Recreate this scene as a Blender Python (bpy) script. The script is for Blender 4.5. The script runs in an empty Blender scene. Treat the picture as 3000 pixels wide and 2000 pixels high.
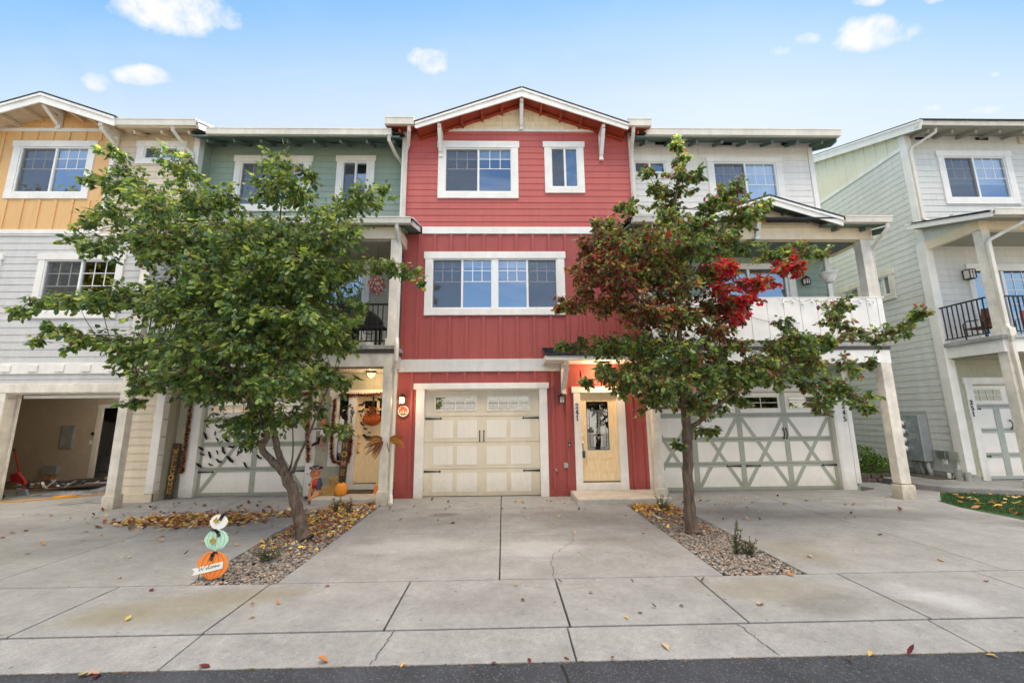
import bpy, bmesh, math, random
import numpy as np
from mathutils import Vector, Matrix
random.seed(11)
rng = np.random.default_rng(7)
R = math.radians
scene = bpy.context.scene
COL = scene.collection

# ------------------------------------------------------------------ camera
cam_d = bpy.data.cameras.new("camera")
cam = bpy.data.objects.new("camera", cam_d)
COL.objects.link(cam)
YAW, PITCH, ROLL = .02286, .17592, -.00928
fw = Vector((math.sin(YAW)*math.cos(PITCH), math.cos(YAW)*math.cos(PITCH), math.sin(PITCH)))
r0 = Vector((math.cos(YAW), -math.sin(YAW), 0)); u0 = r0.cross(fw)
rr = r0*math.cos(ROLL) + u0*math.sin(ROLL); uu = u0*math.cos(ROLL) - r0*math.sin(ROLL)
cam.matrix_world = Matrix(((rr.x, uu.x, -fw.x, 0), (rr.y, uu.y, -fw.y, -8.9456), (rr.z, uu.z, -fw.z, 1.6557), (0, 0, 0, 1)))
cam_d.sensor_width = 36; cam_d.lens = 14.548; cam_d.clip_end = 2000; cam_d.clip_start = .05
scene.camera = cam

# ------------------------------------------------------------------ world, sun, exposure
SUN_AZ, SUN_EL = R(35), R(39.4)          # azimuth measured from +Y towards +X
W = bpy.data.worlds.new("World"); scene.world = W; W.use_nodes = True
nt = W.node_tree; nt.nodes.clear()
def N(tree, typ, **kw):
    n = tree.nodes.new(typ)
    for k_, v in kw.items():
        if k_ in n.inputs: n.inputs[k_].default_value = v
        else: setattr(n, k_, v)
    return n
wo = N(nt, 'ShaderNodeOutputWorld'); bg = N(nt, 'ShaderNodeBackground'); bg.inputs['Strength'].default_value = .15
sky = N(nt, 'ShaderNodeTexSky'); sky.sky_type = 'NISHITA'; sky.sun_disc = False
sky.sun_elevation = SUN_EL; sky.sun_rotation = SUN_AZ; sky.altitude = 300; sky.air_density = 1.0; sky.dust_density = .3; sky.ozone_density = 2.0
tc = N(nt, 'ShaderNodeTexCoord')
def vmath(op, a=None, b=None):
    n = nt.nodes.new('ShaderNodeVectorMath'); n.operation = op
    for i, v in enumerate((a, b)):
        if v is None: continue
        if isinstance(v, (tuple, list)): n.inputs[i].default_value = v
        else: nt.links.new(v, n.inputs[i])
    return n
def fmath(op, a=None, b=None, c=None, clamp=False):
    n = nt.nodes.new('ShaderNodeMath'); n.operation = op; n.use_clamp = clamp
    for i, v in enumerate((a, b, c)):
        if v is None: continue
        if isinstance(v, (int, float)): n.inputs[i].default_value = v
        else: nt.links.new(v, n.inputs[i])
    return n.outputs[0]
# towards the hidden sun the sky pales to the roofs; behind the camera it stays deep blue; an unseen bright fill is added overhead
lum = vmath('DOT_PRODUCT', sky.outputs[0], (.2, .5, .3)).outputs['Value']
den = fmath('ADD', fmath('MULTIPLY', lum, .10), 1.0)
skc = nt.nodes.new('ShaderNodeVectorMath'); skc.operation = 'DIVIDE'
cmb = nt.nodes.new('ShaderNodeCombineXYZ')
for i in range(3): nt.links.new(den, cmb.inputs[i])
nt.links.new(sky.outputs[0], skc.inputs[0]); nt.links.new(cmb.outputs[0], skc.inputs[1])
dirn = tc.outputs['Generated']
sepd = nt.nodes.new('ShaderNodeSeparateXYZ'); nt.links.new(dirn, sepd.inputs[0])
elev = fmath('ARCSINE', sepd.outputs[2])
rp = nt.nodes.new('ShaderNodeValToRGB'); rp.color_ramp.interpolation = 'LINEAR'
K = 2.36
els = rp.color_ramp.elements; els[0].position = 0; els[0].color = (.84, .92, 1, 1); els[1].position = 1; els[1].color = (.22, .52, .98, 1)
for pos, c in ((.33, (.80, .90, 1.0)), (.45, (.72, .86, 1.0)), (.55, (.59, .785, 1.0)), (.65, (.46, .71, 1.0)), (.73, (.335, .625, 1.0)), (.82, (.25, .565, 1.0))):
    e = els.new(pos); e.color = (*c, 1)
# profile angle over the row of houses (25..58 degrees), a little paler towards the hidden sun
prof = fmath('ARCTAN2', sepd.outputs[2], fmath('MAXIMUM', sepd.outputs[1], .02))
prof = fmath('SUBTRACT', prof, fmath('MULTIPLY', sepd.outputs[0], R(2.5)))
nt.links.new(fmath('DIVIDE', fmath('SUBTRACT', prof, R(25)), R(33), clamp=True), rp.inputs[0])
rpk = nt.nodes.new('ShaderNodeVectorMath'); rpk.operation = 'SCALE'; rpk.inputs['Scale'].default_value = K; nt.links.new(rp.outputs[0], rpk.inputs[0])
front = N(nt, 'ShaderNodeMapRange'); front.interpolation_type = 'SMOOTHSTEP'; front.inputs[1].default_value = -.15; front.inputs[2].default_value = .35; front.inputs[4].default_value = .92
nt.links.new(sepd.outputs[1], front.inputs[0])
mixs = nt.nodes.new('ShaderNodeMix'); mixs.data_type = 'RGBA'
ci = N(nt, 'ShaderNodeTexNoise', Scale=3.2, Detail=8.0, Roughness=.62, Distortion=.8); cmap = N(nt, 'ShaderNodeMapping'); cmap.inputs['Scale'].default_value = (1, 1, 2.6); nt.links.new(dirn, cmap.inputs['Vector']); nt.links.new(cmap.outputs[0], ci.inputs['Vector'])
cf = N(nt, 'ShaderNodeMapRange'); cf.inputs[1].default_value = .45; cf.inputs[2].default_value = .78; cf.inputs[4].default_value = .34; nt.links.new(ci.outputs['Fac'], cf.inputs[0])
mixb = nt.nodes.new('ShaderNodeMix'); mixb.data_type = 'RGBA'; nt.links.new(cf.outputs[0], mixb.inputs['Factor']); nt.links.new(skc.outputs[0], mixb.inputs[6]); mixb.inputs[7].default_value = (6., 6.1, 6.2, 1)
nt.links.new(front.outputs[0], mixs.inputs['Factor']); nt.links.new(mixb.outputs[2], mixs.inputs[6]); nt.links.new(rpk.outputs[0], mixs.inputs[7])
# unseen high veil, added to light the house fronts: starts above 62 degrees on the sun side, above 48 degrees on the other
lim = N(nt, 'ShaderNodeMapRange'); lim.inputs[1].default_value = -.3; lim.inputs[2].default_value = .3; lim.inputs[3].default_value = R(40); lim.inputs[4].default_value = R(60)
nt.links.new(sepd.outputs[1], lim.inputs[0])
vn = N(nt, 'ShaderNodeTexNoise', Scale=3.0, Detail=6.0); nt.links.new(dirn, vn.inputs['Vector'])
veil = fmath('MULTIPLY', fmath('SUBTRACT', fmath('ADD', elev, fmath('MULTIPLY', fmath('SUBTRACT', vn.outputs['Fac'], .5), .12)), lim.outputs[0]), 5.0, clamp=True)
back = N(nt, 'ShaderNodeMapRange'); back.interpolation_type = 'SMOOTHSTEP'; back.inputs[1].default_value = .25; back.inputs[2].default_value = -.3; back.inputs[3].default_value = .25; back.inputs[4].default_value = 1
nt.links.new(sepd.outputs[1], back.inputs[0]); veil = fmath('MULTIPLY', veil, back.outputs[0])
mixv = nt.nodes.new('ShaderNodeMix'); mixv.data_type = 'RGBA'; FILL_VEIL = 15.5
nt.links.new(veil, mixv.inputs['Factor']); nt.links.new(mixs.outputs[2], mixv.inputs[6]); mixv.inputs[7].default_value = (FILL_VEIL, FILL_VEIL*.90, FILL_VEIL*.765, 1)
# small fair-weather clouds: patches of the sky in fixed compass directions
noise = N(nt, 'ShaderNodeTexNoise', Scale=19.0, Detail=9.0, Roughness=.60)
nt.links.new(dirn, noise.inputs['Vector'])
def direction(x, y):                   # compass direction of something seen x right, y up of the lens axis (tangents)
    d = rr*x + uu*y + fw; d.normalize(); return d
CLOUDS = [(-.82,.800,.130,.048,1.25),(-.70,.785,.08,.026,.8),(-.893,.640,.060,.022,1.25),(-1.008,.629,.034,.020,.9),(-.198,.678,.058,.025,1.35),(-.25,.668,.04,.012,.6),
          (.864,.744,.088,.034,1.3),(.731,.733,.04,.013,.7),(.642,.701,.030,.014,.8),(.985,.722,.03,.012,.4),(.03,.77,.04,.008,.4),(.86,.822,.04,.012,.9),(1.02,.824,.03,.008,.7),(.72,.58,.05,.010,.35),(1.02,.565,.06,.010,.6),(1.15,.56,.06,.010,.6),(-.52,.545,.03,.010,.35),(1.17,.645,.015,.006,.7),(1.0,.635,.02,.007,.4),(1.08,.69,.02,.008,.4)]
tot = None
for cx, cy, wx, wy, st in CLOUDS:
    d = direction(cx, cy); e1 = rr-d*d.dot(rr); e1.normalize(); e2 = d.cross(e1)
    sc = 1.0/(1+cx*cx+cy*cy)**.5
    a = vmath('DOT_PRODUCT', dirn, tuple(e1/(wx*sc*.85))).outputs['Value']
    b = vmath('DOT_PRODUCT', dirn, tuple(e2/(wy*sc))).outputs['Value']
    f = vmath('DOT_PRODUCT', dirn, tuple(d)).outputs['Value']
    q = fmath('ADD', fmath('MULTIPLY', a, a), fmath('MULTIPLY', b, b))
    m = fmath('MULTIPLY', fmath('SUBTRACT', 1.0, fmath('MULTIPLY', q, .45)), st, clamp=True)
    m = fmath('MULTIPLY', m, fmath('GREATER_THAN', f, 0.0))
    tot = m if tot is None else fmath('MAXIMUM', tot, m)
cl = fmath('MULTIPLY', fmath('SUBTRACT', fmath('ADD', tot, fmath('MULTIPLY', fmath('SUBTRACT', noise.outputs['Fac'], .5), 2.2)), .50), 1.6, clamp=True)
cl = fmath('MULTIPLY', cl, fmath('MULTIPLY', tot, 2.0, clamp=True), clamp=True)
mixc = nt.nodes.new('ShaderNodeMix'); mixc.data_type = 'RGBA'
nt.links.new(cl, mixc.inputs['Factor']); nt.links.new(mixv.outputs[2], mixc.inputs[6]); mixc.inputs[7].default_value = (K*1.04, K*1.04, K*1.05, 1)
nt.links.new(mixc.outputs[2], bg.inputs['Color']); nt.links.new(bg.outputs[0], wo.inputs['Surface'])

sun_d = bpy.data.lights.new("sun", 'SUN'); sun_d.energy = 5.0; sun_d.angle = R(.53); sun_d.color = (1, .95, .86)
sun = bpy.data.objects.new("sun", sun_d); COL.objects.link(sun)
sdir = Vector((math.sin(SUN_AZ)*math.cos(SUN_EL), math.cos(SUN_AZ)*math.cos(SUN_EL), math.sin(SUN_EL)))
sun.rotation_euler = sdir.to_track_quat('Z', 'Y').to_euler(); sun.location = (6, 14, 20)
scene.view_settings.view_transform = 'Standard'; scene.view_settings.look = 'None'
scene.view_settings.gamma = 1; scene.view_settings.exposure = 1.47
scene.render.engine = 'CYCLES'
scene.cycles.max_bounces = 10; scene.cycles.transparent_max_bounces = 12
scene.cycles.diffuse_bounces = 6

# ------------------------------------------------------------------ materials
M = {}
def mat(name, col, rough=.6, var=.12, scale=6., bump=.0, bscale=60., stretch=(1,1,1), metallic=0, spec=.5, big=.0, bigscale=.7, tint=None, emit=0, trans=0, coat=0, streak=0, grime=0):
    m = bpy.data.materials.new(name); m.use_nodes = True; t = m.node_tree; nd = t.nodes; ln = t.links
    p = nd['Principled BSDF']; p.inputs['Roughness'].default_value = rough; p.inputs['Metallic'].default_value = metallic
    p.inputs['Specular IOR Level'].default_value = spec
    c = N(t, 'ShaderNodeTexCoord'); mp = N(t, 'ShaderNodeMapping'); mp.inputs['Scale'].default_value = stretch
    ln.new(c.outputs['Object'], mp.inputs['Vector'])
    n1 = N(t, 'ShaderNodeTexNoise', Scale=scale, Detail=6.0, Roughness=.65); ln.new(mp.outputs[0], n1.inputs['Vector'])
    mx = nd.new('ShaderNodeMix'); mx.data_type = 'RGBA'
    t2 = tint or tuple(x*(1-var*1.6) for x in col)
    mx.inputs[6].default_value = (*t2, 1); mx.inputs[7].default_value = (*[min(1, x*(1+var*.8)) for x in col], 1)
    rmp = N(t, 'ShaderNodeMapRange'); rmp.inputs[1].default_value = .3; rmp.inputs[2].default_value = .7; ln.new(n1.outputs['Fac'], rmp.inputs[0]); ln.new(rmp.outputs[0], mx.inputs['Factor'])
    out = mx.outputs[2]
    if big:
        n2 = N(t, 'ShaderNodeTexNoise', Scale=bigscale, Detail=4.0, Roughness=.6); ln.new(c.outputs['Object'], n2.inputs['Vector'])
        r2 = N(t, 'ShaderNodeMapRange'); r2.inputs[1].default_value = .35; r2.inputs[2].default_value = .65; r2.inputs[3].default_value = 1-big; r2.inputs[4].default_value = 1+big*.4
        ln.new(n2.outputs['Fac'], r2.inputs[0])
        mm = nd.new('ShaderNodeMix'); mm.data_type = 'RGBA'; mm.blend_type = 'MULTIPLY'; mm.inputs['Factor'].default_value = 1
        ln.new(out, mm.inputs[6]); ln.new(r2.outputs[0], mm.inputs[7]); out = mm.outputs[2]
    def mul(o_, fac):
        q_ = nd.new('ShaderNodeMix'); q_.data_type = 'RGBA'; q_.blend_type = 'MULTIPLY'; q_.inputs['Factor'].default_value = 1
        ln.new(o_, q_.inputs[6]); ln.new(fac, q_.inputs[7]); return q_.outputs[2]
    if streak:                             # rain streaks and fading
        ms_ = N(t, 'ShaderNodeMapping'); ms_.inputs['Scale'].default_value = (4.5, 4.5, .32); ln.new(c.outputs['Object'], ms_.inputs['Vector'])
        ns = N(t, 'ShaderNodeTexNoise', Scale=1.6, Detail=7.0, Roughness=.7); ln.new(ms_.outputs[0], ns.inputs['Vector'])
        rs = N(t, 'ShaderNodeMapRange'); rs.inputs[1].default_value = .32; rs.inputs[2].default_value = .66; rs.inputs[3].default_value = 1-streak; rs.inputs[4].default_value = 1+streak*.35; ln.new(ns.outputs['Fac'], rs.inputs[0]); out = mul(out, rs.outputs[0])
    if grime:                              # splash-back dirt along the foot
        sz = N(t, 'ShaderNodeSeparateXYZ'); ln.new(c.outputs['Object'], sz.inputs[0]); ng = N(t, 'ShaderNodeTexNoise', Scale=9.0, Detail=6.0, Roughness=.7); ln.new(c.outputs['Object'], ng.inputs['Vector'])
        ag = N(t, 'ShaderNodeMath'); ag.operation = 'MULTIPLY_ADD'; ln.new(ng.outputs['Fac'], ag.inputs[0]); ag.inputs[1].default_value = -.55; ln.new(sz.outputs[2], ag.inputs[2])
        rg = N(t, 'ShaderNodeMapRange'); rg.inputs[1].default_value = -.32; rg.inputs[2].default_value = .12; rg.inputs[3].default_value = 1-grime; rg.inputs[4].default_value = 1.0; ln.new(ag.outputs[0], rg.inputs[0])
        cg = N(t, 'ShaderNodeCombineColor'); ln.new(rg.outputs[0], cg.inputs[0]); pw = N(t, 'ShaderNodeMath'); pw.operation = 'POWER'; ln.new(rg.outputs[0], pw.inputs[0]); pw.inputs[1].default_value = 1.15; ln.new(pw.outputs[0], cg.inputs[1]); p2 = N(t, 'ShaderNodeMath'); p2.operation = 'POWER'; ln.new(rg.outputs[0], p2.inputs[0]); p2.inputs[1].default_value = 1.4; ln.new(p2.outputs[0], cg.inputs[2]); out = mul(out, cg.outputs[0])
    at = N(t, 'ShaderNodeAttribute'); at.attribute_name = 'Col'
    mc = nd.new('ShaderNodeMix'); mc.data_type = 'RGBA'; mc.blend_type = 'MULTIPLY'; mc.inputs['Factor'].default_value = 1
    ln.new(out, mc.inputs[6]); ln.new(at.outputs['Color'], mc.inputs[7]); ln.new(mc.outputs[2], p.inputs['Base Color'])
    if bump:
        n3 = N(t, 'ShaderNodeTexNoise', Scale=bscale, Detail=5.0, Roughness=.6); ln.new(mp.outputs[0], n3.inputs['Vector'])
        b = N(t, 'ShaderNodeBump', Strength=bump, Distance=.01); ln.new(n3.outputs['Fac'], b.inputs['Height']); ln.new(b.outputs[0], p.inputs['Normal'])
    if coat: p.inputs['Coat Weight'].default_value = coat
    if emit:
        p.inputs['Emission Strength'].default_value = emit; ln.new(mc.outputs[2], p.inputs['Emission Color'])
    if trans:
        tr = N(t, 'ShaderNodeBsdfTranslucent'); ms = N(t, 'ShaderNodeMixShader'); ms.inputs[0].default_value = trans
        tg = nd.new('ShaderNodeMix'); tg.data_type = 'RGBA'; tg.blend_type = 'MULTIPLY'; tg.inputs['Factor'].default_value = 1; tg.inputs[7].default_value = (1.7, 1.45, .9, 1)
        ln.new(mc.outputs[2], tg.inputs[6]); ln.new(tg.outputs[2], tr.inputs['Color']); ln.new(p.outputs[0], ms.inputs[1]); ln.new(tr.outputs[0], ms.inputs[2])
        ln.new(ms.outputs[0], nd['Material Output'].inputs['Surface'])
    M[name] = m; return m

SID = dict(streak=.09, rough=.55, var=.06, scale=5., bump=.22, bscale=30., stretch=(1, 1, 9), big=.07, bigscale=.6, spec=.35)
mat('red_siding', (.495, .114, .10), **SID)
mat('red_batten_siding', (.385, .083, .072), streak=.10, grime=.3, rough=.55, var=.07, scale=5, bump=.2, bscale=30, stretch=(8, 8, 1), big=.08, spec=.35)
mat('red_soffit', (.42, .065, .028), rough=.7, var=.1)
mat('yellow_siding', (.745, .45, .195), streak=.07, rough=.55, var=.05, scale=5, bump=.18, bscale=30, stretch=(8, 8, 1), big=.05, spec=.35)
mat('green_siding', (.30, .375, .305), **SID)
mat('beige_siding', (.68, .575, .43), **SID)
mat('ivory_siding', (.60, .59, .565), **SID)
mat('cream_siding', (.78, .745, .69), **SID)
mat('tan_trim', (.84, .70, .50), rough=.55, var=.06, scale=4, bump=.12, bscale=35, streak=.08, spec=.35)
mat('grey_trim', (.62, .62, .60), rough=.5, var=.05, scale=4, bump=.12, bscale=35, streak=.08, spec=.35)
mat('pale_green_siding', (.67, .665, .625), **SID)
mat('sage_shingle', (.43, .415, .315), rough=.7, var=.07, scale=8, bump=.3, bscale=40, stretch=(9, 9, 1), big=.06)
mat('cream_shingle', (.82, .70, .48), rough=.65, var=.06, scale=8, bump=.3, bscale=40, stretch=(9, 9, 1))
mat('cream_batten', (.78, .73, .58), rough=.6, var=.05, scale=5, bump=.15, stretch=(8, 8, 1), big=.06)
mat('white_trim', (.82, .79, .735), streak=.06, grime=.25, rough=.5, var=.05, scale=4, bump=.12, bscale=35, stretch=(1, 1, 1), big=.06, bigscale=1.4, spec=.4)
mat('weathered_trim', (.78, .72, .62), streak=.10, grime=.4, rough=.6, var=.10, scale=5, bump=.2, bscale=30, big=.16, bigscale=2.2, spec=.35)
mat('gutter_metal', (.76, .70, .60), streak=.12, rough=.4, var=.05, scale=3, big=.10, bigscale=1.2)
mat('vinyl', (.80, .80, .78), rough=.35, var=.02)
mat('dark_vinyl', (.35, .33, .28), rough=.4, var=.04)
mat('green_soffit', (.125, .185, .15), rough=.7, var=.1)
mat('tan_soffit', (.68, .56, .40), rough=.7, var=.08)
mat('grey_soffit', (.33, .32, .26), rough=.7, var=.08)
mat('roof_shingle', (.035, .037, .042), rough=.9, var=.5, scale=18, bump=.6, bscale=50)
mat('cream_door', (.70, .625, .485), streak=.04, grime=.3, rough=.5, var=.04, scale=3, big=.05)
mat('cream_panel', (.78, .735, .65), streak=.05, grime=.25, rough=.5, var=.04, scale=3, bump=.1, stretch=(10, 10, 1))
mat('brightened_panel', (.88, .83, .755), rough=.5, var=.03, scale=3, streak=.04, grime=.2)  # door panel tone lightened to make up for the shade under the balconies
mat('sage_frame', (.385, .405, .33), streak=.05, grime=.25, rough=.5, var=.05, big=.05)
mat('grey_sage_frame', (.40, .42, .37), rough=.5, var=.05, big=.05)
mat('black_iron', (.012, .012, .013), rough=.45, var=.2)
mat('bronze', (.06, .04, .025), rough=.4, var=.3, metallic=.6)
mat('lamp_glass', (1.0, .70, .33), rough=.4, emit=.75, var=.03)
mat('lamp_glass_dim', (.62, .58, .48), rough=.4, var=.04, emit=.06)  # faint emission put into the glass
mat('door_wood', (.90, .70, .42), rough=.42, var=.12, scale=7, bump=.1, bscale=20, stretch=(9, 9, .7), coat=.2)
mat('brass', (.75, .55, .25), rough=.25, metallic=1, var=.05)
mat('steel', (.55, .56, .57), rough=.3, metallic=.9, var=.08)
mat('galvanised', (.50, .53, .56), rough=.38, metallic=.5, var=.15, scale=4, big=.12)
mat('pipe_grey', (.36, .36, .31), rough=.55, var=.08)
mat('concrete_trim', (.40, .385, .36), rough=.85, var=.2, scale=9, bump=.3, big=.25, bigscale=3)
mat('step_concrete', (.50, .45, .375), rough=.85, var=.12, scale=7, bump=.25, big=.12, bigscale=2.5)
mat('brown_flashing', (.11, .085, .075), rough=.5, var=.1)
mat('room', (.16, .155, .15), rough=.9, var=.05)
mat('blind', (.92, .92, .90), rough=.6, var=.02)
mat('curtain', (.90, .92, .95), rough=.8, var=.05, scale=3, stretch=(6, 6, .4))
mat('woven_shade', (.16, .06, .035), rough=.8, var=.3, scale=40)
mat('rubber', (.02, .02, .02), rough=.7)
mat('bark', (.15, .105, .073), rough=.9, var=.45, scale=9, bump=1.0, bscale=16, stretch=(3, 3, .55), big=.2, bigscale=3)
mat('leaf', (1., 1., 1.), rough=.38, var=.12, scale=25, trans=.5, spec=.5)
mat('berry', (.66, .31, .06), rough=.4, var=.2)
mat('dry_leaf', (1., 1., 1.), rough=.6, var=.2, scale=30, trans=.12, spec=.3)
mat('pebble', (.27, .245, .215), rough=.8, var=.2, scale=20)
mat('soil', (.10, .075, .055), rough=.95, var=.3, scale=20, bump=.5)
mat('grass_blade', (.032, .088, .012), rough=.6, var=.25, scale=3, trans=.2)
mat('shrub_leaf', (1, 1, 1), rough=.45, var=.1, trans=.2)
mat('tan_wall', (.50, .43, .33), rough=.85, var=.06, bump=.15, bscale=80)
mat('dark_gap', (.012, .011, .010), rough=.9)
mat('block', (.13, .095, .07), rough=.95, var=.3, scale=14, bump=.7, bscale=40, big=.2)
def concrete(name, col, stains):
    m = mat(name, col, rough=.82, var=.10, scale=3.2, bump=.25, bscale=140, big=.09, bigscale=.8, spec=.3)
    t = m.node_tree; ln = t.links; p = t.nodes['Principled BSDF']; src = p.inputs['Base Color'].links[0].from_socket
    c = N(t, 'ShaderNodeTexCoord')
    n = N(t, 'ShaderNodeTexNoise', Scale=95., Detail=4., Roughness=.8); ln.new(c.outputs['Object'], n.inputs['Vector'])
    r_ = N(t, 'ShaderNodeMapRange'); r_.inputs[1].default_value = .25; r_.inputs[2].default_value = .75; r_.inputs[3].default_value = .66; r_.inputs[4].default_value = 1.30
    ln.new(n.outputs['Fac'], r_.inputs[0])
    m1 = t.nodes.new('ShaderNodeMix'); m1.data_type = 'RGBA'; m1.blend_type = 'MULTIPLY'; m1.inputs['Factor'].default_value = 1
    ln.new(src, m1.inputs[6]); ln.new(r_.outputs[0], m1.inputs[7])
    n4 = N(t, 'ShaderNodeTexNoise', Scale=17., Detail=8., Roughness=.78); ln.new(c.outputs['Object'], n4.inputs['Vector'])
    r4 = N(t, 'ShaderNodeMapRange'); r4.inputs[1].default_value = .3; r4.inputs[2].default_value = .7; r4.inputs[3].default_value = .80; r4.inputs[4].default_value = 1.15; ln.new(n4.outputs['Fac'], r4.inputs[0])
    m4 = t.nodes.new('ShaderNodeMix'); m4.data_type = 'RGBA'; m4.blend_type = 'MULTIPLY'; m4.inputs['Factor'].default_value = 1; ln.new(m1.outputs[2], m4.inputs[6]); ln.new(r4.outputs[0], m4.inputs[7])
    v5 = N(t, 'ShaderNodeTexVoronoi', Scale=5.5); ln.new(c.outputs['Object'], v5.inputs['Vector']); r5 = N(t, 'ShaderNodeMapRange'); r5.inputs[1].default_value = .05; r5.inputs[2].default_value = .09; r5.inputs[3].default_value = .55; r5.inputs[4].default_value = 1.0; ln.new(v5.outputs['Distance'], r5.inputs[0])
    m5 = t.nodes.new('ShaderNodeMix'); m5.data_type = 'RGBA'; m5.blend_type = 'MULTIPLY'; m5.inputs['Factor'].default_value = 1; ln.new(m4.outputs[2], m5.inputs[6]); ln.new(r5.outputs[0], m5.inputs[7]); m1 = m5
    mp = N(t, 'ShaderNodeMapping'); mp.inputs['Scale'].default_value = (.55, 1.6, 1); mp.inputs['Rotation'].default_value = (0, 0, .35); ln.new(c.outputs['Object'], mp.inputs['Vector'])
    n2 = N(t, 'ShaderNodeTexNoise', Scale=1.6, Detail=9., Roughness=.72, Distortion=.6); ln.new(mp.outputs[0], n2.inputs['Vector'])
    r2 = N(t, 'ShaderNodeMapRange'); r2.inputs[1].default_value = .54; r2.inputs[2].default_value = .74; ln.new(n2.outputs['Fac'], r2.inputs[0])
    m2 = t.nodes.new('ShaderNodeMix'); m2.data_type = 'RGBA'; ln.new(m1.outputs[2], m2.inputs[6]); m2.inputs[7].default_value = (.15, .135, .105, 1)
    fm = N(t, 'ShaderNodeMath'); fm.operation = 'MULTIPLY'; ln.new(r2.outputs[0], fm.inputs[0]); fm.inputs[1].default_value = .42
    ln.new(fm.outputs[0], m2.inputs['Factor'])
    # stains of their own: (x, y, rx, ry, angle, strength)
    sep = N(t, 'ShaderNodeSeparateXYZ'); ln.new(c.outputs['Object'], sep.inputs[0])
    def f2(op, a, b):
        q = N(t, 'ShaderNodeMath'); q.operation = op
        for i, v in enumerate((a, b)):
            if isinstance(v, (int, float)): q.inputs[i].default_value = v
            else: ln.new(v, q.inputs[i])
        return q.outputs[0]
    out = m2.outputs[2]
    for sx, sy, rx, ry, an, stg, scol in stains:
        dx = f2('SUBTRACT', sep.outputs[0], sx); dy = f2('SUBTRACT', sep.outputs[1], sy); ca, sa = math.cos(an), math.sin(an)
        a = f2('DIVIDE', f2('ADD', f2('MULTIPLY', dx, ca), f2('MULTIPLY', dy, sa)), rx)
        b = f2('DIVIDE', f2('SUBTRACT', f2('MULTIPLY', dy, ca), f2('MULTIPLY', dx, sa)), ry)
        q = f2('ADD', f2('MULTIPLY', a, a), f2('MULTIPLY', b, b))
        q = f2('ADD', q, f2('MULTIPLY', f2('SUBTRACT', n2.outputs['Fac'], .5), 3.0))
        mr = N(t, 'ShaderNodeMapRange'); mr.inputs[1].default_value = 1.3; mr.inputs[2].default_value = .1; mr.inputs[3].default_value = 0; mr.inputs[4].default_value = stg; ln.new(q, mr.inputs[0])
        m3 = t.nodes.new('ShaderNodeMix'); m3.data_type = 'RGBA'; ln.new(mr.outputs[0], m3.inputs['Factor']); ln.new(out, m3.inputs[6]); m3.inputs[7].default_value = (*scol, 1); out = m3.outputs[2]
    ln.new(out, p.inputs['Base Color'])
DK = (.11, .10, .085); OL = (.20, .17, .09); LT = (.58, .57, .56)
concrete('concrete', (.298, .290, .276), [(-1.0, -1.5, .30, .16, 0, .75, DK), (-.9, -1.9, 1.0, .45, .2, .35, DK), (.9, -1.6, .9, .35, 0, .35, DK), (1.3, -2.0, .8, .4, .2, .3, DK), (1.5, -3.1, .5, .25, 0, .3, DK), (1.9, -3.6, .35, .12, -.8, .3, DK),
    (-3.0, -1.2, .9, .35, 0, .45, DK), (-4.6, -1.5, 1.6, .5, .2, .3, DK), (4.4, -1.8, 1.8, .5, -.3, .45, DK), (6.3, -1.9, 1.6, .4, -.1, .5, DK), (7.7, -2.6, .7, .3, -.3, .4, DK), (3.6, -3.6, .4, .6, 0, .35, OL),
    (-2.8, -4.75, 1.0, .28, .25, .55, OL), (-3.0, -5.05, .8, .15, .1, .35, OL), (2.6, -4.7, .7, .3, 0, .4, OL), (2.9, -5.0, .5, .25, .3, .4, DK), (.0, -4.9, .9, .25, 0, .18, DK), (.4, -3.4, .6, .4, .3, .3, LT), (-1.2, -3.2, .8, .4, 0, .25, LT), (3.9, -4.95, .4, .3, -.6, .35, LT),
    (-8.5, -2.3, 2.0, .6, .2, .35, DK), (-6.5, -3.2, 1.5, .5, .1, .25, DK), (9.3, .4, .8, .5, .5, .45, DK)])
def asphalt():
    m = mat('asphalt', (.048, .052, .062), rough=.85, var=.25, scale=2.5, bump=1.0, bscale=170, big=.25, bigscale=1.2)
    t = m.node_tree; ln = t.links; p = t.nodes['Principled BSDF']; src = p.inputs['Base Color'].links[0].from_socket
    c = N(t, 'ShaderNodeTexCoord'); v = N(t, 'ShaderNodeTexVoronoi', Scale=110.); ln.new(c.outputs['Object'], v.inputs['Vector'])
    sp = N(t, 'ShaderNodeSeparateColor'); ln.new(v.outputs['Color'], sp.inputs[0])
    r_ = N(t, 'ShaderNodeMapRange'); r_.inputs[1].default_value = .80; r_.inputs[2].default_value = 1.0; ln.new(sp.outputs[0], r_.inputs[0])
    m1 = t.nodes.new('ShaderNodeMix'); m1.data_type = 'RGBA'; ln.new(r_.outputs[0], m1.inputs['Factor']); ln.new(src, m1.inputs[6]); m1.inputs[7].default_value = (.12, .122, .13, 1)
    ln.new(m1.outputs[2], p.inputs['Base Color'])
asphalt()
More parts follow.
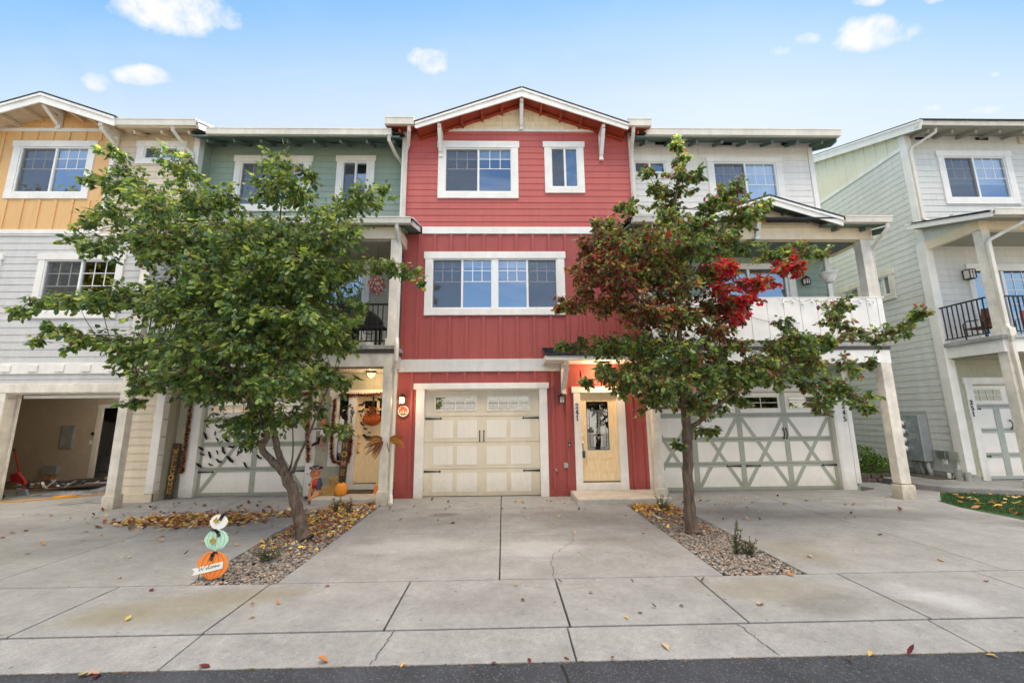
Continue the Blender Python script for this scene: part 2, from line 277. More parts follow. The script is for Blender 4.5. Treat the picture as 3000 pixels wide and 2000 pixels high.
def glass(name, tint, refl, base):
    m = bpy.data.materials.new(name); m.use_nodes = True; t = m.node_tree; ln = t.links; t.nodes.remove(t.nodes['Principled BSDF'])
    tr = N(t, 'ShaderNodeBsdfTransparent'); tr.inputs[0].default_value = (*tint, 1)
    gl = N(t, 'ShaderNodeBsdfGlossy'); gl.inputs['Roughness'].default_value = .004; gl.inputs['Color'].default_value = (*refl, 1)
    fr = N(t, 'ShaderNodeFresnel', IOR=1.5); ad = N(t, 'ShaderNodeMath'); ad.operation = 'ADD'; ad.use_clamp = True; ln.new(fr.outputs[0], ad.inputs[0]); ad.inputs[1].default_value = base
    c = N(t, 'ShaderNodeTexCoord'); n = N(t, 'ShaderNodeTexNoise', Scale=1.3, Detail=1.); ln.new(c.outputs['Object'], n.inputs['Vector'])
    b = N(t, 'ShaderNodeBump', Strength=.05, Distance=.02); ln.new(n.outputs['Fac'], b.inputs['Height']); ln.new(b.outputs[0], gl.inputs['Normal'])
    ms = N(t, 'ShaderNodeMixShader'); ln.new(ad.outputs[0], ms.inputs[0]); ln.new(tr.outputs[0], ms.inputs[1]); ln.new(gl.outputs[0], ms.inputs[2])
    ln.new(ms.outputs[0], t.nodes['Material Output'].inputs['Surface']); M[name] = m
glass('pane', (.72, .78, .82), (.82, .91, 1.0), .30)
glass('garage_pane', (.07, .075, .08), (.9, .9, .9), .16)
def screen():
    m = bpy.data.materials.new('insect_screen'); m.use_nodes = True; t = m.node_tree; ln = t.links; p = t.nodes['Principled BSDF']
    p.inputs['Base Color'].default_value = (.10, .105, .115, 1); p.inputs['Roughness'].default_value = .8
    tr = N(t, 'ShaderNodeBsdfTransparent'); ms = N(t, 'ShaderNodeMixShader'); ms.inputs[0].default_value = .46
    ln.new(tr.outputs[0], ms.inputs[1]); ln.new(p.outputs[0], ms.inputs[2]); ln.new(ms.outputs[0], t.nodes['Material Output'].inputs['Surface']); M['insect_screen'] = m
screen()

# ------------------------------------------------------------------ mesh helpers
class MB:
    def __init__(s): s.v = []; s.f = []; s.mi = []; s.c = []; s.sm = False
    def add(s, vs, fs, mi=0, col=(1, 1, 1)):
        o = len(s.v); s.v.extend([tuple(x) for x in vs]); s.c.extend([col]*len(vs))
        for f in fs: s.f.append(tuple(i+o for i in f)); s.mi.append(mi)
    def merge(s, o, mi=0):
        s.add(o.v, o.f, mi); s.c[-len(o.v):] = o.c
    def box(s, x0, x1, y0, y1, z0, z1, mi=0, col=(1, 1, 1)):
        vs = [(x0,y0,z0),(x1,y0,z0),(x1,y1,z0),(x0,y1,z0),(x0,y0,z1),(x1,y0,z1),(x1,y1,z1),(x0,y1,z1)]
        s.add(vs, [(0,3,2,1),(4,5,6,7),(0,1,5,4),(1,2,6,5),(2,3,7,6),(3,0,4,7)], mi, col)
    def fbox(s, P, u0, u1, v0, v1, d0, d1, mi=0, col=(1, 1, 1)):
        q = [P(u,v,d) for v in (v0,v1) for (u,d) in ((u0,d1),(u1,d1),(u1,d0),(u0,d0))]
        s.add(q, [(0,3,2,1),(4,5,6,7),(0,1,5,4),(1,2,6,5),(2,3,7,6),(3,0,4,7)], mi, col)
    def bar(s, p, q, w, h, up=(0, 0, 1), mi=0, col=(1, 1, 1)):
        p = Vector(p); q = Vector(q); d = (q-p).normalized(); a = d.cross(Vector(up))
        if a.length < 1e-4: a = d.cross(Vector((0, 1, 0)))
        a.normalize(); b = a.cross(d); a = a*(w/2); b = b*(h/2)
        vs = [p-a-b, p+a-b, p+a+b, p-a+b, q-a-b, q+a-b, q+a+b, q-a+b]
        s.add(vs, [(0,3,2,1),(4,5,6,7),(0,1,5,4),(1,2,6,5),(2,3,7,6),(3,0,4,7)], mi, col)
    def prism(s, poly, P, d0, d1, mi=0, col=(1, 1, 1)):      # polygon in (u,v), extruded in d
        n = len(poly); vs = [P(u,v,d1) for u,v in poly]+[P(u,v,d0) for u,v in poly]
        s.add(vs, [tuple(range(n)), tuple(range(2*n-1, n-1, -1))]+[(i, i+n, (i+1) % n+n, (i+1) % n) for i in range(n)], mi, col)
    def slab(s, poly, z0, z1, mi=0, col=(1, 1, 1)): s.prism(poly, lambda u, v, d: (u, v, d), z0, z1, mi, col)
    def tube(s, pts, rad, n=8, mi=0, col=(1, 1, 1), cap=True, jit=0):
        pts = [Vector(p) for p in pts]; k_ = len(pts)
        rad = rad if isinstance(rad, (list, tuple)) else [rad]*k_
        vs = []; prev = None
        for i, p in enumerate(pts):
            d = (pts[min(i+1, k_-1)]-pts[max(i-1, 0)])
            d = d.normalized() if d.length > 1e-9 else Vector((0, 0, 1))
            if prev is None:
                a = d.cross(Vector((0, 0, 1)));
                if a.length < 1e-3: a = d.cross(Vector((1, 0, 0)))
            else: a = prev-d*prev.dot(d)
            a.normalize(); prev = a; b = d.cross(a)
            for j in range(n):
                t = 2*math.pi*j/n; r_ = rad[i]*(1+(random.uniform(-jit, jit) if jit else 0))
                vs.append(p+a*math.cos(t)*r_+b*math.sin(t)*r_)
        fs = [(i*n+j, i*n+(j+1) % n, (i+1)*n+(j+1) % n, (i+1)*n+j) for i in range(k_-1) for j in range(n)]
        if cap: fs += [tuple(range(n-1, -1, -1)), tuple(range((k_-1)*n, k_*n))]
        s.add(vs, fs, mi, col)
    def lathe(s, prof, c, n=16, mi=0, col=(1, 1, 1), sx=1, sy=1, lobes=0, depth=0):
        vs = []; k_ = len(prof)
        for r_, z in prof:
            for j in range(n):
                t = 2*math.pi*j/n; q = 1-depth*(abs(math.cos(lobes*t/2))**3) if lobes else 1
                vs.append((c[0]+r_*q*math.cos(t)*sx, c[1]+r_*q*math.sin(t)*sy, c[2]+z))
        fs = [(i*n+j, i*n+(j+1) % n, (i+1)*n+(j+1) % n, (i+1)*n+j) for i in range(k_-1) for j in range(n)]
        fs += [tuple(range(n-1, -1, -1)), tuple(range((k_-1)*n, k_*n))]
        s.add(vs, fs, mi, col)
    def build(s, name, mats, origin=(0, 0, 0), smooth=False, bevel=0):
        o = Vector(origin); me = bpy.data.meshes.new(name)
        me.from_pydata([(x-o.x, y-o.y, z-o.z) for x, y, z in s.v], [], s.f)
        for m_ in (mats if isinstance(mats, (list, tuple)) else [mats]): me.materials.append(M[m_])
        if any(s.mi): me.polygons.foreach_set('material_index', s.mi)
        ca = me.color_attributes.new('Col', 'FLOAT_COLOR', 'POINT')
        ca.data.foreach_set('color', np.array([(*c, 1) for c in s.c], dtype=np.float32).ravel())
        if smooth: me.polygons.foreach_set('use_smooth', [True]*len(me.polygons))
        me.update()
        ob = bpy.data.objects.new(name, me); COL.objects.link(ob); ob.location = o
        if bevel:
            b = ob.modifiers.new('bevel', 'BEVEL'); b.width = bevel; b.segments = 2; b.limit_method = 'ANGLE'
        return ob
ROOT = {}
def tag(o, label=None, cat=None, group=None, kind=None):
    if label: o['label'] = label
    if cat: o['category'] = cat
    if group: o['group'] = group
    if kind: o['kind'] = kind
    return o
def thing(name, label, cat, loc=(0, 0, 0), group=None):
    o = bpy.data.objects.new(name, None); o.empty_display_size = .2; COL.objects.link(o); o.location = loc
    ROOT[o] = Vector(loc); return tag(o, label, cat, group)
def part(name, mb, mats, parent, label=None, smooth=False, bevel=0):
    o = mb.build(name, mats, ROOT[parent], smooth, bevel); o.location = (0, 0, 0); o.parent = parent
    ROOT[o] = ROOT[parent]
    if label: o['label'] = label
    return o
def pieces(name, mb, mats, parent, n_each=8, bevel=0):
    """one part per box held in mb"""
    out = []
    for i in range(0, len(mb.v), n_each):
        b = MB(); b.v = mb.v[i:i+n_each]; b.c = mb.c[i:i+n_each]; b.f = []; b.mi = []
        for f, mi in zip(mb.f, mb.mi):
            if i <= f[0] < i+n_each: b.f.append(tuple(j-i for j in f)); b.mi.append(mi)
        out.append(part(name, b, mats, parent, bevel=bevel))
    return out
def solo(name, mb, mats, label=None, cat=None, group=None, kind=None, smooth=False, bevel=0):
    a = np.array(mb.v); org = (float(a[:,0].mean()), float(a[:,1].mean()), float(a[:,2].min()))
    if kind == 'structure': org = (0, 0, 0)
    return tag(mb.build(name, mats, org, smooth, bevel), label, cat, group, kind)
def dup(root, loc=None, rot=None, label=None, group=None, scale=None):
    r_ = root.copy(); COL.objects.link(r_)
    if loc is not None: r_.location = loc
    if rot is not None: r_.rotation_euler = rot
    if scale is not None: r_.scale = (scale, scale, scale)
    if label: r_['label'] = label
    if group: r_['group'] = group
    for ch in root.children:
        c = ch.copy(); COL.objects.link(c); c.parent = r_
        for g in ch.children:
            d = g.copy(); COL.objects.link(d); d.parent = c
    return r_
FX = lambda Y: (lambda u, v, d: (u, Y-d, v))          # wall facing the street
SX = lambda X: (lambda u, v, d: (X-d, u, v))          # wall facing left
def subtract(a, b, holes):
    iv = [(a, b)]
    for h0, h1 in sorted(holes):
        nx = []
        for p, q in iv:
            if h1 <= p or h0 >= q: nx.append((p, q)); continue
            if h0 > p: nx.append((p, h0))
            if h1 < q: nx.append((h1, q))
        iv = nx
    return iv
def siding(mb, P, lim, z0, z1, ops=(), exp=.16, t=.013, shingle=False, phase=0.):
    """lapped boards; lim = (u0,u1) or a function z -> (u0,u1); ops = openings (u0,u1,v0,v1)"""
    L = lim if callable(lim) else (lambda z: lim)
    zb = z0-phase; i = 0
    while zb < z1-1e-4:
        zt = zb+exp; a0 = max(zb, z0); a1 = min(zt, z1)
        cuts = sorted({a0, a1} | {v for o in ops for v in o[2:4] if a0 < v < a1})
        off = lambda z: .003+(t-.003)*(1-(z-zb)/exp)
        base = L(z0); js = []
        if shingle:
            u = base[0]-random.random()*.2
            while u < base[1]: js.append(u); u += random.uniform(.11, .27)
        else:
            u = base[0]-random.random()*3.6
            while u < base[1]: js.append(u); u += 3.66
        js.append(base[1]+1)
        for za, zc in zip(cuts[:-1], cuts[1:]):
            lo = L(za); hi = L(zc); holes = [(o[0], o[1]) for o in ops if o[2] < (za+zc)/2 < o[3]]
            a, b = (lo[0]+hi[0])/2, (lo[1]+hi[1])/2
            for p, q in subtract(a, b, holes):
                for j0, j1 in zip(js[:-1], js[1:]):
                    x0 = max(p, j0+.0015); x1 = min(q, j1-.0015)
                    if x1-x0 < .004: continue
                    k0 = .95+.1*random.random() if shingle else .975+.05*random.random(); dj = random.uniform(0, .004) if shingle else 0
                    l0 = lo[0] if abs(x0-a) < 1e-6 else x0; l1 = hi[0] if abs(x0-a) < 1e-6 else x0
                    q0 = lo[1] if abs(x1-b) < 1e-6 else x1; q1 = hi[1] if abs(x1-b) < 1e-6 else x1
                    mb.add([P(l0,za,off(za)+dj), P(q0,za,off(za)+dj), P(q1,zc,off(zc)+dj), P(l1,zc,off(zc)+dj), P(l0,za,-.01), P(q0,za,-.01)], [(0,1,2,3),(4,5,1,0)], 0, (k0,k0,k0))
        zb = zt; i += 1
def flat(mb, P, u0, u1, v0, v1, ops=(), d=0., mi=0):
    us = sorted({u0, u1} | {x for o in ops for x in o[0:2] if u0 < x < u1}); vs = sorted({v0, v1} | {x for o in ops for x in o[2:4] if v0 < x < v1})
    for a, b in zip(us[:-1], us[1:]):
        for c, e in zip(vs[:-1], vs[1:]):
            um, vm = (a+b)/2, (c+e)/2
            if any(o[0] < um < o[1] and o[2] < vm < o[3] for o in ops): continue
            mb.add([P(a,c,d), P(b,c,d), P(b,e,d), P(a,e,d)], [(0,1,2,3)], mi)
def battens(mb, P, xs, v0, v1, ops=(), w=.062, d=.028):
    for x in xs:
        for a, b in subtract(v0, v1, [(o[2], o[3]) for o in ops if o[0]-w/2 < x < o[1]+w/2]):
            mb.fbox(P, x-w/2, x+w/2, a, b, -.005, d)
# glyphs drawn as pen strokes (unit box), for house numbers and wooden signs
GL = {'1': [[(.28,.80),(.52,1),(.52,0)],[(.3,0),(.74,0)]], '2': [[(.12,.76),(.2,.94),(.45,1),(.75,.93),(.84,.72),(.7,.48),(.3,.18),(.1,.02)],[(.1,.03),(.9,.03),(.9,.14)]],
  '3': [[(.14,.86),(.4,1),(.74,.94),(.8,.74),(.64,.57),(.38,.53)],[(.64,.55),(.86,.4),(.84,.14),(.56,0),(.26,.02),(.1,.14)]],
  '4': [[(.66,0),(.66,1),(.08,.3),(.92,.3)],[(.5,0),(.84,0)]], '5': [[(.84,.98),(.26,.98),(.2,.58),(.5,.64),(.82,.5),(.86,.26),(.66,.03),(.34,0),(.1,.12)]],
  'W': [[(.0,1),(.26,0),(.5,.8),(.74,0),(1,1)],[(-.08,1),(.14,1)],[(.86,1),(1.08,1)]], 'E': [[(.15,0),(.15,1)],[(.05,1),(.86,1),(.86,.82)],[(.15,.52),(.66,.52),(.66,.62)],[(.05,0),(.88,0),(.88,.2)]],
  'L': [[(.2,0),(.2,1)],[(.06,1),(.36,1)],[(.06,0),(.88,0),(.88,.22)]], 'C': [[(.9,.8),(.7,.98),(.36,.98),(.1,.7),(.1,.3),(.36,.02),(.7,.02),(.92,.2)],[(.9,.7),(.9,1)]],
  'M': [[(.1,0),(.12,1),(.5,.2),(.88,1),(.9,0)],[(0,0),(.22,0)],[(.78,0),(1,0)]], 'H': [[(.15,0),(.15,1)],[(.85,0),(.85,1)],[(.15,.5),(.85,.5)],[(.02,0),(.28,0)],[(.02,1),(.28,1)],[(.72,0),(.98,0)],[(.72,1),(.98,1)]]}
def stroke(mb, P, pts, w, d0, d1, mi=0):
    for i, ((a, b), (c, e)) in enumerate(zip(pts[:-1], pts[1:])):
        L = math.hypot(c-a, e-b)
        if L < 1e-6: continue
        tx, ty = (c-a)/L, (e-b)/L; nx, ny = -ty*w/2, tx*w/2; x = w*.35; h = d1+.0004*(i % 3)
        mb.prism([(a-tx*x-nx, b-ty*x-ny), (c+tx*x-nx, e+ty*x-ny), (c+tx*x+nx, e+ty*x+ny), (a-tx*x+nx, b-ty*x+ny)], P, d0, h, mi)
def glyph(mb, P, ch, u, v, w, h, pen, d0, d1, mi=0):
    for st in GL[ch]: stroke(mb, P, [(u+a*w, v+b*h) for a, b in st], pen, d0, d1, mi)
# ------------------------------------------------------------------ generic house pieces
def window(house, P, out, inn, split=.5, cols=3, gr=(.78, .55), screen=0, raised=.2, full=False, curtain=False, shade=False, trim='white_trim', label=None, sill=True, rev=False, double=False, grid_both=True, depth=1.6):
    """out / inn = (u0,u1,v0,v1) of the trim and of the opening; children: sash, glass panes, screen, blind, room"""
    u0, u1, v0, v1 = out; a, b, c, e = inn; m = MB()
    m.fbox(P, u0, u1, e, v1, -.01, .05)                          # head board with ears
    m.fbox(P, u0+.03, a, c, e, -.01, .042); m.fbox(P, b, u1-.03, c, e, -.01, .042)
    m.fbox(P, u0+.03, u1-.03, v0, c, -.01, .044)
    w = part('window', m, trim, house, label, bevel=.004)
    s = MB(); fr = .03
    def ring(x0, x1, y0, y1, d0, d1, t=fr, mi=0):
        s.fbox(P, x0, x1, y1-t, y1, d0, d1, mi); s.fbox(P, x0, x1, y0, y0+t, d0, d1, mi); s.fbox(P, x0, x0+t, y0+t, y1-t, d0, d1, mi); s.fbox(P, x1-t, x1, y0+t, y1-t, d0, d1, mi)
    units = [(a, b)]
    if double: mid = (a+b)/2; units = [(a, mid-.05), (mid+.05, b)]; s.fbox(P, mid-.05, mid+.05, c, e, -.03, .03)
    pan = MB(); scr = MB(); scn = []
    for ui, (p, q) in enumerate(units):
        ring(p, q, c, e, -.05, .022); x = p+(q-p)*split
        left_screen = (screen == 0) if not double else (ui == 0)
        s.fbox(P, x-.022, x+.022, c+fr, e-fr, -.045, .012)
        for h, (p0, p1) in enumerate(((p+fr, x-.022), (x+.022, q-fr))):
            scrn = (h == 0) == left_screen
            dd = -.036 if scrn else -.022
            if scrn: ring(p0, p1, c+fr, e-fr, dd-.01, dd+.012, .02, 1)
            pan.add([P(p0,c+fr,dd), P(p1,c+fr,dd), P(p1,e-fr,dd), P(p0,e-fr,dd)], [(0,1,2,3)])
            if scrn: scr.add([P(p0,c+fr,.0), P(p1,c+fr,.0), P(p1,e-fr,.0), P(p0,e-fr,.0)], [(0,1,2,3)])
            if gr and cols:
                H = e-c-2*fr; B = c+fr+H*gr[-1]
                for k_ in range(1, cols):
                    xx = p0+(p1-p0)*k_/cols; s.fbox(P, xx-.008, xx+.008, B if len(gr) < 3 else c+fr, e-fr, dd-.006, dd+.006)
                for g in gr[:2] if len(gr) < 3 else gr: s.fbox(P, p0, p1, c+fr+H*g-.008, c+fr+H*g+.008, dd-.0055, dd+.0055)
    part('sash', s, ['vinyl', 'dark_vinyl'], w)
    pieces('glass_pane', pan, 'pane', w, 4)
    if scr.v: pieces('insect_screen', scr, 'insect_screen', w, 4)
    if raised or full or curtain or shade:
        k_ = MB(); H = e-c
        if curtain:
            n = 60
            vs = []
            for i in range(n+1):
                u = a+(b-a)*i/n; d = -.085-.018*math.sin(i*1.7)-.012*math.sin(i*.63)
                vs += [P(u, c, d), P(u+.01*math.sin(i), e, d)]
            k_.add(vs, [(2*i, 2*i+2, 2*i+3, 2*i+1) for i in range(n)])
            part('curtain', k_, 'curtain', w, smooth=True)
        elif shade:
            k_.fbox(P, a+.1, a+.42, e-.75, e-.05, -.2, -.17); k_.fbox(P, a+.06, a+.46, e-.82, e-.72, -.22, -.14)
            part('woven_shade', k_, 'woven_shade', w)
        else:
            dep = H if full else H*raised; z = e
            step = .045 if full else .022
            while z > e-dep+.01:
                k_.add([P(a+.02, z, -.085), P(b-.02, z, -.085), P(b-.02, z-step*.85, -.115), P(a+.02, z-step*.85, -.115)], [(0,1,2,3)]); z -= step
            k_.fbox(P, a+.02, b-.02, z-.03, z, -.095, -.06)
            part('blind', k_, 'blind', w)
    r = MB(); A, B_, C_, E_ = a-.4, b+.4, c-.5, e+.25; d0, d1 = -.075, -depth
    q = [P(A,C_,d0), P(B_,C_,d0), P(B_,E_,d0), P(A,E_,d0), P(A,C_,d1), P(B_,C_,d1), P(B_,E_,d1), P(A,E_,d1)]
    r.add(q, [(4,5,6,7), (0,1,5,4), (3,2,6,7), (0,3,7,4), (1,2,6,5)])
    r.add([P(A,C_,d0), P(B_,C_,d0), P(B_,c-.02,d0), P(A,c-.02,d0), P(A,e+.02,d0), P(B_,e+.02,d0), P(B_,E_,d0), P(A,E_,d0), P(a-.02,c-.02,d0), P(a-.02,e+.02,d0), P(b+.02,c-.02,d0), P(b+.02,e+.02,d0)],
          [(0,1,2,3), (4,5,6,7), (3,8,9,4), (10,2,5,11)])
    part('room', r, 'room', w)
    return w
def rake_roof(pts, th=.05):
    pass
def downspout(house, pts, w=.075, mat_='gutter_metal'):
    m = MB()
    m.tube(pts, w*.62, 4, cap=True)
    return part('downspout', m, mat_, house, bevel=.008)
def gutter(house, x0, x1, y, z0, z1, name='gutter'):
    m = MB(); P = lambda u, v, d: (d, u, v)
    prof = [(y, z1), (y, z1-.02), (y+.012, z1-.03), (y+.03, z0), (y+.13, z0), (y+.13, z1), (y+.12, z1), (y+.12, z0+.02), (y+.04, z0+.02), (y+.02, z1)]
    m.prism(prof, P, x0, x1)
    return part(name, m, 'gutter_metal', house)
def eave(house, x0, x1, yf, zf, yb, slope, soffit, tails=.61, vents=(), wall_y=0, wall_z=8.3):
    """roof overhang along the street: sheathing, rafter tails, frieze vents"""
    m = MB(); zb = zf+(yb-yf)*slope
    q = [(yf, zf), (yb, zb), (yb, zb+.05), (yf, zf+.05)]
    m.prism(q, lambda u, v, d: (d, u, v), x0, x1)
    part('soffit', m, soffit, house)
    t = MB(); x = x0+.3
    while x < x1-.1:
        t.bar((x, yf+.10, zf-.035), (x, wall_y+.2, zf-.035+(wall_y+.10-yf)*slope), .045, .07); x += tails
    pieces('rafter_tail', t, soffit, house)
    if vents:
        v = MB()
        for x in vents: v.box(x-.17, x+.17, wall_y-.026, wall_y-.016, wall_z-.105, wall_z-.035)
        pieces('frieze_vent', v, 'dark_gap', house)
def roof(house, polys, name='roof'):
    m = MB()
    for p in polys: m.add(p, [tuple(range(len(p)))])
    m2 = MB()
    for p in polys:
        n = (Vector(p[1])-Vector(p[0])).cross(Vector(p[2])-Vector(p[0])).normalized()
        if n.z < 0: n = -n
        k_ = len(p); vs = list(p)+[tuple(Vector(q)+n*.035) for q in p]
        m2.add(vs, [tuple(range(k_)), tuple(range(k_, 2*k_))]+[(i, (i+1) % k_, (i+1) % k_+k_, i+k_) for i in range(k_)])
    return part(name, m2, 'roof_shingle', house)
def shell(house, x0, x1, y0, y1, zt, ridge, mat_, left=True, right=True):
    m = MB()
    m.add([(x0,y1,0),(x1,y1,0),(x1,y1,zt),(x0,y1,zt)], [(0,1,2,3)])
    for on, x in ((left, x0), (right, x1)):
        if on: m.add([(x,y0,0),(x,y1,0),(x,y1,zt),(x,(y0+y1)/2,ridge),(x,y0,zt)], [(0,1,2,3,4)])
    part('side_and_rear_walls', m, mat_, house)
def knee_brace(m, x, zlow, ztop, yf, yw, w=.1):
    m.box(x-w/2, x+w/2, yw-.055, yw, zlow, ztop)                   # leg on the wall
    m.bar((x, yw-.05, zlow+.10), (x, yf+.05, ztop-.10), w*.9, .085, up=(1, 0, 0))
    m.box(x-w/2+.003, x+w/2-.003, yf, yw-.056, ztop-.09, ztop)
    m.box(x-w/2-.012, x+w/2+.012, yw-.062, yw-.001, zlow-.03, zlow)
def hinge(m, P, u, v, L, d):                                        # strap hinge pointing to +u (L>0)
    s = 1 if L > 0 else -1; l = abs(L)
    m.prism([(u, v-.022), (u+s*(l-.05), v-.010), (u+s*(l-.05), v+.010), (u, v+.022)] if s > 0 else [(u, v+.022), (u+s*(l-.05), v+.010), (u+s*(l-.05), v-.010), (u, v-.022)], P, d, d+.008)
    m.prism([(u+s*(l-.055), v), (u+s*(l-.03), v-.026), (u+s*l, v), (u+s*(l-.03), v+.026)], P, d+.001, d+.010)
def pull(m, P, u, v0, v1, d):
    m.prism([(u-.016, v0+.03), (u, v0), (u+.016, v0+.03), (u, v0+.055)], P, d, d+.012); m.prism([(u-.016, v1-.03), (u, v1-.055), (u+.016, v1-.03), (u, v1)], P, d, d+.012)
    n = 7; pts = [P(u, v0+.03+(v1-v0-.06)*i/n, d+.012+.03*math.sin(math.pi*i/n)) for i in range(n+1)]
    m.tube(pts, .010, 6)
def lite(parent, P, u0, u1, v0, v1, cols, rows, d, arch=0, frame='cream_panel'):
    m = MB(); t = .035
    if arch:
        n = 10; top = [(u0+(u1-u0)*i/n, v1-arch+arch*(math.sin(math.pi/2*min(1, i/n*1.0)) if False else 1-(1-i/n)**2)) for i in range(n+1)] if arch > 0 else [(u0+(u1-u0)*i/n, v1+arch-arch*(1-(i/n)**2)) for i in range(n+1)]
    else: top = [(u0, v1), (u1, v1)]
    m.prism([(u0-t, v0-t), (u1+t, v0-t), (u1+t, v1+t), (u0-t, v1+t)], P, d-.01, d+.012)
    m.prism([(u0, v0)]+[(u1, v0)]+top[::-1], P, d+.0125, d+.016, 1)
    for k_ in range(1, cols):
        x = u0+(u1-u0)*k_/cols; m.fbox(P, x-.007, x+.007, v0, np.interp(x, [p[0] for p in top], [p[1] for p in top]), d+.0165, d+.024)
    for k_ in range(1, rows): m.fbox(P, u0, u1, v0+(v1-v0)*k_/rows-.007, v0+(v1-v0)*k_/rows+.007, d+.0165, d+.023)
    return part('door_window', m, [frame, 'garage_pane'], parent)

# ------------------------------------------------------------------ ground, road, paving (the setting)
g = MB(); g.slab([(-60, -60), (60, -60), (60, 60), (-60, 60)], -.5, -.12); g.slab([(-600,-600),(600,-600),(600,600),(-600,600)], -.8, -.51)
solo('ground', g, 'soil', kind='structure')
g = MB(); edge = []
x = -60.
while x < 60: edge.append((x, -5.742+random.uniform(-.008, .008))); x += .11 if -9 < x < 9 else 3
g.slab([(-60, -10.6), (60, -10.6)]+edge[::-1], -.11, -.03)
solo('road', g, 'asphalt', kind='structure')
def paving(name, cells, gap=.006, z=0., th=.1, bev=.006, tilt=None):
    m = MB()
    for poly in cells:
        c = Vector((sum(p[0] for p in poly)/len(poly), sum(p[1] for p in poly)/len(poly)))
        q = []
        for p in poly:
            q.append((p[0]+(gap if p[0] < c.x else -gap), p[1]+(gap if p[1] < c.y else -gap)))
        k_ = .97+.06*random.random(); n = len(q)
        vs = [(u, v, (tilt(u, v) if tilt else z)) for u, v in q]+[(u, v, z-th) for u, v in q]
        m.add(vs, [tuple(range(n)), tuple(range(2*n-1, n-1, -1))]+[(i+n, (i+1) % n+n, (i+1) % n, i) for i in range(n)], 0, (k_, k_, k_))
    return solo(name, m, 'concrete', kind='structure', bevel=bev)
def rect(x0, x1, y0, y1): return [(x0, y0), (x1, y0), (x1, y1), (x0, y1)]
gj = [-30, -11.0, -8.1, -5.25, -2.35, .5, 3.42, 6.35, 9.3, 12.2, 30]
paving('curb', [rect(a, b, -5.75, -5.325) for a, b in zip(gj[:-1], gj[1:])], tilt=lambda u, v: -.002 if v > -5.5 else -.022)
sj = [-30, -9.75, -8.25, -6.8, -5.32, -3.85, -2.36, -.95, .526, 1.97, 3.47, 4.92, 6.4, 7.9, 9.4, 10.9, 30]
paving('sidewalk', [rect(a, b, -5.315, -4.34) for a, b in zip(sj[:-1], sj[1:])], gap=.008)
paving('driveway', [rect(a, b, c, e) for a, b in ((-2.31, -.045), (-.045, 2.285)) for c, e in ((-4.335, -2.62), (-2.62, -1.04), (-1.04, .3))])
paving('driveway', [rect(-30, -9.2, -4.335, -2.65), rect(-9.2, -5.3, -4.335, -2.65), [(-5.3, -4.335), (-3.18, -4.335), (-3.30, -2.65), (-5.3, -2.65)], rect(-30, -9.2, -2.65, -.95), rect(-9.2, -5.3, -2.65, -.95), rect(-5.3, -3.32, -2.65, -.95),
    rect(-30, -9.2, -.95, 3.4), rect(-9.2, -5.3, -.95, .6), rect(-9.2, -7.0, .6, 3.4), rect(-5.3, -2.33, -.95, .6)], gap=.005)
paving('driveway', [[(3.16, -4.335), (5.3, -4.335), (5.3, -2.7), (3.16, -2.7)], [(5.3, -4.335), (9.5, -4.335), (8.0, -2.7), (5.3, -2.7)], rect(3.16, 5.25, -2.7, -.93), [(5.25, -2.7), (8.0, -2.7), (7.98, -1.5), (8.15, -.93), (5.25, -.93)], rect(2.29, 5.25, -.93, .6),
    [(5.25, -.93), (8.25, -.93), (8.86, -.33), (9.2, -.0), (8.95, .6), (5.25, .6)], [(7.75, .6), (8.95, .6), (8.9, 1.15), (7.75, 1.35)], [(9.5, -4.335), (30, -4.335), (30, -3.9), (10.4, -3.6)]], gap=.005)
s = MB(); s.slab([(8.94, .26), (9.15, -.08), (9.55, -.36), (10.25, -.66), (12, -1.55), (16, -1.55), (16, .75), (10.45, .75), (9.95, .72), (9.85, 2.4), (9.25, 2.4), (9.05, .9)], -.1, .115)
solo('raised_path', s, 'concrete', kind='structure', bevel=.02)
f = MB()
f.slab(rect(-3.4, -2.25, -4.36, -.5), -.1, -.045); f.slab(rect(2.2, 3.2, -4.36, -.8), -.1, -.045)
solo('bed_soil', f, 'soil', kind='structure')
f = MB(); f.slab([(8.0, -1.5), (8.15, -.93), (8.86, -.33), (9.2, -.05), (16, -1.2), (16, -3.9), (10.4, -3.6), (9.5, -4.3), (8.0, -2.7)], -.1, -.002); solo('turf', f, 'grass_blade', kind='structure'); f = MB()
f.slab([(9.95, .72), (10.45, .75), (10.45, 2.45), (9.9, 2.4)], -.1, .13); f.slab(rect(7.75, 10.45, 1.25, 8), -.1, .08); f.slab([(7.66, .13), (8.05, .30), (8.16, .42), (8.04, .66), (7.75, .64)], -.05, .004)
solo('planting_soil', f, 'soil', kind='structure')
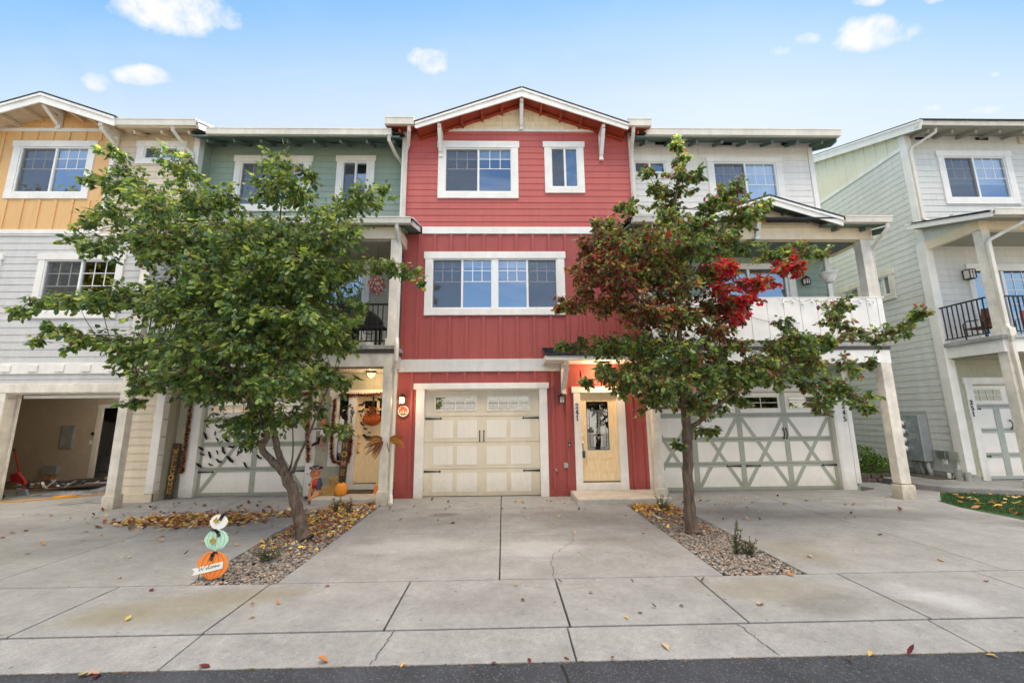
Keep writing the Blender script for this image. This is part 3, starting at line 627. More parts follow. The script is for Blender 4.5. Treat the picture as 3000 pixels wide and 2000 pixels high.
# cracks that run through the paving
cr = MB()
def crack(pts, w):
    q = []
    for (a, b), (c, e) in zip(pts[:-1], pts[1:]):
        for i in range(6): q.append((a+(c-a)*i/6+random.uniform(-.018, .018), b+(e-b)*i/6+random.uniform(-.012, .012)))
    q.append(pts[-1])
    for i in range(len(q)-1):
        (a, b), (c, e) = q[i], q[i+1]; ww = w*random.uniform(.5, 1.3)
        cr.add([(a-ww, b, .0035), (a+ww, b, .0035), (c+ww, e, .0035), (c-ww, e, .0035)], [(0,1,2,3)])
crack([(.99, -2.63), (.92, -3.1), (.62, -3.55), (.53, -3.9), (.525, -4.33)], .0022)
crack([(5.05, -4.33), (5.0, -4.1), (5.35, -3.95), (5.4, -3.8)], .0018)
solo('pavement_crack', cr, 'dark_gap', kind='structure')
cr = MB(); z_ = lambda: None
def ccrack(x, dx):
    for i in range(10):
        y0, y1 = -5.33-.041*i, -5.33-.041*(i+1); a = x+dx*i/10+random.uniform(-.012, .012); b = x+dx*(i+1)/10+random.uniform(-.012, .012)
        zz = lambda y: -.002-.020*((-5.33-y)/.42)+.004
        cr.add([(a-.0028, y0, zz(y0)), (a+.0028, y0, zz(y0)), (b+.0028, y1, zz(y1)), (b-.0028, y1, zz(y1))], [(0,1,2,3)])
ccrack(-.86, -.06); ccrack(1.86, .07); ccrack(-4.6, -.1); ccrack(5.6, .15)
solo('pavement_crack', cr, 'dark_gap', kind='structure')
cr = MB(); x0 = .38
pts = [(x0+random.uniform(-.03, .03), -5.78-.11*i) for i in range(10)]
for (a, b), (c, e) in zip(pts[:-1], pts[1:]): cr.add([(a-.009, b, -.0265), (a+.009, b, -.0265), (c+.009, e, -.0265), (c-.009, e, -.0265)], [(0,1,2,3)])
solo('road_crack', cr, 'dark_gap', kind='structure')

# ================================================================== RED TOWNHOUSE (centre)
H = thing('townhouse', 'red three-storey townhouse with a front gable, single cream garage door and house number 241', 'house', (.4, 0, 0))
P = FX(0.)
W3a = ((-1.53, .42, 6.627, 8.10), (-1.345, .24, 6.785, 7.925)); W3b = ((.985, 1.985, 6.765, 8.10), (1.165, 1.815, 6.915, 7.948)); W2 = ((-1.765, 1.44, 3.835, 5.312), (-1.585, 1.245, 3.985, 5.15))
m = MB(); siding(m, P, (-2.25, 3.05), 5.915, 8.40, [W3a[1], W3b[1]], phase=.02)
part('upper_wall', m, 'red_siding', H)
m = MB(); gar = (-1.70, .80, 0, 2.215); door = (1.64, 2.46, .0, 2.115)
flat(m, P, -2.25, 3.05, 2.85, 5.76, [W2[1]]); battens(m, P, [-2.20, -1.875]+[-1.533+.372*i for i in range(13)], 2.86, 5.75, [(-1.78, 1.45, 3.82, 5.32)])
flat(m, P, -2.25, 3.05, .0, 2.60, [gar, door]); battens(m, P, [-1.95, -1.575, -1.2, -.82, -.44, -.07, .31, .69, 1.065, 1.37, 1.73, 2.07, 2.75, 3.02], .13, 2.59, [(-1.91, .99, -.1, 2.345), (1.48, 2.64, 0, 2.25)])
flat(m, P, 1.2, 3.05, 2.60, 2.85); m.fbox(P, -2.25, -1.86, 0, .135, 0, .025); m.fbox(P, .95, 1.50, .0, .135, 0, .025)
part('lower_wall', m, 'red_batten_siding', H)
m = MB(); m.fbox(P, -1.83, 3.05, 5.75, 5.918, -.005, .035); pieces('belt_course', m, 'white_trim', H, bevel=.005); m = MB(); m.fbox(P, -2.29, 1.24, 2.588, 2.858, -.005, .038)
pieces('belt_course', m, 'grey_trim', H, bevel=.005)
m = MB(); m.box(-2.36, -2.25, -.03, .10, 5.6, 8.36); m.box(3.05, 3.155, -.03, .10, 2.6, 8.36); m.box(3.05, 3.19, -.03, .1, .1, 2.6)
pieces('corner_board', m, 'white_trim', H, bevel=.004)
window(H, P, *W3a, split=.5, raised=.17)
window(H, P, *W3b, split=.52, cols=0, gr=(), raised=0)
window(H, P, *W2, split=.5, raised=.14, double=True)
# gable
GX, GY, EAVE, SL = .475, -.45, 8.235, .374
m = MB(); siding(m, P, lambda z: (GX-(9.045-z)/SL, GX+(9.045-z)/SL), 8.40, 9.0, [], exp=.13, t=.014, shingle=True)
part('gable_shingles', m, 'cream_shingle', H)
m = MB(); m.fbox(P, -1.42, 2.42, 8.368, 8.425, -.005, .04); part('gable_trim', m, 'white_trim', H, bevel=.004)
m = MB(); hw = 2.43
for s_ in (-1, 1):
    top = lambda x: EAVE+(hw-abs(x))*SL
    poly = [(s_*hw, top(hw)), (0, top(0)), (0, top(0)-.20), (s_*(hw-.01), top(hw)-.135), (s_*(hw+.03), top(hw)-.1)]
    m.prism([(GX+a, b) for a, b in (poly if s_ < 0 else poly[::-1])], lambda u, v, d: (u, GY-d, v), -.0, .03)
    poly2 = [(s_*(hw+.02), top(hw)+.02), (0, top(0)+.02+.02*SL), (0, top(0)-.045), (s_*(hw+.02), top(hw)-.045)]
    m.prism([(GX+a, b) for a, b in (poly2 if s_ < 0 else poly2[::-1])], lambda u, v, d: (u, GY-d, v), .031, .055)
part('fascia', m, 'white_trim', H, bevel=.004)
m = MB()
for s_ in (-1, 1):
    z0, z1 = EAVE-.03, EAVE-.03+hw*SL
    m.prism([(s_*hw, z0), (0, z1), (0, z1-.025), (s_*hw, z0-.025)], lambda u, v, d: (GX+u, d, v), GY, 3.0)
part('soffit', m, 'red_soffit', H)
m = MB()
for s_ in (-1, 1):
    for k_ in range(1, 5):
        a = s_*hw*k_/5.2; z = EAVE-.115+(hw-abs(a))*SL; m.bar((GX+a, GY+.03, z), (GX+a, .0, z), .05, .10)
    m.bar((GX+s_*hw*.99, -.03, EAVE-.10), (GX, -.03, EAVE-.10+hw*SL), .03, .11, up=(0, -1, 0))
pieces('lookout', m, 'red_soffit', H)
for x, zl, zt in ((-1.44, 7.69, 8.31), (.475, 8.415, 8.97), (2.37, 7.63, 8.31)):
    m = MB(); knee_brace(m, x, zl, zt, GY+.04, -.02, .085); part('bracket', m, 'white_trim', H, bevel=.005)
for a, b in ((-2.66, -1.99), (2.90, 3.46)):
    eave(H, a, b, -.42, 8.19, .3, .4, 'red_soffit' , wall_y=0)
    gutter(H, a, b, -.52, 8.20, 8.365)
roof(H, [[(GX-hw-.03, GY-.06, EAVE), (GX, GY-.06, EAVE+hw*SL+.01), (GX, 6, EAVE+hw*SL+.01), (GX-hw-.03, 6, EAVE)], [(GX+hw+.03, GY-.06, EAVE), (GX, GY-.06, EAVE+hw*SL+.01), (GX, 6, EAVE+hw*SL+.01), (GX+hw+.03, 6, EAVE)],
         [(-2.66, -.42, 8.27), (-1.97, -.42, 8.27), (-1.97, .02, 8.447), (-2.66, .02, 8.447)], [(2.92, -.42, 8.27), (3.46, -.42, 8.27), (3.46, .02, 8.447), (2.92, .02, 8.447)], [(-2.66, .021, 8.4475), (3.46, .021, 8.4475), (3.46, 5.5, 10.6), (-2.66, 5.5, 10.6)], [(-2.66, 11.4, 8.27), (3.46, 11.4, 8.27), (3.46, 5.5, 10.6), (-2.66, 5.5, 10.6)]])
shell(H, -2.30, 3.10, .35, 11, 8.4, 10.55, 'red_siding')
downspout(H, [(-2.03-.02, -.44, 8.2), (-2.05, -.42, 8.08), (-2.13, -.10, 7.86), (-2.20, -.055, 7.75), (-2.23, -.05, 6.0), (-2.23, -.05, 5.9)][0:0] or [(-2.12, -.42, 8.2), (-2.12, -.40, 8.10), (-2.2, -.12, 7.92), (-2.255, -.075, 7.80), (-2.255, -.075, 5.75)])
downspout(H, [(3.06, -.42, 8.2), (3.06, -.40, 8.10), (3.09, -.12, 7.86), (3.10, -.075, 7.72), (3.10, -.075, 5.9)])
downspout(H, [(3.165, -.085, 5.3), (3.165, -.085, .32), (3.14, -.13, .16), (3.14, -.16, .12)])
# garage door of the red house
m = MB(); m.fbox(P, -1.905, .985, 2.215, 2.34, -.005, .05); m.fbox(P, -1.845, -1.67, -.0, 2.215, -.12, .04); m.fbox(P, .775, .945, 0, 2.215, -.12, .04); m.fbox(P, -1.67, .775, 2.185, 2.2145, -.12, .0)
part('garage_trim', m, 'white_trim', H, bevel=.004)
m = MB(); D = -.105
for a, b in ((.012, .549), (.555, 1.095), (1.101, 1.636), (1.642, 2.19)): m.fbox(P, -1.67, .775, a, b, D-.04, D)
GD = part('garage_door', m, 'cream_door', H, bevel=.006)
for z0, z1 in ((.096, .475), (.64, 1.02), (1.187, 1.562)):
    for x0, x1 in ((-1.484, -1.065), (-.979, -.554), (-.352, .069), (.161, .586)):
        m = MB(); n = 7; w_ = (x1-x0)/n
        for i in range(n): m.fbox(P, x0+w_*i+.002, x0+w_*(i+1)-.002, z0, z1, D, D+.006)
        m.fbox(P, x0, x1, z0, z1, D+.0005, D+.0035)
        part('door_panel', m, 'cream_panel', GD)
for x0, x1 in ((-1.445, -.6), (-.31, .545)): lite(GD, P, x0, x1, 1.79, 2.045, 4, 1, D)
for u, v, L in ((-1.665, 1.597, .36), (-1.665, .508, .36), (.77, 1.597, -.36), (.77, .508, -.36)):
    m = MB(); hinge(m, P, u, v, L, D); part('hinge', m, 'black_iron', GD)
for u in (-.50, -.41):
    m = MB(); pull(m, P, u, 1.095, 1.355, D); part('handle', m, 'black_iron', GD)
# front door of the red house
m = MB(); m.fbox(P, 1.475, 2.64, 2.115, 2.245, -.005, .05); m.fbox(P, 1.51, 1.655, .115, 2.115, -.15, .04); m.fbox(P, 2.45, 2.61, .115, 2.115, -.15, .04); m.fbox(P, 1.655, 2.45, .115, .255, -.15, .036)
m.fbox(P, 1.655, 2.45, 2.10, 2.1145, -.15, .0)
part('door_trim', m, 'white_trim', H, bevel=.004)
D = -.10; m = MB(); flat(m, P, 1.655, 2.45, .275, 2.10, [(1.80, 2.27, .91, 1.93)], D); m.fbox(P, 1.655, 2.45, .275, 2.1, D-.04, D-.03)
for x0, x1, z0, z1 in ((1.745, 1.985, .46, .765), (2.095, 2.33, .46, .765)):
    for t in (0, .035):
        q = (x0+t, x1-t, z0+t, z1-t); k_ = .014
        m.fbox(P, q[0], q[1], q[3]-k_, q[3], D, D+.008); m.fbox(P, q[0], q[1], q[2], q[2]+k_, D, D+.008); m.fbox(P, q[0], q[0]+k_, q[2]+k_, q[3]-k_, D, D+.008); m.fbox(P, q[1]-k_, q[1], q[2]+k_, q[3]-k_, D, D+.008)
FD = part('front_door', m, 'door_wood', H)
m = MB(); a, b, c, e = 1.80, 2.27, .91, 1.93       # leaded glass
m.add([P(a,c,D-.006), P(b,c,D-.006), P(b,e,D-.006), P(a,e,D-.006)], [(0,1,2,3)], 0)
for t, w_ in ((0, .012), (.055, .008)):
    m.fbox(P, a+t, b-t, e-t-w_, e-t, D-.004, D+.004, 1); m.fbox(P, a+t, b-t, c+t, c+t+w_, D-.004, D+.004, 1); m.fbox(P, a+t, a+t+w_, c+t, e-t, D-.004, D+.003, 1); m.fbox(P, b-t-w_, b-t, c+t, e-t, D-.004, D+.003, 1)
for i in range(1, 6):
    z = c+(e-c)*i/6
    m.fbox(P, a, a+.055, z-.004, z+.004, D-.004, D+.002, 1); m.fbox(P, b-.055, b, z-.004, z+.004, D-.004, D+.002, 1)
for i in range(1, 4):
    x = a+(b-a)*i/4; m.fbox(P, x-.003, x+.003, e-.055, e, D-.004, D+.002, 1); m.fbox(P, x-.003, x+.003, c, c+.055, D-.004, D+.002, 1)
for sx in (-.085, -.03, .03, .085):                # columns of bevelled squares
    for i in range(7):
        z = e-.16-i*.072-(.05 if abs(sx) < .05 else 0); x = (a+b)/2+sx*1.15
        m.fbox(P, x-.020, x+.020, z-.026, z+.026, D-.005, D-.0025, 2); m.fbox(P, x-.012, x+.012, z-.018, z+.018, D-.0025, D+.0005, 0)
for sx in (-.075, .075):
    x = (a+b)/2+sx; m.fbox(P, x-.012, x+.012, c+.07, c+.50, D-.005, D-.001, 2); m.fbox(P, x-.02, x+.02, c+.30, c+.325, D-.004, D+.001, 1)
for i in range(16):                                # rippled glass at the foot
    x = random.uniform(a+.07, b-.07); z = c+.06+random.random()*.35; pts = [(x+.05*math.sin(j*.8+i), z+j*.022) for j in range(6)]
    stroke(m, P, pts, .006, D-.005, D-.003, 2)
part('leaded_glass', m, ['garage_pane', 'black_iron', 'steel'], FD)
m = MB(); m.fbox(P, 1.67, 2.45, .255, .275, -.14, -.06); part('threshold', m, 'bronze', H)
m = MB()
m.lathe([(.0, -.01), (.03, -.01), (.03, .0), (.018, .012), (0, .012)], (0, 0, 0), 12); vv = [Vector((v[0], -v[2], v[1])) for v in m.v]
m = MB()
for cz in (1.225, 1.09):
    pts = [P(1.695, cz, D), P(1.695, cz, D+.02)]; m.tube(pts, [.03, .026], 12); m.tube([P(1.695, cz, D+.02), P(1.695, cz, D+.03)], [.014, .012], 10)
m.tube([P(1.697, 1.05, D), P(1.697, 1.04, D+.045), P(1.697, .94, D+.055), P(1.697, .90, D+.02)], .009, 8); m.fbox(P, 1.68, 1.713, .985, 1.07, D, D+.012)
part('handle', m, 'brass', FD)
# entrance canopy
m = MB(); ce, zt, ze = -.72, 3.10, 2.85
m.prism([(ce, ze-.005), (-.001, zt-.025), (-.001, zt-.065), (ce, ze-.045)], lambda u, v, d: (d, u, v), .885, 3.02)
m.box(.885, 3.02, ce+.03, -.002, 2.735, 2.76)
CN = part('canopy', m, 'white_trim', H)
m = MB(); m.prism([(ce-.05, ze-.005), (-.003, zt+.012), (-.003, zt-.02), (ce-.05, ze-.035)], lambda u, v, d: (d, u, v), .865, 3.05)
for i in range(6):
    y = ce-.05+(.66)*i/6; z = ze-.003+(zt-ze+.012)*(i*.66/6)/(.72)
    for j in range(9): m.box(.862+j*.2435, .862+(j+1)*.2435-.006, y, y+.16, z+.004+.002*(j % 3), z+.016+.002*((i+j) % 2))
part('canopy_roof', m, 'roof_shingle', CN)
m = MB(); m.box(.868, 3.035, ce-.03, ce, 2.73, 2.85); m.box(.868, .898, ce, -.04, 2.73, 2.852); part('canopy_fascia', m, 'white_trim', CN, bevel=.01)
for x in (1.30, 2.92):
    m = MB(); knee_brace(m, x, 2.12, 2.72, -.62, -.02, .1); part('bracket', m, 'white_trim', CN, bevel=.005)
m = MB(); m.slab(rect(1.38, 3.14, -.92, .28), -.05, .115); part('door_step', m, 'step_concrete', H, bevel=.02)
m = MB(); [glyph(m, FX(-.04), ch, 1.545, z, .062, .095, .014, 0, .012) for ch, z in (('2', 1.79), ('4', 1.665), ('1', 1.54))]; part('house_number', m, 'black_iron', H)
m = MB(); m.fbox(P, 1.025, 1.16, .478, .60, 0, .02); part('vent_plate', m, 'red_batten_siding', H)
m = MB(); m.tube([P(1.093, .535, .02), P(1.093, .535, .05)], [.028, .022], 12); m.tube([P(1.093, .535, .05), P(1.093, .515, .09)], [.016, .016], 10); part('hose_bib', m, 'steel', H)
m = MB(); m.fbox(P, 1.262, 1.362, .562, .667, 0, .028); m.fbox(P, 1.272, 1.352, .572, .657, .028, .034); part('outlet_cover', m, 'pipe_grey', H, bevel=.006)

# ================================================================== GREEN TOWNHOUSE (231)
H = thing('townhouse', 'sage green townhouse with a Halloween-decorated porch, balcony and house number 231', 'house', (-4.7, .4, 0))
Y2 = .42; P = FX(Y2); Pu = FX(.4)
W3a = ((-6.53, -4.625, 6.50, 7.965), (-6.35, -4.82, 6.66, 7.80)); W3b = ((-4.07, -3.09, 6.615, 7.975), (-3.895, -3.29, 6.76, 7.82))
m = MB(); siding(m, Pu, (-7.1, -2.36), 6.0, 8.45, [W3a[1], W3b[1]], phase=.1); siding(m, lambda u, v, d: (-7.1+d, u, v), (-.0, .4), 5.9, 8.55, [], phase=.0)
part('upper_wall', m, 'green_siding', H)
window(H, Pu, *W3a, split=.51, full=True); window(H, Pu, *W3b, split=.52, cols=0, gr=(), raised=0)
gar = (-6.64, -4.23, 0, 2.16); sl = (-3.66, -3.41, .72, 2.10); dr = (-3.29, -2.36, 0, 2.10); bw = (-6.4, -5.2, 3.9, 5.1); bd = (-4.75, -3.22, 3.05, 5.05)
m = MB(); siding(m, P, (-7.1, -2.25), 0.0, 2.9, [gar, sl, dr], exp=.18, shingle=True); siding(m, P, (-7.1, -2.25), 2.98, 5.35, [bw, bd], exp=.18, shingle=True)
siding(m, lambda u, v, d: (-7.1+d, u, v), (0, Y2), 0.0, 5.35, [], exp=.18, shingle=True)
part('shingle_wall', m, 'sage_shingle', H)
m = MB(); m.add([(-2.25, 0, 0), (-2.25, .45, 0), (-2.25, .45, 5.6), (-2.25, 0, 5.6)], [(0,1,2,3)]); part('party_wall', m, 'sage_shingle', H)
m = MB(); m.fbox(P, -6.93, -4.06, 2.16, 2.28, -.005, .045); m.fbox(P, -6.89, -6.60, 0, 2.16, -.11, .035); m.fbox(P, -4.27, -4.09, 0, 2.16, -.11, .035); m.fbox(P, -6.6, -4.27, 2.135, 2.159, -.11, 0)
part('garage_trim', m, 'white_trim', H, bevel=.004)
def sage_door(house, P, x0, x1, cols, frame, D, pattern, lites, top=2.13, zs=(.0, .555, 1.085, 1.61, 2.13), hinges=(), pulls=(), st=.055, arch=0):
    m = MB(); secs = list(zip(zs[:-1], zs[1:]))
    for a, b in secs: m.fbox(P, x0, x1, a+.004, b-.003, D-.04, D)
    gd = part('garage_door', m, 'brightened_panel', house, bevel=.004)
    f = MB(); xs = [x0+(x1-x0)*i/cols for i in range(cols+1)]; e = .014
    for i, (a, b) in enumerate(secs):
        h0 = .05 if i else .075
        f.fbox(P, x0, x1, a+.005, a+h0, D, D+e); f.fbox(P, x0, x1, b-(.055 if i < 3 else .03), b-.004, D, D+e)
        for j, x in enumerate(xs):
            p, q = (x, x+st) if j == 0 else ((x-st, x) if j == cols else (x-st, x+st))
            f.fbox(P, p, q, a+h0, b-(.055 if i < 3 else .03), D, D+e)
            if 0 < j < cols: f.fbox(P, x-.003, x+.003, a+h0, b-.055, D+e, D+e+.001)
    def diag(p, q):
        (u0_, v0_), (u1_, v1_) = p, q
        for a, b in secs[:3]:
            lo, hi = a+.05, b-.055
            ta, tb = sorted(((lo-v0_)/(v1_-v0_), (hi-v0_)/(v1_-v0_)))
            ta, tb = max(0, ta), min(1, tb)
            if tb <= ta: continue
            A = (u0_+(u1_-u0_)*ta, v0_+(v1_-v0_)*ta); B = (u0_+(u1_-u0_)*tb, v0_+(v1_-v0_)*tb); hw_ = .036/abs(v1_-v0_)*math.hypot(u1_-u0_, v1_-v0_)
            if A[1] > B[1]: A, B = B, A
            f.prism([(A[0]-hw_, A[1]), (A[0]+hw_, A[1]), (B[0]+hw_, B[1]), (B[0]-hw_, B[1])], P, D, D+e-(.002 if u1_ > u0_ else .0045))
    for j in range(cols):
        a, b = xs[j]+st, xs[j+1]-st
        if pattern == 'X': diag((a, zs[0]+.08), (b, zs[3]-.06)); diag((b, zs[0]+.0801), (a, zs[3]-.0601))
        if pattern == '/':
            if j % 2 == 0: diag((a, zs[0]+.08), (b, zs[3]-.06))
            else: diag((b, zs[0]+.08), (a, zs[3]-.06))
        if pattern == '#': f.fbox(P, (a+b)/2-.07, (a+b)/2+.07, zs[0]+.07, zs[3], D, D+e-.001)
    part('door_frame', f, frame, gd, bevel=.003)
    for q in lites: lite(gd, P, *q, D, arch=arch)
    for u, v, L in hinges: hm = MB(); hinge(hm, P, u, v, L, D+e); part('hinge', hm, 'black_iron', gd)
    for u in pulls: hm = MB(); pull(hm, P, u, 1.07, 1.33, D+e); part('handle', hm, 'black_iron', gd)
    return gd
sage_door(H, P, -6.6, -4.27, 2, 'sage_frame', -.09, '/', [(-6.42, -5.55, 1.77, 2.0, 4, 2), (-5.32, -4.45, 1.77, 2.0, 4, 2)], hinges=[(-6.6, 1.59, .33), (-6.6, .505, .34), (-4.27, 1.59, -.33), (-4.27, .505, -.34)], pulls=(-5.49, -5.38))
# front door with side light
m = MB(); m.fbox(P, -3.84, -2.36, 2.10, 2.24, -.005, .045); m.fbox(P, -3.80, -3.66, .60, 2.1, -.1, .035); m.fbox(P, -3.41, -3.245, .115, 2.1, -.12, .035); m.fbox(P, -3.80, -3.41, .60, .72, -.1, .04); m.fbox(P, -3.245, -2.36, .115, .225, -.12, .03)
part('door_trim', m, 'white_trim', H, bevel=.004)
m = MB(); a, b, c, e = sl; m.add([P(a,c,-.04), P(b,c,-.04), P(b,e,-.04), P(a,e,-.04)], [(0,1,2,3)], 1)
m.fbox(P, a, a+.025, c, e, -.04, -.01); m.fbox(P, b-.025, b, c, e, -.04, -.01); m.fbox(P, a, b, 1.38, 1.40, -.04, -.012)
m.fbox(P, a-.02, b+.02, c-.02, e, -.4, -.38, 2)
part('side_window', m, ['vinyl', 'garage_pane', 'room'], H)
D = -.09; m = MB(); flat(m, P, -3.245, -2.36, .235, 2.10, [(-3.1, -2.5, 1.62, 2.0)], D); m.fbox(P, -3.245, -2.36, .235, 2.1, D-.05, D-.04)
for x0, x1 in ((-3.10, -2.86), (-2.74, -2.5)):
    for t in (0, .045):
        q = (x0+t, x1-t, .62+t, 1.52-t); k_ = .014
        m.fbox(P, q[0], q[1], q[3]-k_, q[3], D, D+.008); m.fbox(P, q[0], q[1], q[2], q[2]+k_, D, D+.008); m.fbox(P, q[0], q[0]+k_, q[2]+k_, q[3]-k_, D, D+.008); m.fbox(P, q[1]-k_, q[1], q[2]+k_, q[3]-k_, D, D+.008)
m.fbox(P, -2.83, -2.77, 1.62, 2.0, D-.02, D); m.fbox(P, -3.1, -2.5, 1.79, 1.83, D-.02, D-.001)
FD = part('front_door', m, 'door_wood', H)
m = MB(); m.add([P(-3.1,1.62,D-.02), P(-2.5,1.62,D-.02), P(-2.5,2.0,D-.02), P(-3.1,2.0,D-.02)], [(0,1,2,3)]); part('door_glass', m, 'garage_pane', FD)
m = MB(); m.tube([P(-3.185, 1.235, D), P(-3.185, 1.235, D+.025)], .032, 12); m.tube([P(-3.185, 1.09, D), P(-3.185, 1.09, D+.014)], [.036, .03], 12); m.tube([P(-3.185, 1.06, D+.01), P(-3.19, 1.03, D+.055), P(-3.19, .93, D+.05), P(-3.19, .87, D+.02)], .011, 8); m.tube([P(-3.19, .875, D), P(-3.19, .875, D+.02)], .026, 10)
part('handle', m, 'brass', FD, smooth=True)
m = MB(); m.fbox(P, -3.24, -2.36, .215, .236, -.1, -.03); part('threshold', m, 'bronze', H)
m = MB(); m.slab(rect(-3.71, -2.40, -.50, .41), -.05, .10); part('door_step', m, 'step_concrete', H, bevel=.02)
m = MB(); [glyph(m, FX(.385), ch, -3.365, z, .062, .095, .015, 0, .012) for ch, z in (('2', 1.77), ('3', 1.65), ('1', 1.53))]; part('house_number', m, 'black_iron', H)
m = MB(); P0 = FX(-.66)
BX0, BX1 = -7.46, -2.2
m.box(BX0, BX1, -.66, -.56, 2.64, 2.905); m.box(BX0, BX0+.1, -.559, -.001, 2.64, 2.905); m.box(BX1-.1, BX1-.001, -.559, -.001, 2.64, 2.905)
part('balcony_beam', m, 'weathered_trim', H, bevel=.005)
m = MB(); m.box(BX0-.01, BX1+.012, -.675, -.002, 2.906, 2.98); part('flashing', m, 'brown_flashing', H)
m = MB(); m.box(BX0-.04, BX1+.035, -.71, -.003, 2.981, 3.062); m.box(-7.09, BX1-.08, -.002, Y2, 2.981, 3.06); part('balcony_slab', m, 'concrete_trim', H, bevel=.008)
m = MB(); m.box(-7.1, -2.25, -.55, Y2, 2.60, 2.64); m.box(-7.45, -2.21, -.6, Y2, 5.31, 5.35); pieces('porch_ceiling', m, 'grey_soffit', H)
for x0, x1 in ((-7.46, -7.285), (-2.385, -2.215)):
    m = MB(); m.box(x0, x1, -.66, -.51, .24, 2.64); m.box(x0-.025, x1+.025, -.685, -.485, 0, .24); m.box(x0-.01, x1+.01, -.67, -.50, .24, .262)
    part('porch_post', m, 'weathered_trim', H, bevel=.005)
    m = MB(); dx = .035 if x0 > -5 else 0; m.box(x0+dx, x1+dx+.01, -.64, -.48, 3.21, 5.35); m.box(x0+dx-.03, x1+dx+.04, -.665, -.455, 3.062, 3.21); part('balcony_post', m, 'weathered_trim', H, bevel=.005)
m = MB(); m.box(-7.46, -2.155, -.66, -.52, 5.35, 5.62); m.box(-2.29, -2.16, -.519, -.002, 5.352, 5.615); m.box(-7.46, -7.33, -.519, -.002, 5.352, 5.615); part('porch_beam', m, 'tan_trim', H, bevel=.005)
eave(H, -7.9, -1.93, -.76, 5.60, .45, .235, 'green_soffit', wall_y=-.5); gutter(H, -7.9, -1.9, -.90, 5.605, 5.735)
m = MB(); m.bar((-1.895, -.76, 5.69), (-1.885, -.03, 5.875), .03, .17); m.bar((-1.872, -.79, 5.735), (-1.872, -.035, 5.925), .02, .06); part('fascia', m, 'white_trim', H)
roof(H, [[(-7.9, -.84, 5.68), (-1.86, -.84, 5.68), (-1.86, -.02, 5.90), (-2.37, -.02, 5.90), (-2.37, .42, 6.02), (-7.9, .42, 6.02)]], 'porch_roof')
# railing
m = MB(); m.box(-7.2, -2.35, -.60, -.56, 3.92, 3.955); m.box(-7.2, -2.35, -.595, -.565, 3.155, 3.18); x = -7.15
while x < -2.36: m.box(x-.009, x+.009, -.589, -.571, 3.18, 3.92); x += .104
part('railing', m, 'black_iron', H)
m = MB(); a, b, c, e = bd
for (p, q) in ((a-.12, a), (b, b+.12)): m.fbox(P, p, q, c, e, -.02, .04)
m.fbox(P, a-.16, b+.16, e, e+.13, -.02, .045); part('balcony_door_trim', m, 'white_trim', H)
m = MB(); m.add([P(a,c,-.04), P(b,c,-.04), P(b,e,-.04), P(a,e,-.04)], [(0,1,2,3)], 1); [m.fbox(P, q-.03, q+.03, c, e, -.04, 0) for q in (a+.03, (a+b)/2, b-.03)]; m.fbox(P, a, b, c, c+.08, -.039, 0); m.fbox(P, a-.02, b+.02, c, e, -.6, -.58, 2)
part('balcony_door', m, ['vinyl', 'pane', 'room'], H)
window(H, P, (-6.55, -5.05, 3.75, 5.22), bw, raised=.2)
# main eave
eave(H, -7.1, -2.36, -.30, 7.99, .6, .5, 'green_soffit', vents=(-5.45, -4.05), wall_y=.4, wall_z=8.42); gutter(H, -6.72, -2.53, -.40, 8.01, 8.155)
roof(H, [[(-7.1, -.3, 8.08), (-2.3, -.3, 8.08), (-2.3, 5.5, 10.6), (-7.1, 5.5, 10.6)], [(-7.1, 11.4, 8.08), (-2.3, 11.4, 8.08), (-2.3, 5.5, 10.6), (-7.1, 5.5, 10.6)]])
shell(H, -7.1, -2.36, .5, 11, 8.4, 10.55, 'green_siding')
m = MB(); m.add([(-7.1,.44,-.02),(-2.25,.44,-.02),(-2.25,3.5,-.02),(-7.1,3.5,-.02),(-7.1,.9,2.95),(-2.25,.9,2.95),(-2.25,.9,-.02),(-7.1,.9,-.02)], [(0,1,2,3),(4,5,6,7)]); part('inner_wall', m, 'room', H)
downspout(H, [(-2.60, -.32, 8.02), (-2.60, -.30, 7.92), (-2.53, .05, 7.80), (-2.42, .30, 7.70), (-2.395, .33, 7.60), (-2.395, .33, 6.05)])
downspout(H, [(-2.20, -.82, 5.62), (-2.20, -.80, 5.52), (-2.19, -.62, 5.28), (-2.165, -.60, 5.15), (-2.165, -.60, 3.22), (-2.125, -.72, 3.08), (-2.115, -.75, 2.98), (-2.115, -.75, 2.75), (-2.165, -.64, 2.60), (-2.165, -.60, 2.5), (-2.165, -.60, .20), (-2.14, -.66, .07), (-2.11, -.74, .03)])

# ================================================================== YELLOW AND BEIGE TOWNHOUSE (far left)
H = thing('townhouse', 'yellow and beige townhouse at the left end of the row with its garage standing open', 'house', (-10.2, 0, 0))
P = FX(0.)
WY = ((-11.35, -9.425, 6.59, 8.045), (-11.15, -9.605, 6.745, 7.895)); WB = ((-8.54, -7.38, 7.475, 8.055), (-8.35, -7.58, 7.605, 7.91)); W2 = ((-10.27, -8.36, 3.80, 5.265), (-10.095, -8.53, 3.955, 5.13)); WN = ((-13.0, -11.02, 3.80, 5.265), (-12.8, -11.2, 3.955, 5.13))
m = MB(); flat(m, P, -14.5, -9.09, 5.84, 8.32, [WY[1]], .012); battens(m, P, [-13.8+.367*i for i in range(13)], 5.84, 8.29, [(-11.38, -9.4, 6.57, 8.06)], .055, .035)
siding(m, P, lambda z: (-10.35-(9.0-z)/.35, -10.35+(9.0-z)/.35) if z > 8.6 else (-11.9, -9.09+(8.37-z)*1.0), 8.37, 8.9, [], exp=.17)
part('gable_wall', m, 'yellow_siding', H)
m = MB(); siding(m, P, (-9.03, -7.1), 5.74, 8.4, [WB[1]], phase=.06); part('upper_wall', m, 'beige_siding', H)
gar = (-10.36, -7.74, 0, 2.205)
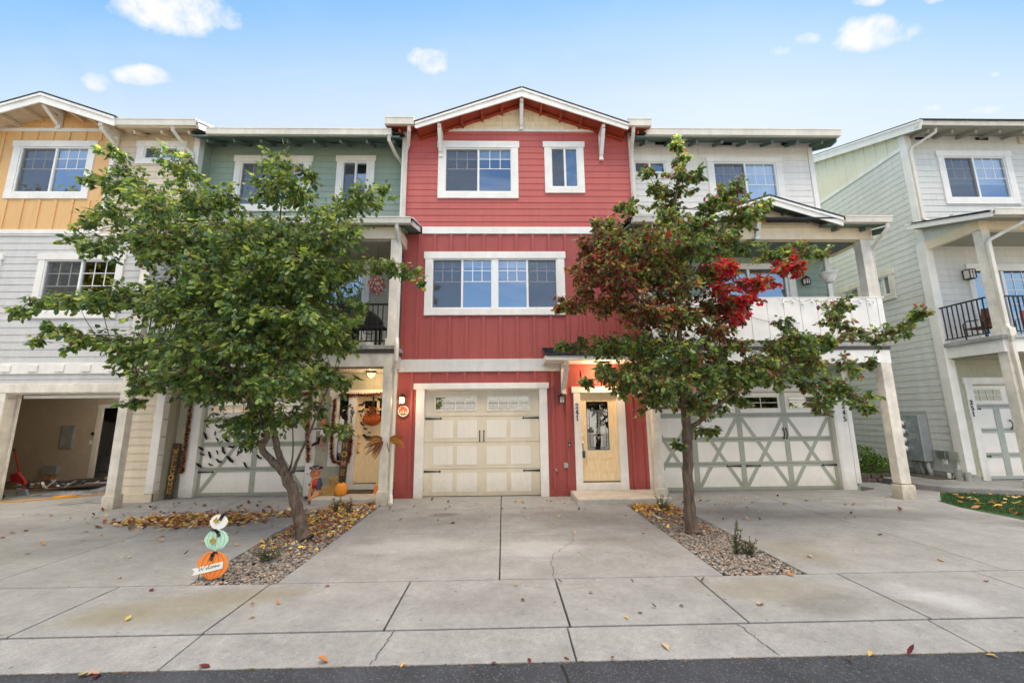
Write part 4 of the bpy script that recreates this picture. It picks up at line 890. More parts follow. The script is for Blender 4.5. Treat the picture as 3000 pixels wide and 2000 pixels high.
m = MB(); siding(m, P, (-14.5, -7.1), 2.83, 5.74, [W2[1], WN[1]], phase=.02); siding(m, P, (-14.5, -7.1), 2.38, 2.60, [], phase=.05); siding(m, P, (-14.5, -10.5), 0, 2.38, []); part('middle_wall', m, 'ivory_siding', H)
m = MB(); siding(m, P, (-7.75, -7.1), .16, 2.38, [gar]); m.fbox(P, -7.74, -7.11, 0, .16, -.005, .028); part('garage_wall', m, 'beige_siding', H)
m = MB(); m.fbox(P, -14.5, -9.03, 5.742, 5.842, -.005, .045); m.fbox(P, -14.5, -7.1, 5.70, 5.742, -.005, .03); m.fbox(P, -12.3, -8.96, 8.29, 8.372, -.005, .05); m.fbox(P, -14.5, -7.3, 2.60, 2.835, -.005, .035)
for x in (-11.02, -10.46, -9.9, -9.355, -8.81, -8.245): m.fbox(P, x-.095, x+.095, 2.645, 2.79, .035, .06)
part('trim_band', m, 'white_trim', H, bevel=.005)
m = MB(); m.fbox(P, -9.09, -8.99, 5.842, 8.37, -.005, .045); m.box(-7.215, -7.085, -.04, .12, 5.0, 8.36); m.box(-7.25, -7.085, -.04, .0, .16, 5.0); m.box(-7.1, -7.085, 0, .12, .16, 5.0)
pieces('corner_board', m, 'white_trim', H, bevel=.005)
window(H, P, *WY, split=.51, gr=(.77, .54), raised=.2); window(H, P, *WB, split=.50, cols=0, gr=(), raised=0); window(H, P, *W2, split=.5, gr=(.76, .50), raised=0, shade=True); window(H, P, *WN, raised=.3)
m = MB(); m.fbox(P, -10.62, -7.5, 2.205, 2.39, -.005, .05); m.fbox(P, -10.56, -10.36, 0, 2.205, -.01, .04); m.fbox(P, -10.42, -10.36, 0, 2.205, -.24, -.011); m.fbox(P, -10.36, -7.74, 2.18, 2.204, -.24, -.0)
m.fbox(P, -10.359, -10.33, 0, 2.18, -.24, -.20); part('garage_trim', m, 'weathered_trim', H, bevel=.005)
m = MB(); m.fbox(P, -10.3, -7.75, 2.10, 2.165, -.30, -.24); part('rolled_up_door', m, 'vinyl', H)
# garage interior
m = MB(); dk = (-11.35, -10.55, 0.02, 1.96)
flat(m, FX(3.2), -14, -7.12, -.02, 2.6, [dk]); m.add([(-14,.1,-.02),(-14,3.2,-.02),(-14,3.2,2.6),(-14,.1,2.6)], [(0,1,2,3)]); m.add([(-7.74,.26,0),(-7.74,3.2,0),(-7.74,3.2,2.6),(-7.74,.26,2.6)], [(0,1,2,3)])
m.add([(-14,.1,2.5),(-7.12,.1,2.5),(-7.12,3.25,2.5),(-14,3.25,2.5)], [(0,1,2,3)]); m.add([(-14,.2,0),(-10.42,.2,0),(-10.42,.2,2.6),(-14,.2,2.6)], [(0,1,2,3)])
GI = part('garage_interior', m, 'tan_wall', H)
m = MB(); Pi = FX(3.2); m.fbox(Pi, -11.47, -11.35, .02, 1.96, -.05, .02); m.fbox(Pi, -11.48, -10.45, 1.96, 2.06, -.05, .022); m.fbox(Pi, -10.55, -10.43, .02, 1.96, -.05, .02); part('inner_door_trim', m, 'cream_panel', GI)
m = MB(); m.box(-11.9, -7.2, 5.6, 5.65, 0, 2.6); m.box(-12.4, -12.3, 3.25, 5.6, 0, 2.6); m.box(-12.4, -7.2, 3.22, 5.6, 2.5, 2.55); m.box(-12.4, -7.2, 3.21, 5.6, -.05, .01)
for i in range(7): m.box(-12.2, -11.15, 3.7+.25*i, 3.95+.25*i, .0, .18*(i+1))
part('stairwell', m, 'room', GI)
m = MB(); m.bar((-11.05, 3.75, 1.0), (-10.3, 4.4, 1.6), .14, .06); m.box(-11.12, -10.98, 3.68, 3.8, 0, 1.0); m.prism([(-11.0, 0.0), (-10.3, 0), (-10.3, 1.55), (-11.0, .98)], FX(3.9), 0, .08); part('stair_rail_wall', m, 'tan_wall', GI)
m = MB(); m.fbox(Pi, -12.37, -12.0, .84, 1.485, 0, .03); m.fbox(Pi, -12.345, -12.025, .865, 1.46, .03, .045); m.fbox(Pi, -12.29, -12.24, 1.14, 1.18, .045, .055); part('electrical_panel', m, 'galvanised', GI, bevel=.004)
m = MB(); m.fbox(Pi, -11.545, -11.465, 1.21, 1.29, 0, .03); part('thermostat', m, 'rubber', GI); m = MB(); m.fbox(Pi, -11.57, -11.50, .96, 1.07, 0, .012); part('light_switch', m, 'vinyl', GI)
# gable, eave
GX, GY, hw, EV, SL = -10.35, -.5, 1.72, 8.275, .352
m = MB()
for s_ in (-1, 1):
    top = lambda x: EV+(hw-abs(x))*SL
    for (z_up, z_dn, d0, d1) in ((0, .225, 0, .03), (.02, .06, .031, .055)):
        poly = [(s_*hw, top(hw)+z_up), (0, top(0)+z_up), (0, top(0)-z_dn), (s_*hw, top(hw)-z_dn*.9)]
        m.prism([(GX+a, b) for a, b in (poly if s_ < 0 else poly[::-1])], lambda u, v, d: (u, GY-d, v), d0, d1)
part('fascia', m, 'white_trim', H, bevel=.004)
m = MB()
for s_ in (-1, 1):
    z0, z1 = EV-.03, EV-.03+hw*SL
    m.prism([(s_*hw, z0), (0, z1), (0, z1-.025), (s_*hw, z0-.025)], lambda u, v, d: (GX+u, d, v), GY, 3.0)
part('soffit', m, 'tan_soffit', H)
m = MB()
for s_ in (-1, 1):
    for k_ in (1, 2, 3): a = s_*hw*k_/3.6; z = EV-.11+(hw-abs(a))*SL; m.bar((GX+a, GY+.03, z), (GX+a, .0, z), .05, .09)
pieces('lookout', m, 'tan_soffit', H)
for x, zl, zt in ((-10.38, 8.36, 8.80), (-9.0, 7.85, 8.22)):
    m = MB(); knee_brace(m, x, zl, zt, GY+.03, -.02, .1); part('bracket', m, 'white_trim', H, bevel=.005)
eave(H, -8.65, -6.84, -.44, 8.10, .3, .4, 'tan_soffit', vents=(-8.45,), wall_y=0, wall_z=8.36); gutter(H, -8.64, -6.86, -.53, 8.125, 8.27)
m = MB(); m.bar((-6.845, -.46, 8.175), (-6.845, .42, 8.175+.88*.4), .03, .19); part('fascia', m, 'white_trim', H)
roof(H, [[(GX-hw, GY-.06, EV), (GX, GY-.06, EV+hw*SL), (GX, 6, EV+hw*SL), (GX-hw, 6, EV)], [(GX+hw+.02, GY-.06, EV), (GX, GY-.06, EV+hw*SL), (GX, 6, EV+hw*SL), (GX+hw+.02, 6, EV)],
         [(-14.6, -.46, 8.20), (-12.07, -.46, 8.20), (-12.07, .02, 8.39), (-14.6, .02, 8.39)], [(-8.64, -.46, 8.20), (-6.82, -.46, 8.20), (-6.82, .02, 8.39), (-8.64, .02, 8.39)], [(-14.6, .021, 8.39), (-6.82, .021, 8.39), (-6.82, 5.5, 10.6), (-14.6, 5.5, 10.6)], [(-14.6, 11.4, 8.20), (-6.82, 11.4, 8.20), (-6.82, 5.5, 10.6), (-14.6, 5.5, 10.6)]])
shell(H, -14.5, -7.12, .05, 11, 8.4, 10.55, 'beige_siding')
downspout(H, [(-7.42, -.44, 8.14), (-7.42, -.42, 8.05), (-7.30, -.14, 7.80), (-7.19, -.085, 7.68), (-7.17, -.08, 7.55), (-7.17, -.08, 5.6)])

# ================================================================== WHITE TOWNHOUSE (245)
H = thing('townhouse', 'ivory townhouse with white balcony parapet, X-braced garage door and house number 245', 'house', (5.4, .3, 0))
Y5 = .3; P = FX(Y5)
WL = ((3.05, 4.20, 7.34, 7.935), (3.27, 4.03, 7.495, 7.787)); WR = ((5.055, 6.985, 6.35, 7.917), (5.23, 6.80, 6.50, 7.78))
m = MB(); siding(m, P, (3.16, 7.75), 6.0, 8.38, [WL[1], WR[1]], phase=.08); part('upper_wall', m, 'cream_siding', H)
window(H, P, *WL, split=.5, cols=0, gr=(), raised=0); window(H, P, *WR, split=.51, gr=(.78, .55), curtain=True)
gar = (3.2, 7.37, 0, 2.15); bd = (4.9, 6.75, 3.05, 5.0)
m = MB(); siding(m, P, (3.1, 7.75), 0, 2.9, [gar], phase=.02); siding(m, P, (3.1, 7.75), 3.0, 5.4, [bd], phase=.04)
siding(m, lambda u, v, d: (7.75+d, u, v), (.3, 11), 0, 8.4, []); part('lower_wall', m, 'green_siding', H)
m = MB(); m.fbox(P, 3.1, 7.67, 2.15, 2.275, -.005, .045); m.fbox(P, 7.365, 7.665, 0, 2.15, -.12, .035); m.fbox(P, 3.08, 3.2, 0, 2.15, -.12, .035); m.fbox(P, 3.2, 7.365, 2.125, 2.149, -.12, 0)
m.fbox(P, 7.40, 7.43, 0, 2.12, .035, .042); part('garage_trim', m, 'white_trim', H, bevel=.004)
m = MB(); m.box(7.67, 7.775, Y5-.04, Y5+.07, .13, 5.3); m.box(7.66, 7.775, Y5-.04, Y5+.07, 5.6, 8.38); pieces('corner_board', m, 'white_trim', H, bevel=.004)
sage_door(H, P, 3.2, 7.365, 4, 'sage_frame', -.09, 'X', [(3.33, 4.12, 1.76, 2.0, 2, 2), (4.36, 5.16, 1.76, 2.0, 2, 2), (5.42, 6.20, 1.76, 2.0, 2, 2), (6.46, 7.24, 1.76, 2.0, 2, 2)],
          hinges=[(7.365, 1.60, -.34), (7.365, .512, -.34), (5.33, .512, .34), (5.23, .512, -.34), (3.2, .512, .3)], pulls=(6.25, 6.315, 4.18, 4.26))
m = MB(); [glyph(m, FX(Y5-.038), ch, 7.575, z, .062, .10, .015, 0, .012) for ch, z in (('2', 1.74), ('4', 1.60), ('5', 1.46))]; part('house_number', m, 'black_iron', H)
m = MB(); a, b, c, e = bd
for (p, q) in ((a-.16, a), (b, b+.16)): m.fbox(P, p, q, c, e, -.02, .04)
m.fbox(P, a-.2, b+.2, e, e+.13, -.02, .045); part('balcony_door_trim', m, 'white_trim', H)
m = MB(); m.add([P(a,c,-.04), P(b,c,-.04), P(b,e,-.04), P(a,e,-.04)], [(0,1,2,3)], 1); [m.fbox(P, q-.03, q+.03, c, e, -.04, 0) for q in (a+.03, (a+b)/2, b-.03)]; m.fbox(P, a-.02, b+.02, c, e, -.6, -.58, 2)
part('balcony_door', m, ['vinyl', 'pane', 'room'], H)
F0 = -.76
m = MB(); m.box(2.90, 7.90, F0, F0+.1, 2.635, 2.90); m.box(7.80, 7.899, F0+.101, Y5, 2.635, 2.90); m.box(2.90, 3.0, F0+.101, -.05, 2.635, 2.90); part('balcony_beam', m, 'white_trim', H, bevel=.005)
m = MB(); m.box(2.89, 7.912, F0-.012, Y5-.002, 2.901, 2.968); part('flashing', m, 'brown_flashing', H)
m = MB(); m.box(2.86, 7.965, F0-.05, -.045, 2.969, 3.045); m.box(3.1, 7.965, -.044, Y5-.003, 2.969, 3.044); part('balcony_slab', m, 'concrete_trim', H, bevel=.008)
m = MB(); m.box(3.1, 7.78, F0+.1, Y5-.001, 2.61, 2.636); pieces('porch_ceiling', m, 'grey_soffit', H)
m = MB(); m.box(3.0, 7.9, F0+.14, Y5, 5.31, 5.35); part('balcony_ceiling', m, 'green_soffit', H)
m = MB(); m.box(2.93, 7.93, F0+.015, F0+.06, 3.105, 3.99); m.box(7.87, 7.935, F0+.061, Y5, 3.105, 3.99); xs = [2.93]+[3.0+.352*i for i in range(14)]+[7.80, 7.93]; [m.box(p+.006, q-.006, F0, F0+.0149, 3.11, 3.988) for p, q in zip(xs[:-1], xs[1:])]; m.box(2.90, 7.965, F0-.005, F0+.085, 3.99, 4.015); m.box(7.855, 7.966, F0+.086, Y5, 3.99, 4.014)
part('parapet', m, 'white_trim', H, bevel=.004)
for x0, x1 in ((2.94, 3.085), (7.675, 7.885)):
    m = MB(); m.box(x0, x1, F0, F0+.18, .28 if x0 > 5 else .25, 2.635); z0 = 0 if x0 > 5 else .115
    m.box(x0-.02, x1+.045, F0-.025, F0+.205, z0, .25); m.box(x0-.012, x1+.036, F0-.017, F0+.197, .25, .262)
    part('porch_post', m, 'weathered_trim', H, bevel=.005)
    m = MB(); m.box(x0-(.0 if x0 > 5 else 0), x1, F0+.01, F0+.19, 4.015, 5.29); part('balcony_post', m, 'weathered_trim', H, bevel=.005)
m = MB(); m.box(2.92, 7.90, F0-.005, F0+.15, 5.29, 5.55); m.box(7.75, 7.899, F0+.151, Y5, 5.292, 5.548); m.box(7.875, 7.935, F0-.02, F0-.006, 5.27, 5.56); part('porch_beam', m, 'tan_trim', H, bevel=.005)
# porch roof with its small gable
PG, PX, hw, PT, SL = -1.05, 5.575, 1.50, 6.10, .325
m = MB(); EV = PT-hw*SL
for s_ in (-1, 1):
    top = lambda x: EV+(hw-abs(x))*SL
    for (z_up, z_dn, d0, d1) in ((0, .165, 0, .03), (.02, .05, .031, .055)):
        poly = [(s_*hw, top(hw)+z_up), (0, top(0)+z_up), (0, top(0)-z_dn), (s_*hw, top(hw)-z_dn)]
        m.prism([(PX+a, b) for a, b in (poly if s_ < 0 else poly[::-1])], lambda u, v, d: (u, PG-d, v), d0, d1)
part('porch_fascia', m, 'white_trim', H, bevel=.004)
m = MB()
for s_ in (-1, 1):
    m.prism([(s_*hw, EV-.03), (0, PT-.03), (0, PT-.055), (s_*hw, EV-.055)], lambda u, v, d: (PX+u, d, v), PG, .25)
    for k_ in (.3, .66): a = s_*hw*k_; z = EV-.09+(hw-abs(a))*SL; m.bar((PX+a, PG+.03, z), (PX+a, F0, z), .045, .08)
part('porch_soffit', m, 'green_soffit', H)
m = MB(); siding(m, FX(F0), lambda z: (PX-(PT-.07-z)/SL, PX+(PT-.07-z)/SL), 5.60, 6.0, []); m.fbox(FX(F0), PX-1.45, PX+1.45, 5.551, 5.60, 0, .03); part('porch_gable', m, 'beige_siding', H)
m = MB(); knee_brace(m, PX-.16, 5.30, 5.93, PG+.04, F0-.01, .085); part('bracket', m, 'white_trim', H)
roof(H, [[(PX-hw-.02, PG-.06, EV), (PX, PG-.06, PT), (PX, .3, PT), (PX-hw-.02, .3, EV)], [(PX+hw+.02, PG-.06, EV), (PX, PG-.06, PT), (PX, .3, PT), (PX+hw+.02, .3, EV)], [(2.6, -1.08, 5.60), (8.05, -1.08, 5.60), (8.05, .3, 5.90), (2.6, .3, 5.90)]], 'porch_roof')
for a, b in ((2.66, 4.08), (7.08, 8.06)):
    gutter(H, a, b, -1.17, 5.505, 5.635); eave(H, a-.3 if a > 5 else a, b-.03, -1.03, 5.49, .3, .22, 'green_soffit', wall_y=F0)
m = MB(); m.prism([(-1.06, 5.44), (.3, 5.74), (.3, 5.62), (-1.0, 5.33)], lambda u, v, d: (d, u, v), 7.99, 8.02); part('rake_board', m, 'green_soffit', H)
downspout(H, [(7.98, -1.10, 5.5), (7.98, -1.09, 5.40), (7.94, -1.0, 5.30), (7.925, -.75, 5.12), (7.925, -.70, 5.05), (7.925, -.69, 4.03)])
downspout(H, [(3.1, -1.1, 5.5), (3.1, -1.08, 5.4), (3.15, -.6, 5.2), (3.165, -.085, 5.1)])
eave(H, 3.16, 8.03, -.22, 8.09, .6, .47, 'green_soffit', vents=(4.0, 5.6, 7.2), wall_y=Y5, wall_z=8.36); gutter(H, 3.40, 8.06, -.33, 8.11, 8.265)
m = MB(); m.prism([(-.2, 8.13), (5.5, 10.8), (5.5, 10.6), (0.0, 8.02), (-.18, 8.03)], lambda u, v, d: (d, u, v), 8.01, 8.035); part('rake_board', m, 'green_soffit', H)
roof(H, [[(3.1, -.24, 8.17), (8.06, -.24, 8.17), (8.06, 5.5, 10.87), (3.1, 5.5, 10.87)], [(3.1, 11.4, 8.17), (8.06, 11.4, 8.17), (8.06, 5.5, 10.87), (3.1, 5.5, 10.87)]])
shell(H, 3.12, 7.745, .4, 11, 8.4, 10.8, 'green_siding')
m = MB(); m.add([(3.1,.9,2.95),(7.74,.9,2.95),(7.74,.9,-.02),(3.1,.9,-.02)], [(0,1,2,3)]); part('inner_wall', m, 'room', H)

# ================================================================== PALE GREEN TOWNHOUSE (251)
H = thing('townhouse', 'pale green townhouse across the side path at the right edge, house number 251', 'house', (12, .5, 0))
X6, Y6 = 10.45, .5; P = FX(Y6); S = SX(X6)
WF = ((11.17, 13.16, 6.785, 8.255), (11.355, 12.97, 6.95, 8.105)); bd = (11.46, 13.3, 3.2, 5.02)
m = MB(); siding(m, P, (X6, 14.5), 6.0, 8.72, [WF[1]], phase=.05); siding(m, P, (X6, 14.5), 3.15, 5.72, [bd])
S1 = ((1.38, 2.05, 4.62, 5.44), (1.53, 1.90, 4.76, 5.28)); S2 = ((2.38, 3.15, 4.62, 5.40), (2.52, 3.02, 4.76, 5.24))
siding(m, S, (Y6, 11), .25, 8.42, [S1[1], S2[1]], t=.010, phase=.06); part('wall', m, 'pale_green_siding', H)
m = MB(); siding(m, P, (X6, 14.5), .2, 2.9, [(10.84, 13.3, 0, 2.3)], exp=.18, shingle=True); part('shingle_wall', m, 'sage_shingle', H)
m = MB(); m.fbox(S, Y6, 11, -.05, .25, -.005, .012); m.fbox(P, X6, 10.7, 0, .25, -.005, .012); part('foundation', m, 'pipe_grey', H)
m = MB(); zt = 8.42; pts = [(Y6, zt), (5.4, zt), (5.4, 8.58+5.4*.385), (Y6, 8.58+Y6*.385)]; m.prism(pts, S, -.005, .01)
for y in (.98, 1.32, 1.65, 1.99, 2.32, 2.65, 2.98, 3.32, 3.65, 3.98, 4.3): m.fbox(S, y-.02, y+.02, zt+.05, 8.57+y*.385, .01, .03)
part('gable_panel', m, 'cream_batten', H)
m = MB(); m.fbox(S, Y6, 5.4, zt-.06, zt+.05, 0, .035); m.box(X6-.04, X6+.13, Y6-.04, Y6+.13, 5.6, 8.75); m.box(X6-.08, X6+.12, Y6-.05, Y6+.15, .25, 5.75); pieces('corner_board', m, 'white_trim', H, bevel=.004)
m = MB(); m.box(X6-.36, X6-.32, 0, .0001, 0, .0001)
m = MB(); m.bar((X6-.15, -.10, 8.58), (X6-.15, 5.4, 8.58+5.5*.385), .03, .21); m.bar((X6-.16, -.10, 8.68), (X6-.16, 5.4, 8.68+5.5*.385), .045, .05); part('rake_board', m, 'white_trim', H)
m = MB(); m.prism([(-.1, 8.58), (5.4, 8.58+5.5*.385), (5.4, 8.55+5.5*.385), (-.1, 8.55)], lambda u, v, d: (d, u, v), X6-.14, 14.5); part('soffit', m, 'grey_soffit', H)
window(H, P, *WF, split=.49, gr=(.75, .49), raised=.6)
window(H, S, *S1, split=.5, cols=2, gr=(.6,), raised=0, trim='weathered_trim'); window(H, S, *S2, split=.5, cols=2, gr=(.6,), raised=0, trim='weathered_trim')
eave(H, X6-.14, 14.6, -.05, 8.54, .7, .30, 'grey_soffit', vents=(10.9, 12.5), wall_y=Y6, wall_z=8.69); gutter(H, 10.27, 14.6, -.02-.06, 8.575, 8.755)
m = MB(); m.fbox(P, 13.46, 13.66, 8.48, 8.70, 0, .05); part('vent_hood', m, 'weathered_trim', H)
roof(H, [[(X6-.17, -.1, 8.70), (14.6, -.1, 8.70), (14.6, 5.4, 8.70+5.5*.385), (X6-.17, 5.4, 8.70+5.5*.385)], [(X6-.17, 11, 8.5), (14.6, 11, 8.5), (14.6, 5.4, 8.70+5.5*.385), (X6-.17, 5.4, 8.70+5.5*.385)]])
shell(H, X6+.02, 14.5, .6, 11, 8.5, 10.75, 'pale_green_siding')
downspout(H, [(10.75, .0, 8.56), (10.75, .02, 8.46), (10.50, .38, 8.30), (10.47, .42, 8.18), (10.47, .42, 6.35), (10.56, .36, 6.26)])
# its porch and balcony
F1 = -.68
m = MB(); m.box(X6-.03, 14.5, F1, F1+.1, 2.86, 3.13); m.box(X6-.03, X6+.07, F1+.101, Y6-.051, 2.86, 3.13); part('balcony_beam', m, 'white_trim', H, bevel=.005)
m = MB(); m.box(X6-.07, 14.5, F1-.04, Y6-.051, 3.131, 3.215); m.box(X6+.13, 14.5, Y6-.05, Y6, 3.131, 3.214); part('balcony_slab', m, 'concrete_trim', H, bevel=.008)
m = MB(); m.box(X6+.07, 14.5, F1+.1, Y6-.001, 2.83, 2.861); m.box(X6, 14.5, F1+.05, Y6-.001, 5.66, 5.69); pieces('porch_ceiling', m, 'grey_soffit', H)
m = MB(); px = 10.47
m.box(px, px+.20, F1, F1+.18, .28, 2.86); m.box(px-.03, px+.23, F1-.03, F1+.21, .115, .28); part('porch_post', m, 'weathered_trim', H, bevel=.005)
m = MB(); m.box(px, px+.19, F1+.005, F1+.175, 3.37, 5.56); m.box(px-.03, px+.26, F1-.02, F1+.205, 3.215, 3.37); part('balcony_post', m, 'weathered_trim', H, bevel=.005)
m = MB(); m.box(X6-.01, 14.5, F1-.01, F1+.14, 5.56, 5.80); m.box(X6-.005, X6+.1, F1+.141, Y6-.051, 5.562, 5.78); part('porch_beam', m, 'tan_trim', H, bevel=.005)
m = MB(); m.bar((X6-.22, -1.13, 5.71), (X6-.22, .62, 6.235), .03, .14); m.bar((X6-.235, -1.16, 5.765), (X6-.235, .65, 6.305), .03, .04); part('porch_rake', m, 'white_trim', H)
m = MB(); m.prism([(-.6, 5.78), (Y6, 5.78), (Y6, 6.10), (-.6, 5.80)], SX(X6+.02), 0, .02); part('porch_side_panel', m, 'pale_green_siding', H)
m = MB(); m.prism([(-1.1, 5.66), (Y6, 6.14), (Y6, 6.11), (-1.1, 5.63)], lambda u, v, d: (d, u, v), X6-.2, 14.5); part('porch_soffit', m, 'grey_soffit', H)
gutter(H, 10.235, 14.6, -1.2, 5.665, 5.795); roof(H, [[(X6-.25, -1.12, 5.75), (14.6, -1.12, 5.75), (14.6, Y6, 6.25), (X6-.25, Y6, 6.25)]], 'porch_roof')
m = MB(); m.tube([(11.05, .30, 6.14), (11.05, .30, 6.40)], .035, 10); part('roof_pipe', m, 'pipe_grey', H)
m = MB()
m.box(X6-.01, X6+.02, F1+.18, Y6-.05, 4.055, 4.085); m.box(X6-.005, X6+.015, F1+.18, Y6-.05, 3.29, 3.315)
y = F1+.24
while y < Y6-.06: m.box(X6-.004, X6+.014, y-.009, y+.009, 3.315, 4.055); y += .104
m.box(px+.2, 14.5, F1+.06, F1+.09, 4.055, 4.085); m.box(px+.2, 14.5, F1+.065, F1+.085, 3.29, 3.315); x = px+.27
while x < 14.4: m.box(x-.009, x+.009, F1+.066, F1+.084, 3.315, 4.055); x += .104
part('railing', m, 'black_iron', H)
downspout(H, [(10.99, -1.13, 5.68), (10.99, -1.12, 5.58), (10.75, -.85, 5.42), (10.52, -.745, 5.28), (10.49, -.74, 5.18), (10.49, -.74, 3.42), (10.46, -.80, 3.32), (10.47, -.80, 3.18), (10.53, -.74, 3.05), (10.54, -.735, 2.9), (10.60, -.735, .30), (10.60, -.78, .18)])
m = MB(); a, b, c, e = bd; m.fbox(P, 11.34, 13.6, e, e+.175, -.01, .05); m.fbox(P, a-.11, a, c, e, -.02, .04); part('balcony_door_trim', m, 'white_trim', H)
m = MB(); m.add([P(a,c,-.04), P(b,c,-.04), P(b,e,-.04), P(a,e,-.04)], [(0,1,2,3)], 1)
for q in (a+.03, a+.66, a+.80, b-.03): m.fbox(P, q-.035, q+.035, c, e, -.05, .0)
for k_ in range(1, 4): x = a+.84+k_*.245; m.fbox(P, x-.008, x+.008, c, e, -.045, -.03)
for z in (4.80, 4.55, 4.2, 3.8): m.fbox(P, a+.8, b, z-.008, z+.008, -.044, -.031)
m.fbox(P, a-.02, b+.02, c, e, -.9, -.88, 2); part('balcony_door', m, ['vinyl', 'pane', 'room'], H)
Pg = FX(.58)
m = MB(); m.fbox(P, 10.70, 13.4, 2.285, 2.42, -.005, .045); m.fbox(P, 10.73, 10.90, .115, 2.285, -.12, .035); m.fbox(P, 10.90, 13.2, 2.26, 2.284, -.12, 0); part('garage_trim', m, 'white_trim', H, bevel=.004)
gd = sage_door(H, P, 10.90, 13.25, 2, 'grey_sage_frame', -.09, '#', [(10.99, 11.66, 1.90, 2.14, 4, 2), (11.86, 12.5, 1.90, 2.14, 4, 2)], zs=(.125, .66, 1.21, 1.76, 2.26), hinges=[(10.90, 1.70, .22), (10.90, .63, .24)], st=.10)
for u in (11.74, 11.83): hm = MB(); pull(hm, P, u, 1.22, 1.46, -.07); part('handle', hm, 'black_iron', gd)
m = MB(); [glyph(m, FX(Y6-.038), ch, 10.755, z, .06, .095, .015, 0, .012) for ch, z in (('2', 1.80), ('5', 1.67), ('1', 1.54))]; part('house_number', m, 'black_iron', H)
# ================================================================== lamps
def lantern(loc, label, lit=True, face='front', s=1.):
    t = thing('wall_lantern', label, 'wall lamp', loc); x, y, z = loc
    q = lambda a, b, c: (x+a*s, y+b*s, z+c*s)
    m = MB(); m.box(x-.03*s, x+.03*s, y-.015, y, z-.06*s, z+.12*s); m.tube([q(0, -.01, .08), q(0, -.05, .12), q(0, -.10, .105)], .010*s, 6); part('back_plate', m, 'bronze', t)
    m = MB(); w = .052*s
    m.lathe([(.10*s, .0), (.103*s, .008*s), (.05*s, .045*s), (.03*s, .052*s), (.03*s, .07*s), (.012*s, .085*s), (.0, .09*s)], q(0, -.10, .06), 4)
    m.box(x-.058*s, x+.058*s, y-.158*s, y-.042*s, z-.075*s, z-.06*s)
    for a in (-1, 1):
        for b in (-1, 1): m.box(x+a*.05*s-.006, x+a*.05*s+.006, y-.10*s+b*.05*s-.006, y-.10*s+b*.05*s+.006, z-.06*s, z+.06*s)
    m.box(x-.05*s, x+.05*s, y-.156*s, y-.15*s, z+.018*s, z+.026*s); m.box(x-.004*s, x+.004*s, y-.156*s, y-.15*s, z-.06*s, z+.06*s)
    fr = part('lantern_cage', m, 'bronze', t)
    rot = Matrix.Rotation(R(45), 4, 'Z')
    m = MB(); m.box(x-.044*s, x+.044*s, y-.144*s, y-.056*s, z-.06*s, z+.058*s); part('lamp_glass', m, 'lamp_glass' if lit else 'lamp_glass_dim', t)
    return t
def lamp_light(loc, w, name='bulb', col=(1, .68, .36)):
    l = bpy.data.lights.new(name, 'POINT'); l.energy = w; l.color = col; l.shadow_soft_size = .05
    o = bpy.data.objects.new(name, l); COL.objects.link(o); o.location = loc
lantern((-2.12, -.022, 1.985), 'lit black lantern above the round mushroom plaque on the red wall'); lamp_light((-2.12, -.23, 1.96), 3.5)
lantern((1.243, -.022, 1.965), 'dim black lantern between the red garage door and front door', False)
t = lantern((7.10, .27, 4.66), 'black lantern on the green wall behind the white balcony parapet', False)
t = thing('wall_lantern', 'boxy black lantern on the pale green balcony wall at the right edge', 'wall lamp', (11.30, .48, 4.90))
m = MB(); a, b, c = 11.30, .48, 4.90
for z in (-.12, .10): m.box(a-.08, a+.08, b-.17, b-.01, c+z, c+z+.02)
for dx in (-.074, .074):
    for dy in (-.164, -.02): m.box(a+dx-.008, a+dx+.008, b+dy-.006, b+dy+.008, c-.12, c+.1)
m.box(a-.08, a+.08, b-.172, b-.164, c+.03, c+.04); m.box(a-.006, a+.006, b-.172, b-.164, c-.12, c+.1); part('lantern_cage', m, 'black_iron', t)
m = MB(); m.box(a-.068, a+.068, b-.155, b-.02, c-.1, c+.098); part('lamp_glass', m, 'lamp_glass_dim', t)
def ceiling_lamp(loc, label, w):
    t = thing('porch_ceiling_lamp', label, 'ceiling lamp', loc); x, y, z = loc
    m = MB(); m.lathe([(.11, 0), (.11, -.02), (.0, -.02)], loc, 8); m.lathe([(.118, -.02), (.118, -.035), (.10, -.035)], loc, 8)
    for k_ in range(8): a_ = 2*math.pi*k_/8; m.bar((x+.112*math.cos(a_), y+.112*math.sin(a_), z-.03), (x+.07*math.cos(a_), y+.07*math.sin(a_), z-.125), .008, .008)
    m.lathe([(.072, -.122), (.075, -.13), (.0, -.135)], loc, 8)
    part('lamp_frame', m, 'bronze', t); m = MB(); m.lathe([(.104, -.036), (.066, -.121), (0, -.122)], loc, 8); part('lamp_glass', m, 'lamp_glass', t)
    lamp_light((x, y, z-.20), w)
ceiling_lamp((2.10, -.40, 2.733), 'lit lamp under the small canopy over the front door of number 241', 13)
ceiling_lamp((-2.80, -.10, 2.598), 'lit lamp on the porch ceiling above the pumpkin-wreath door', 6)

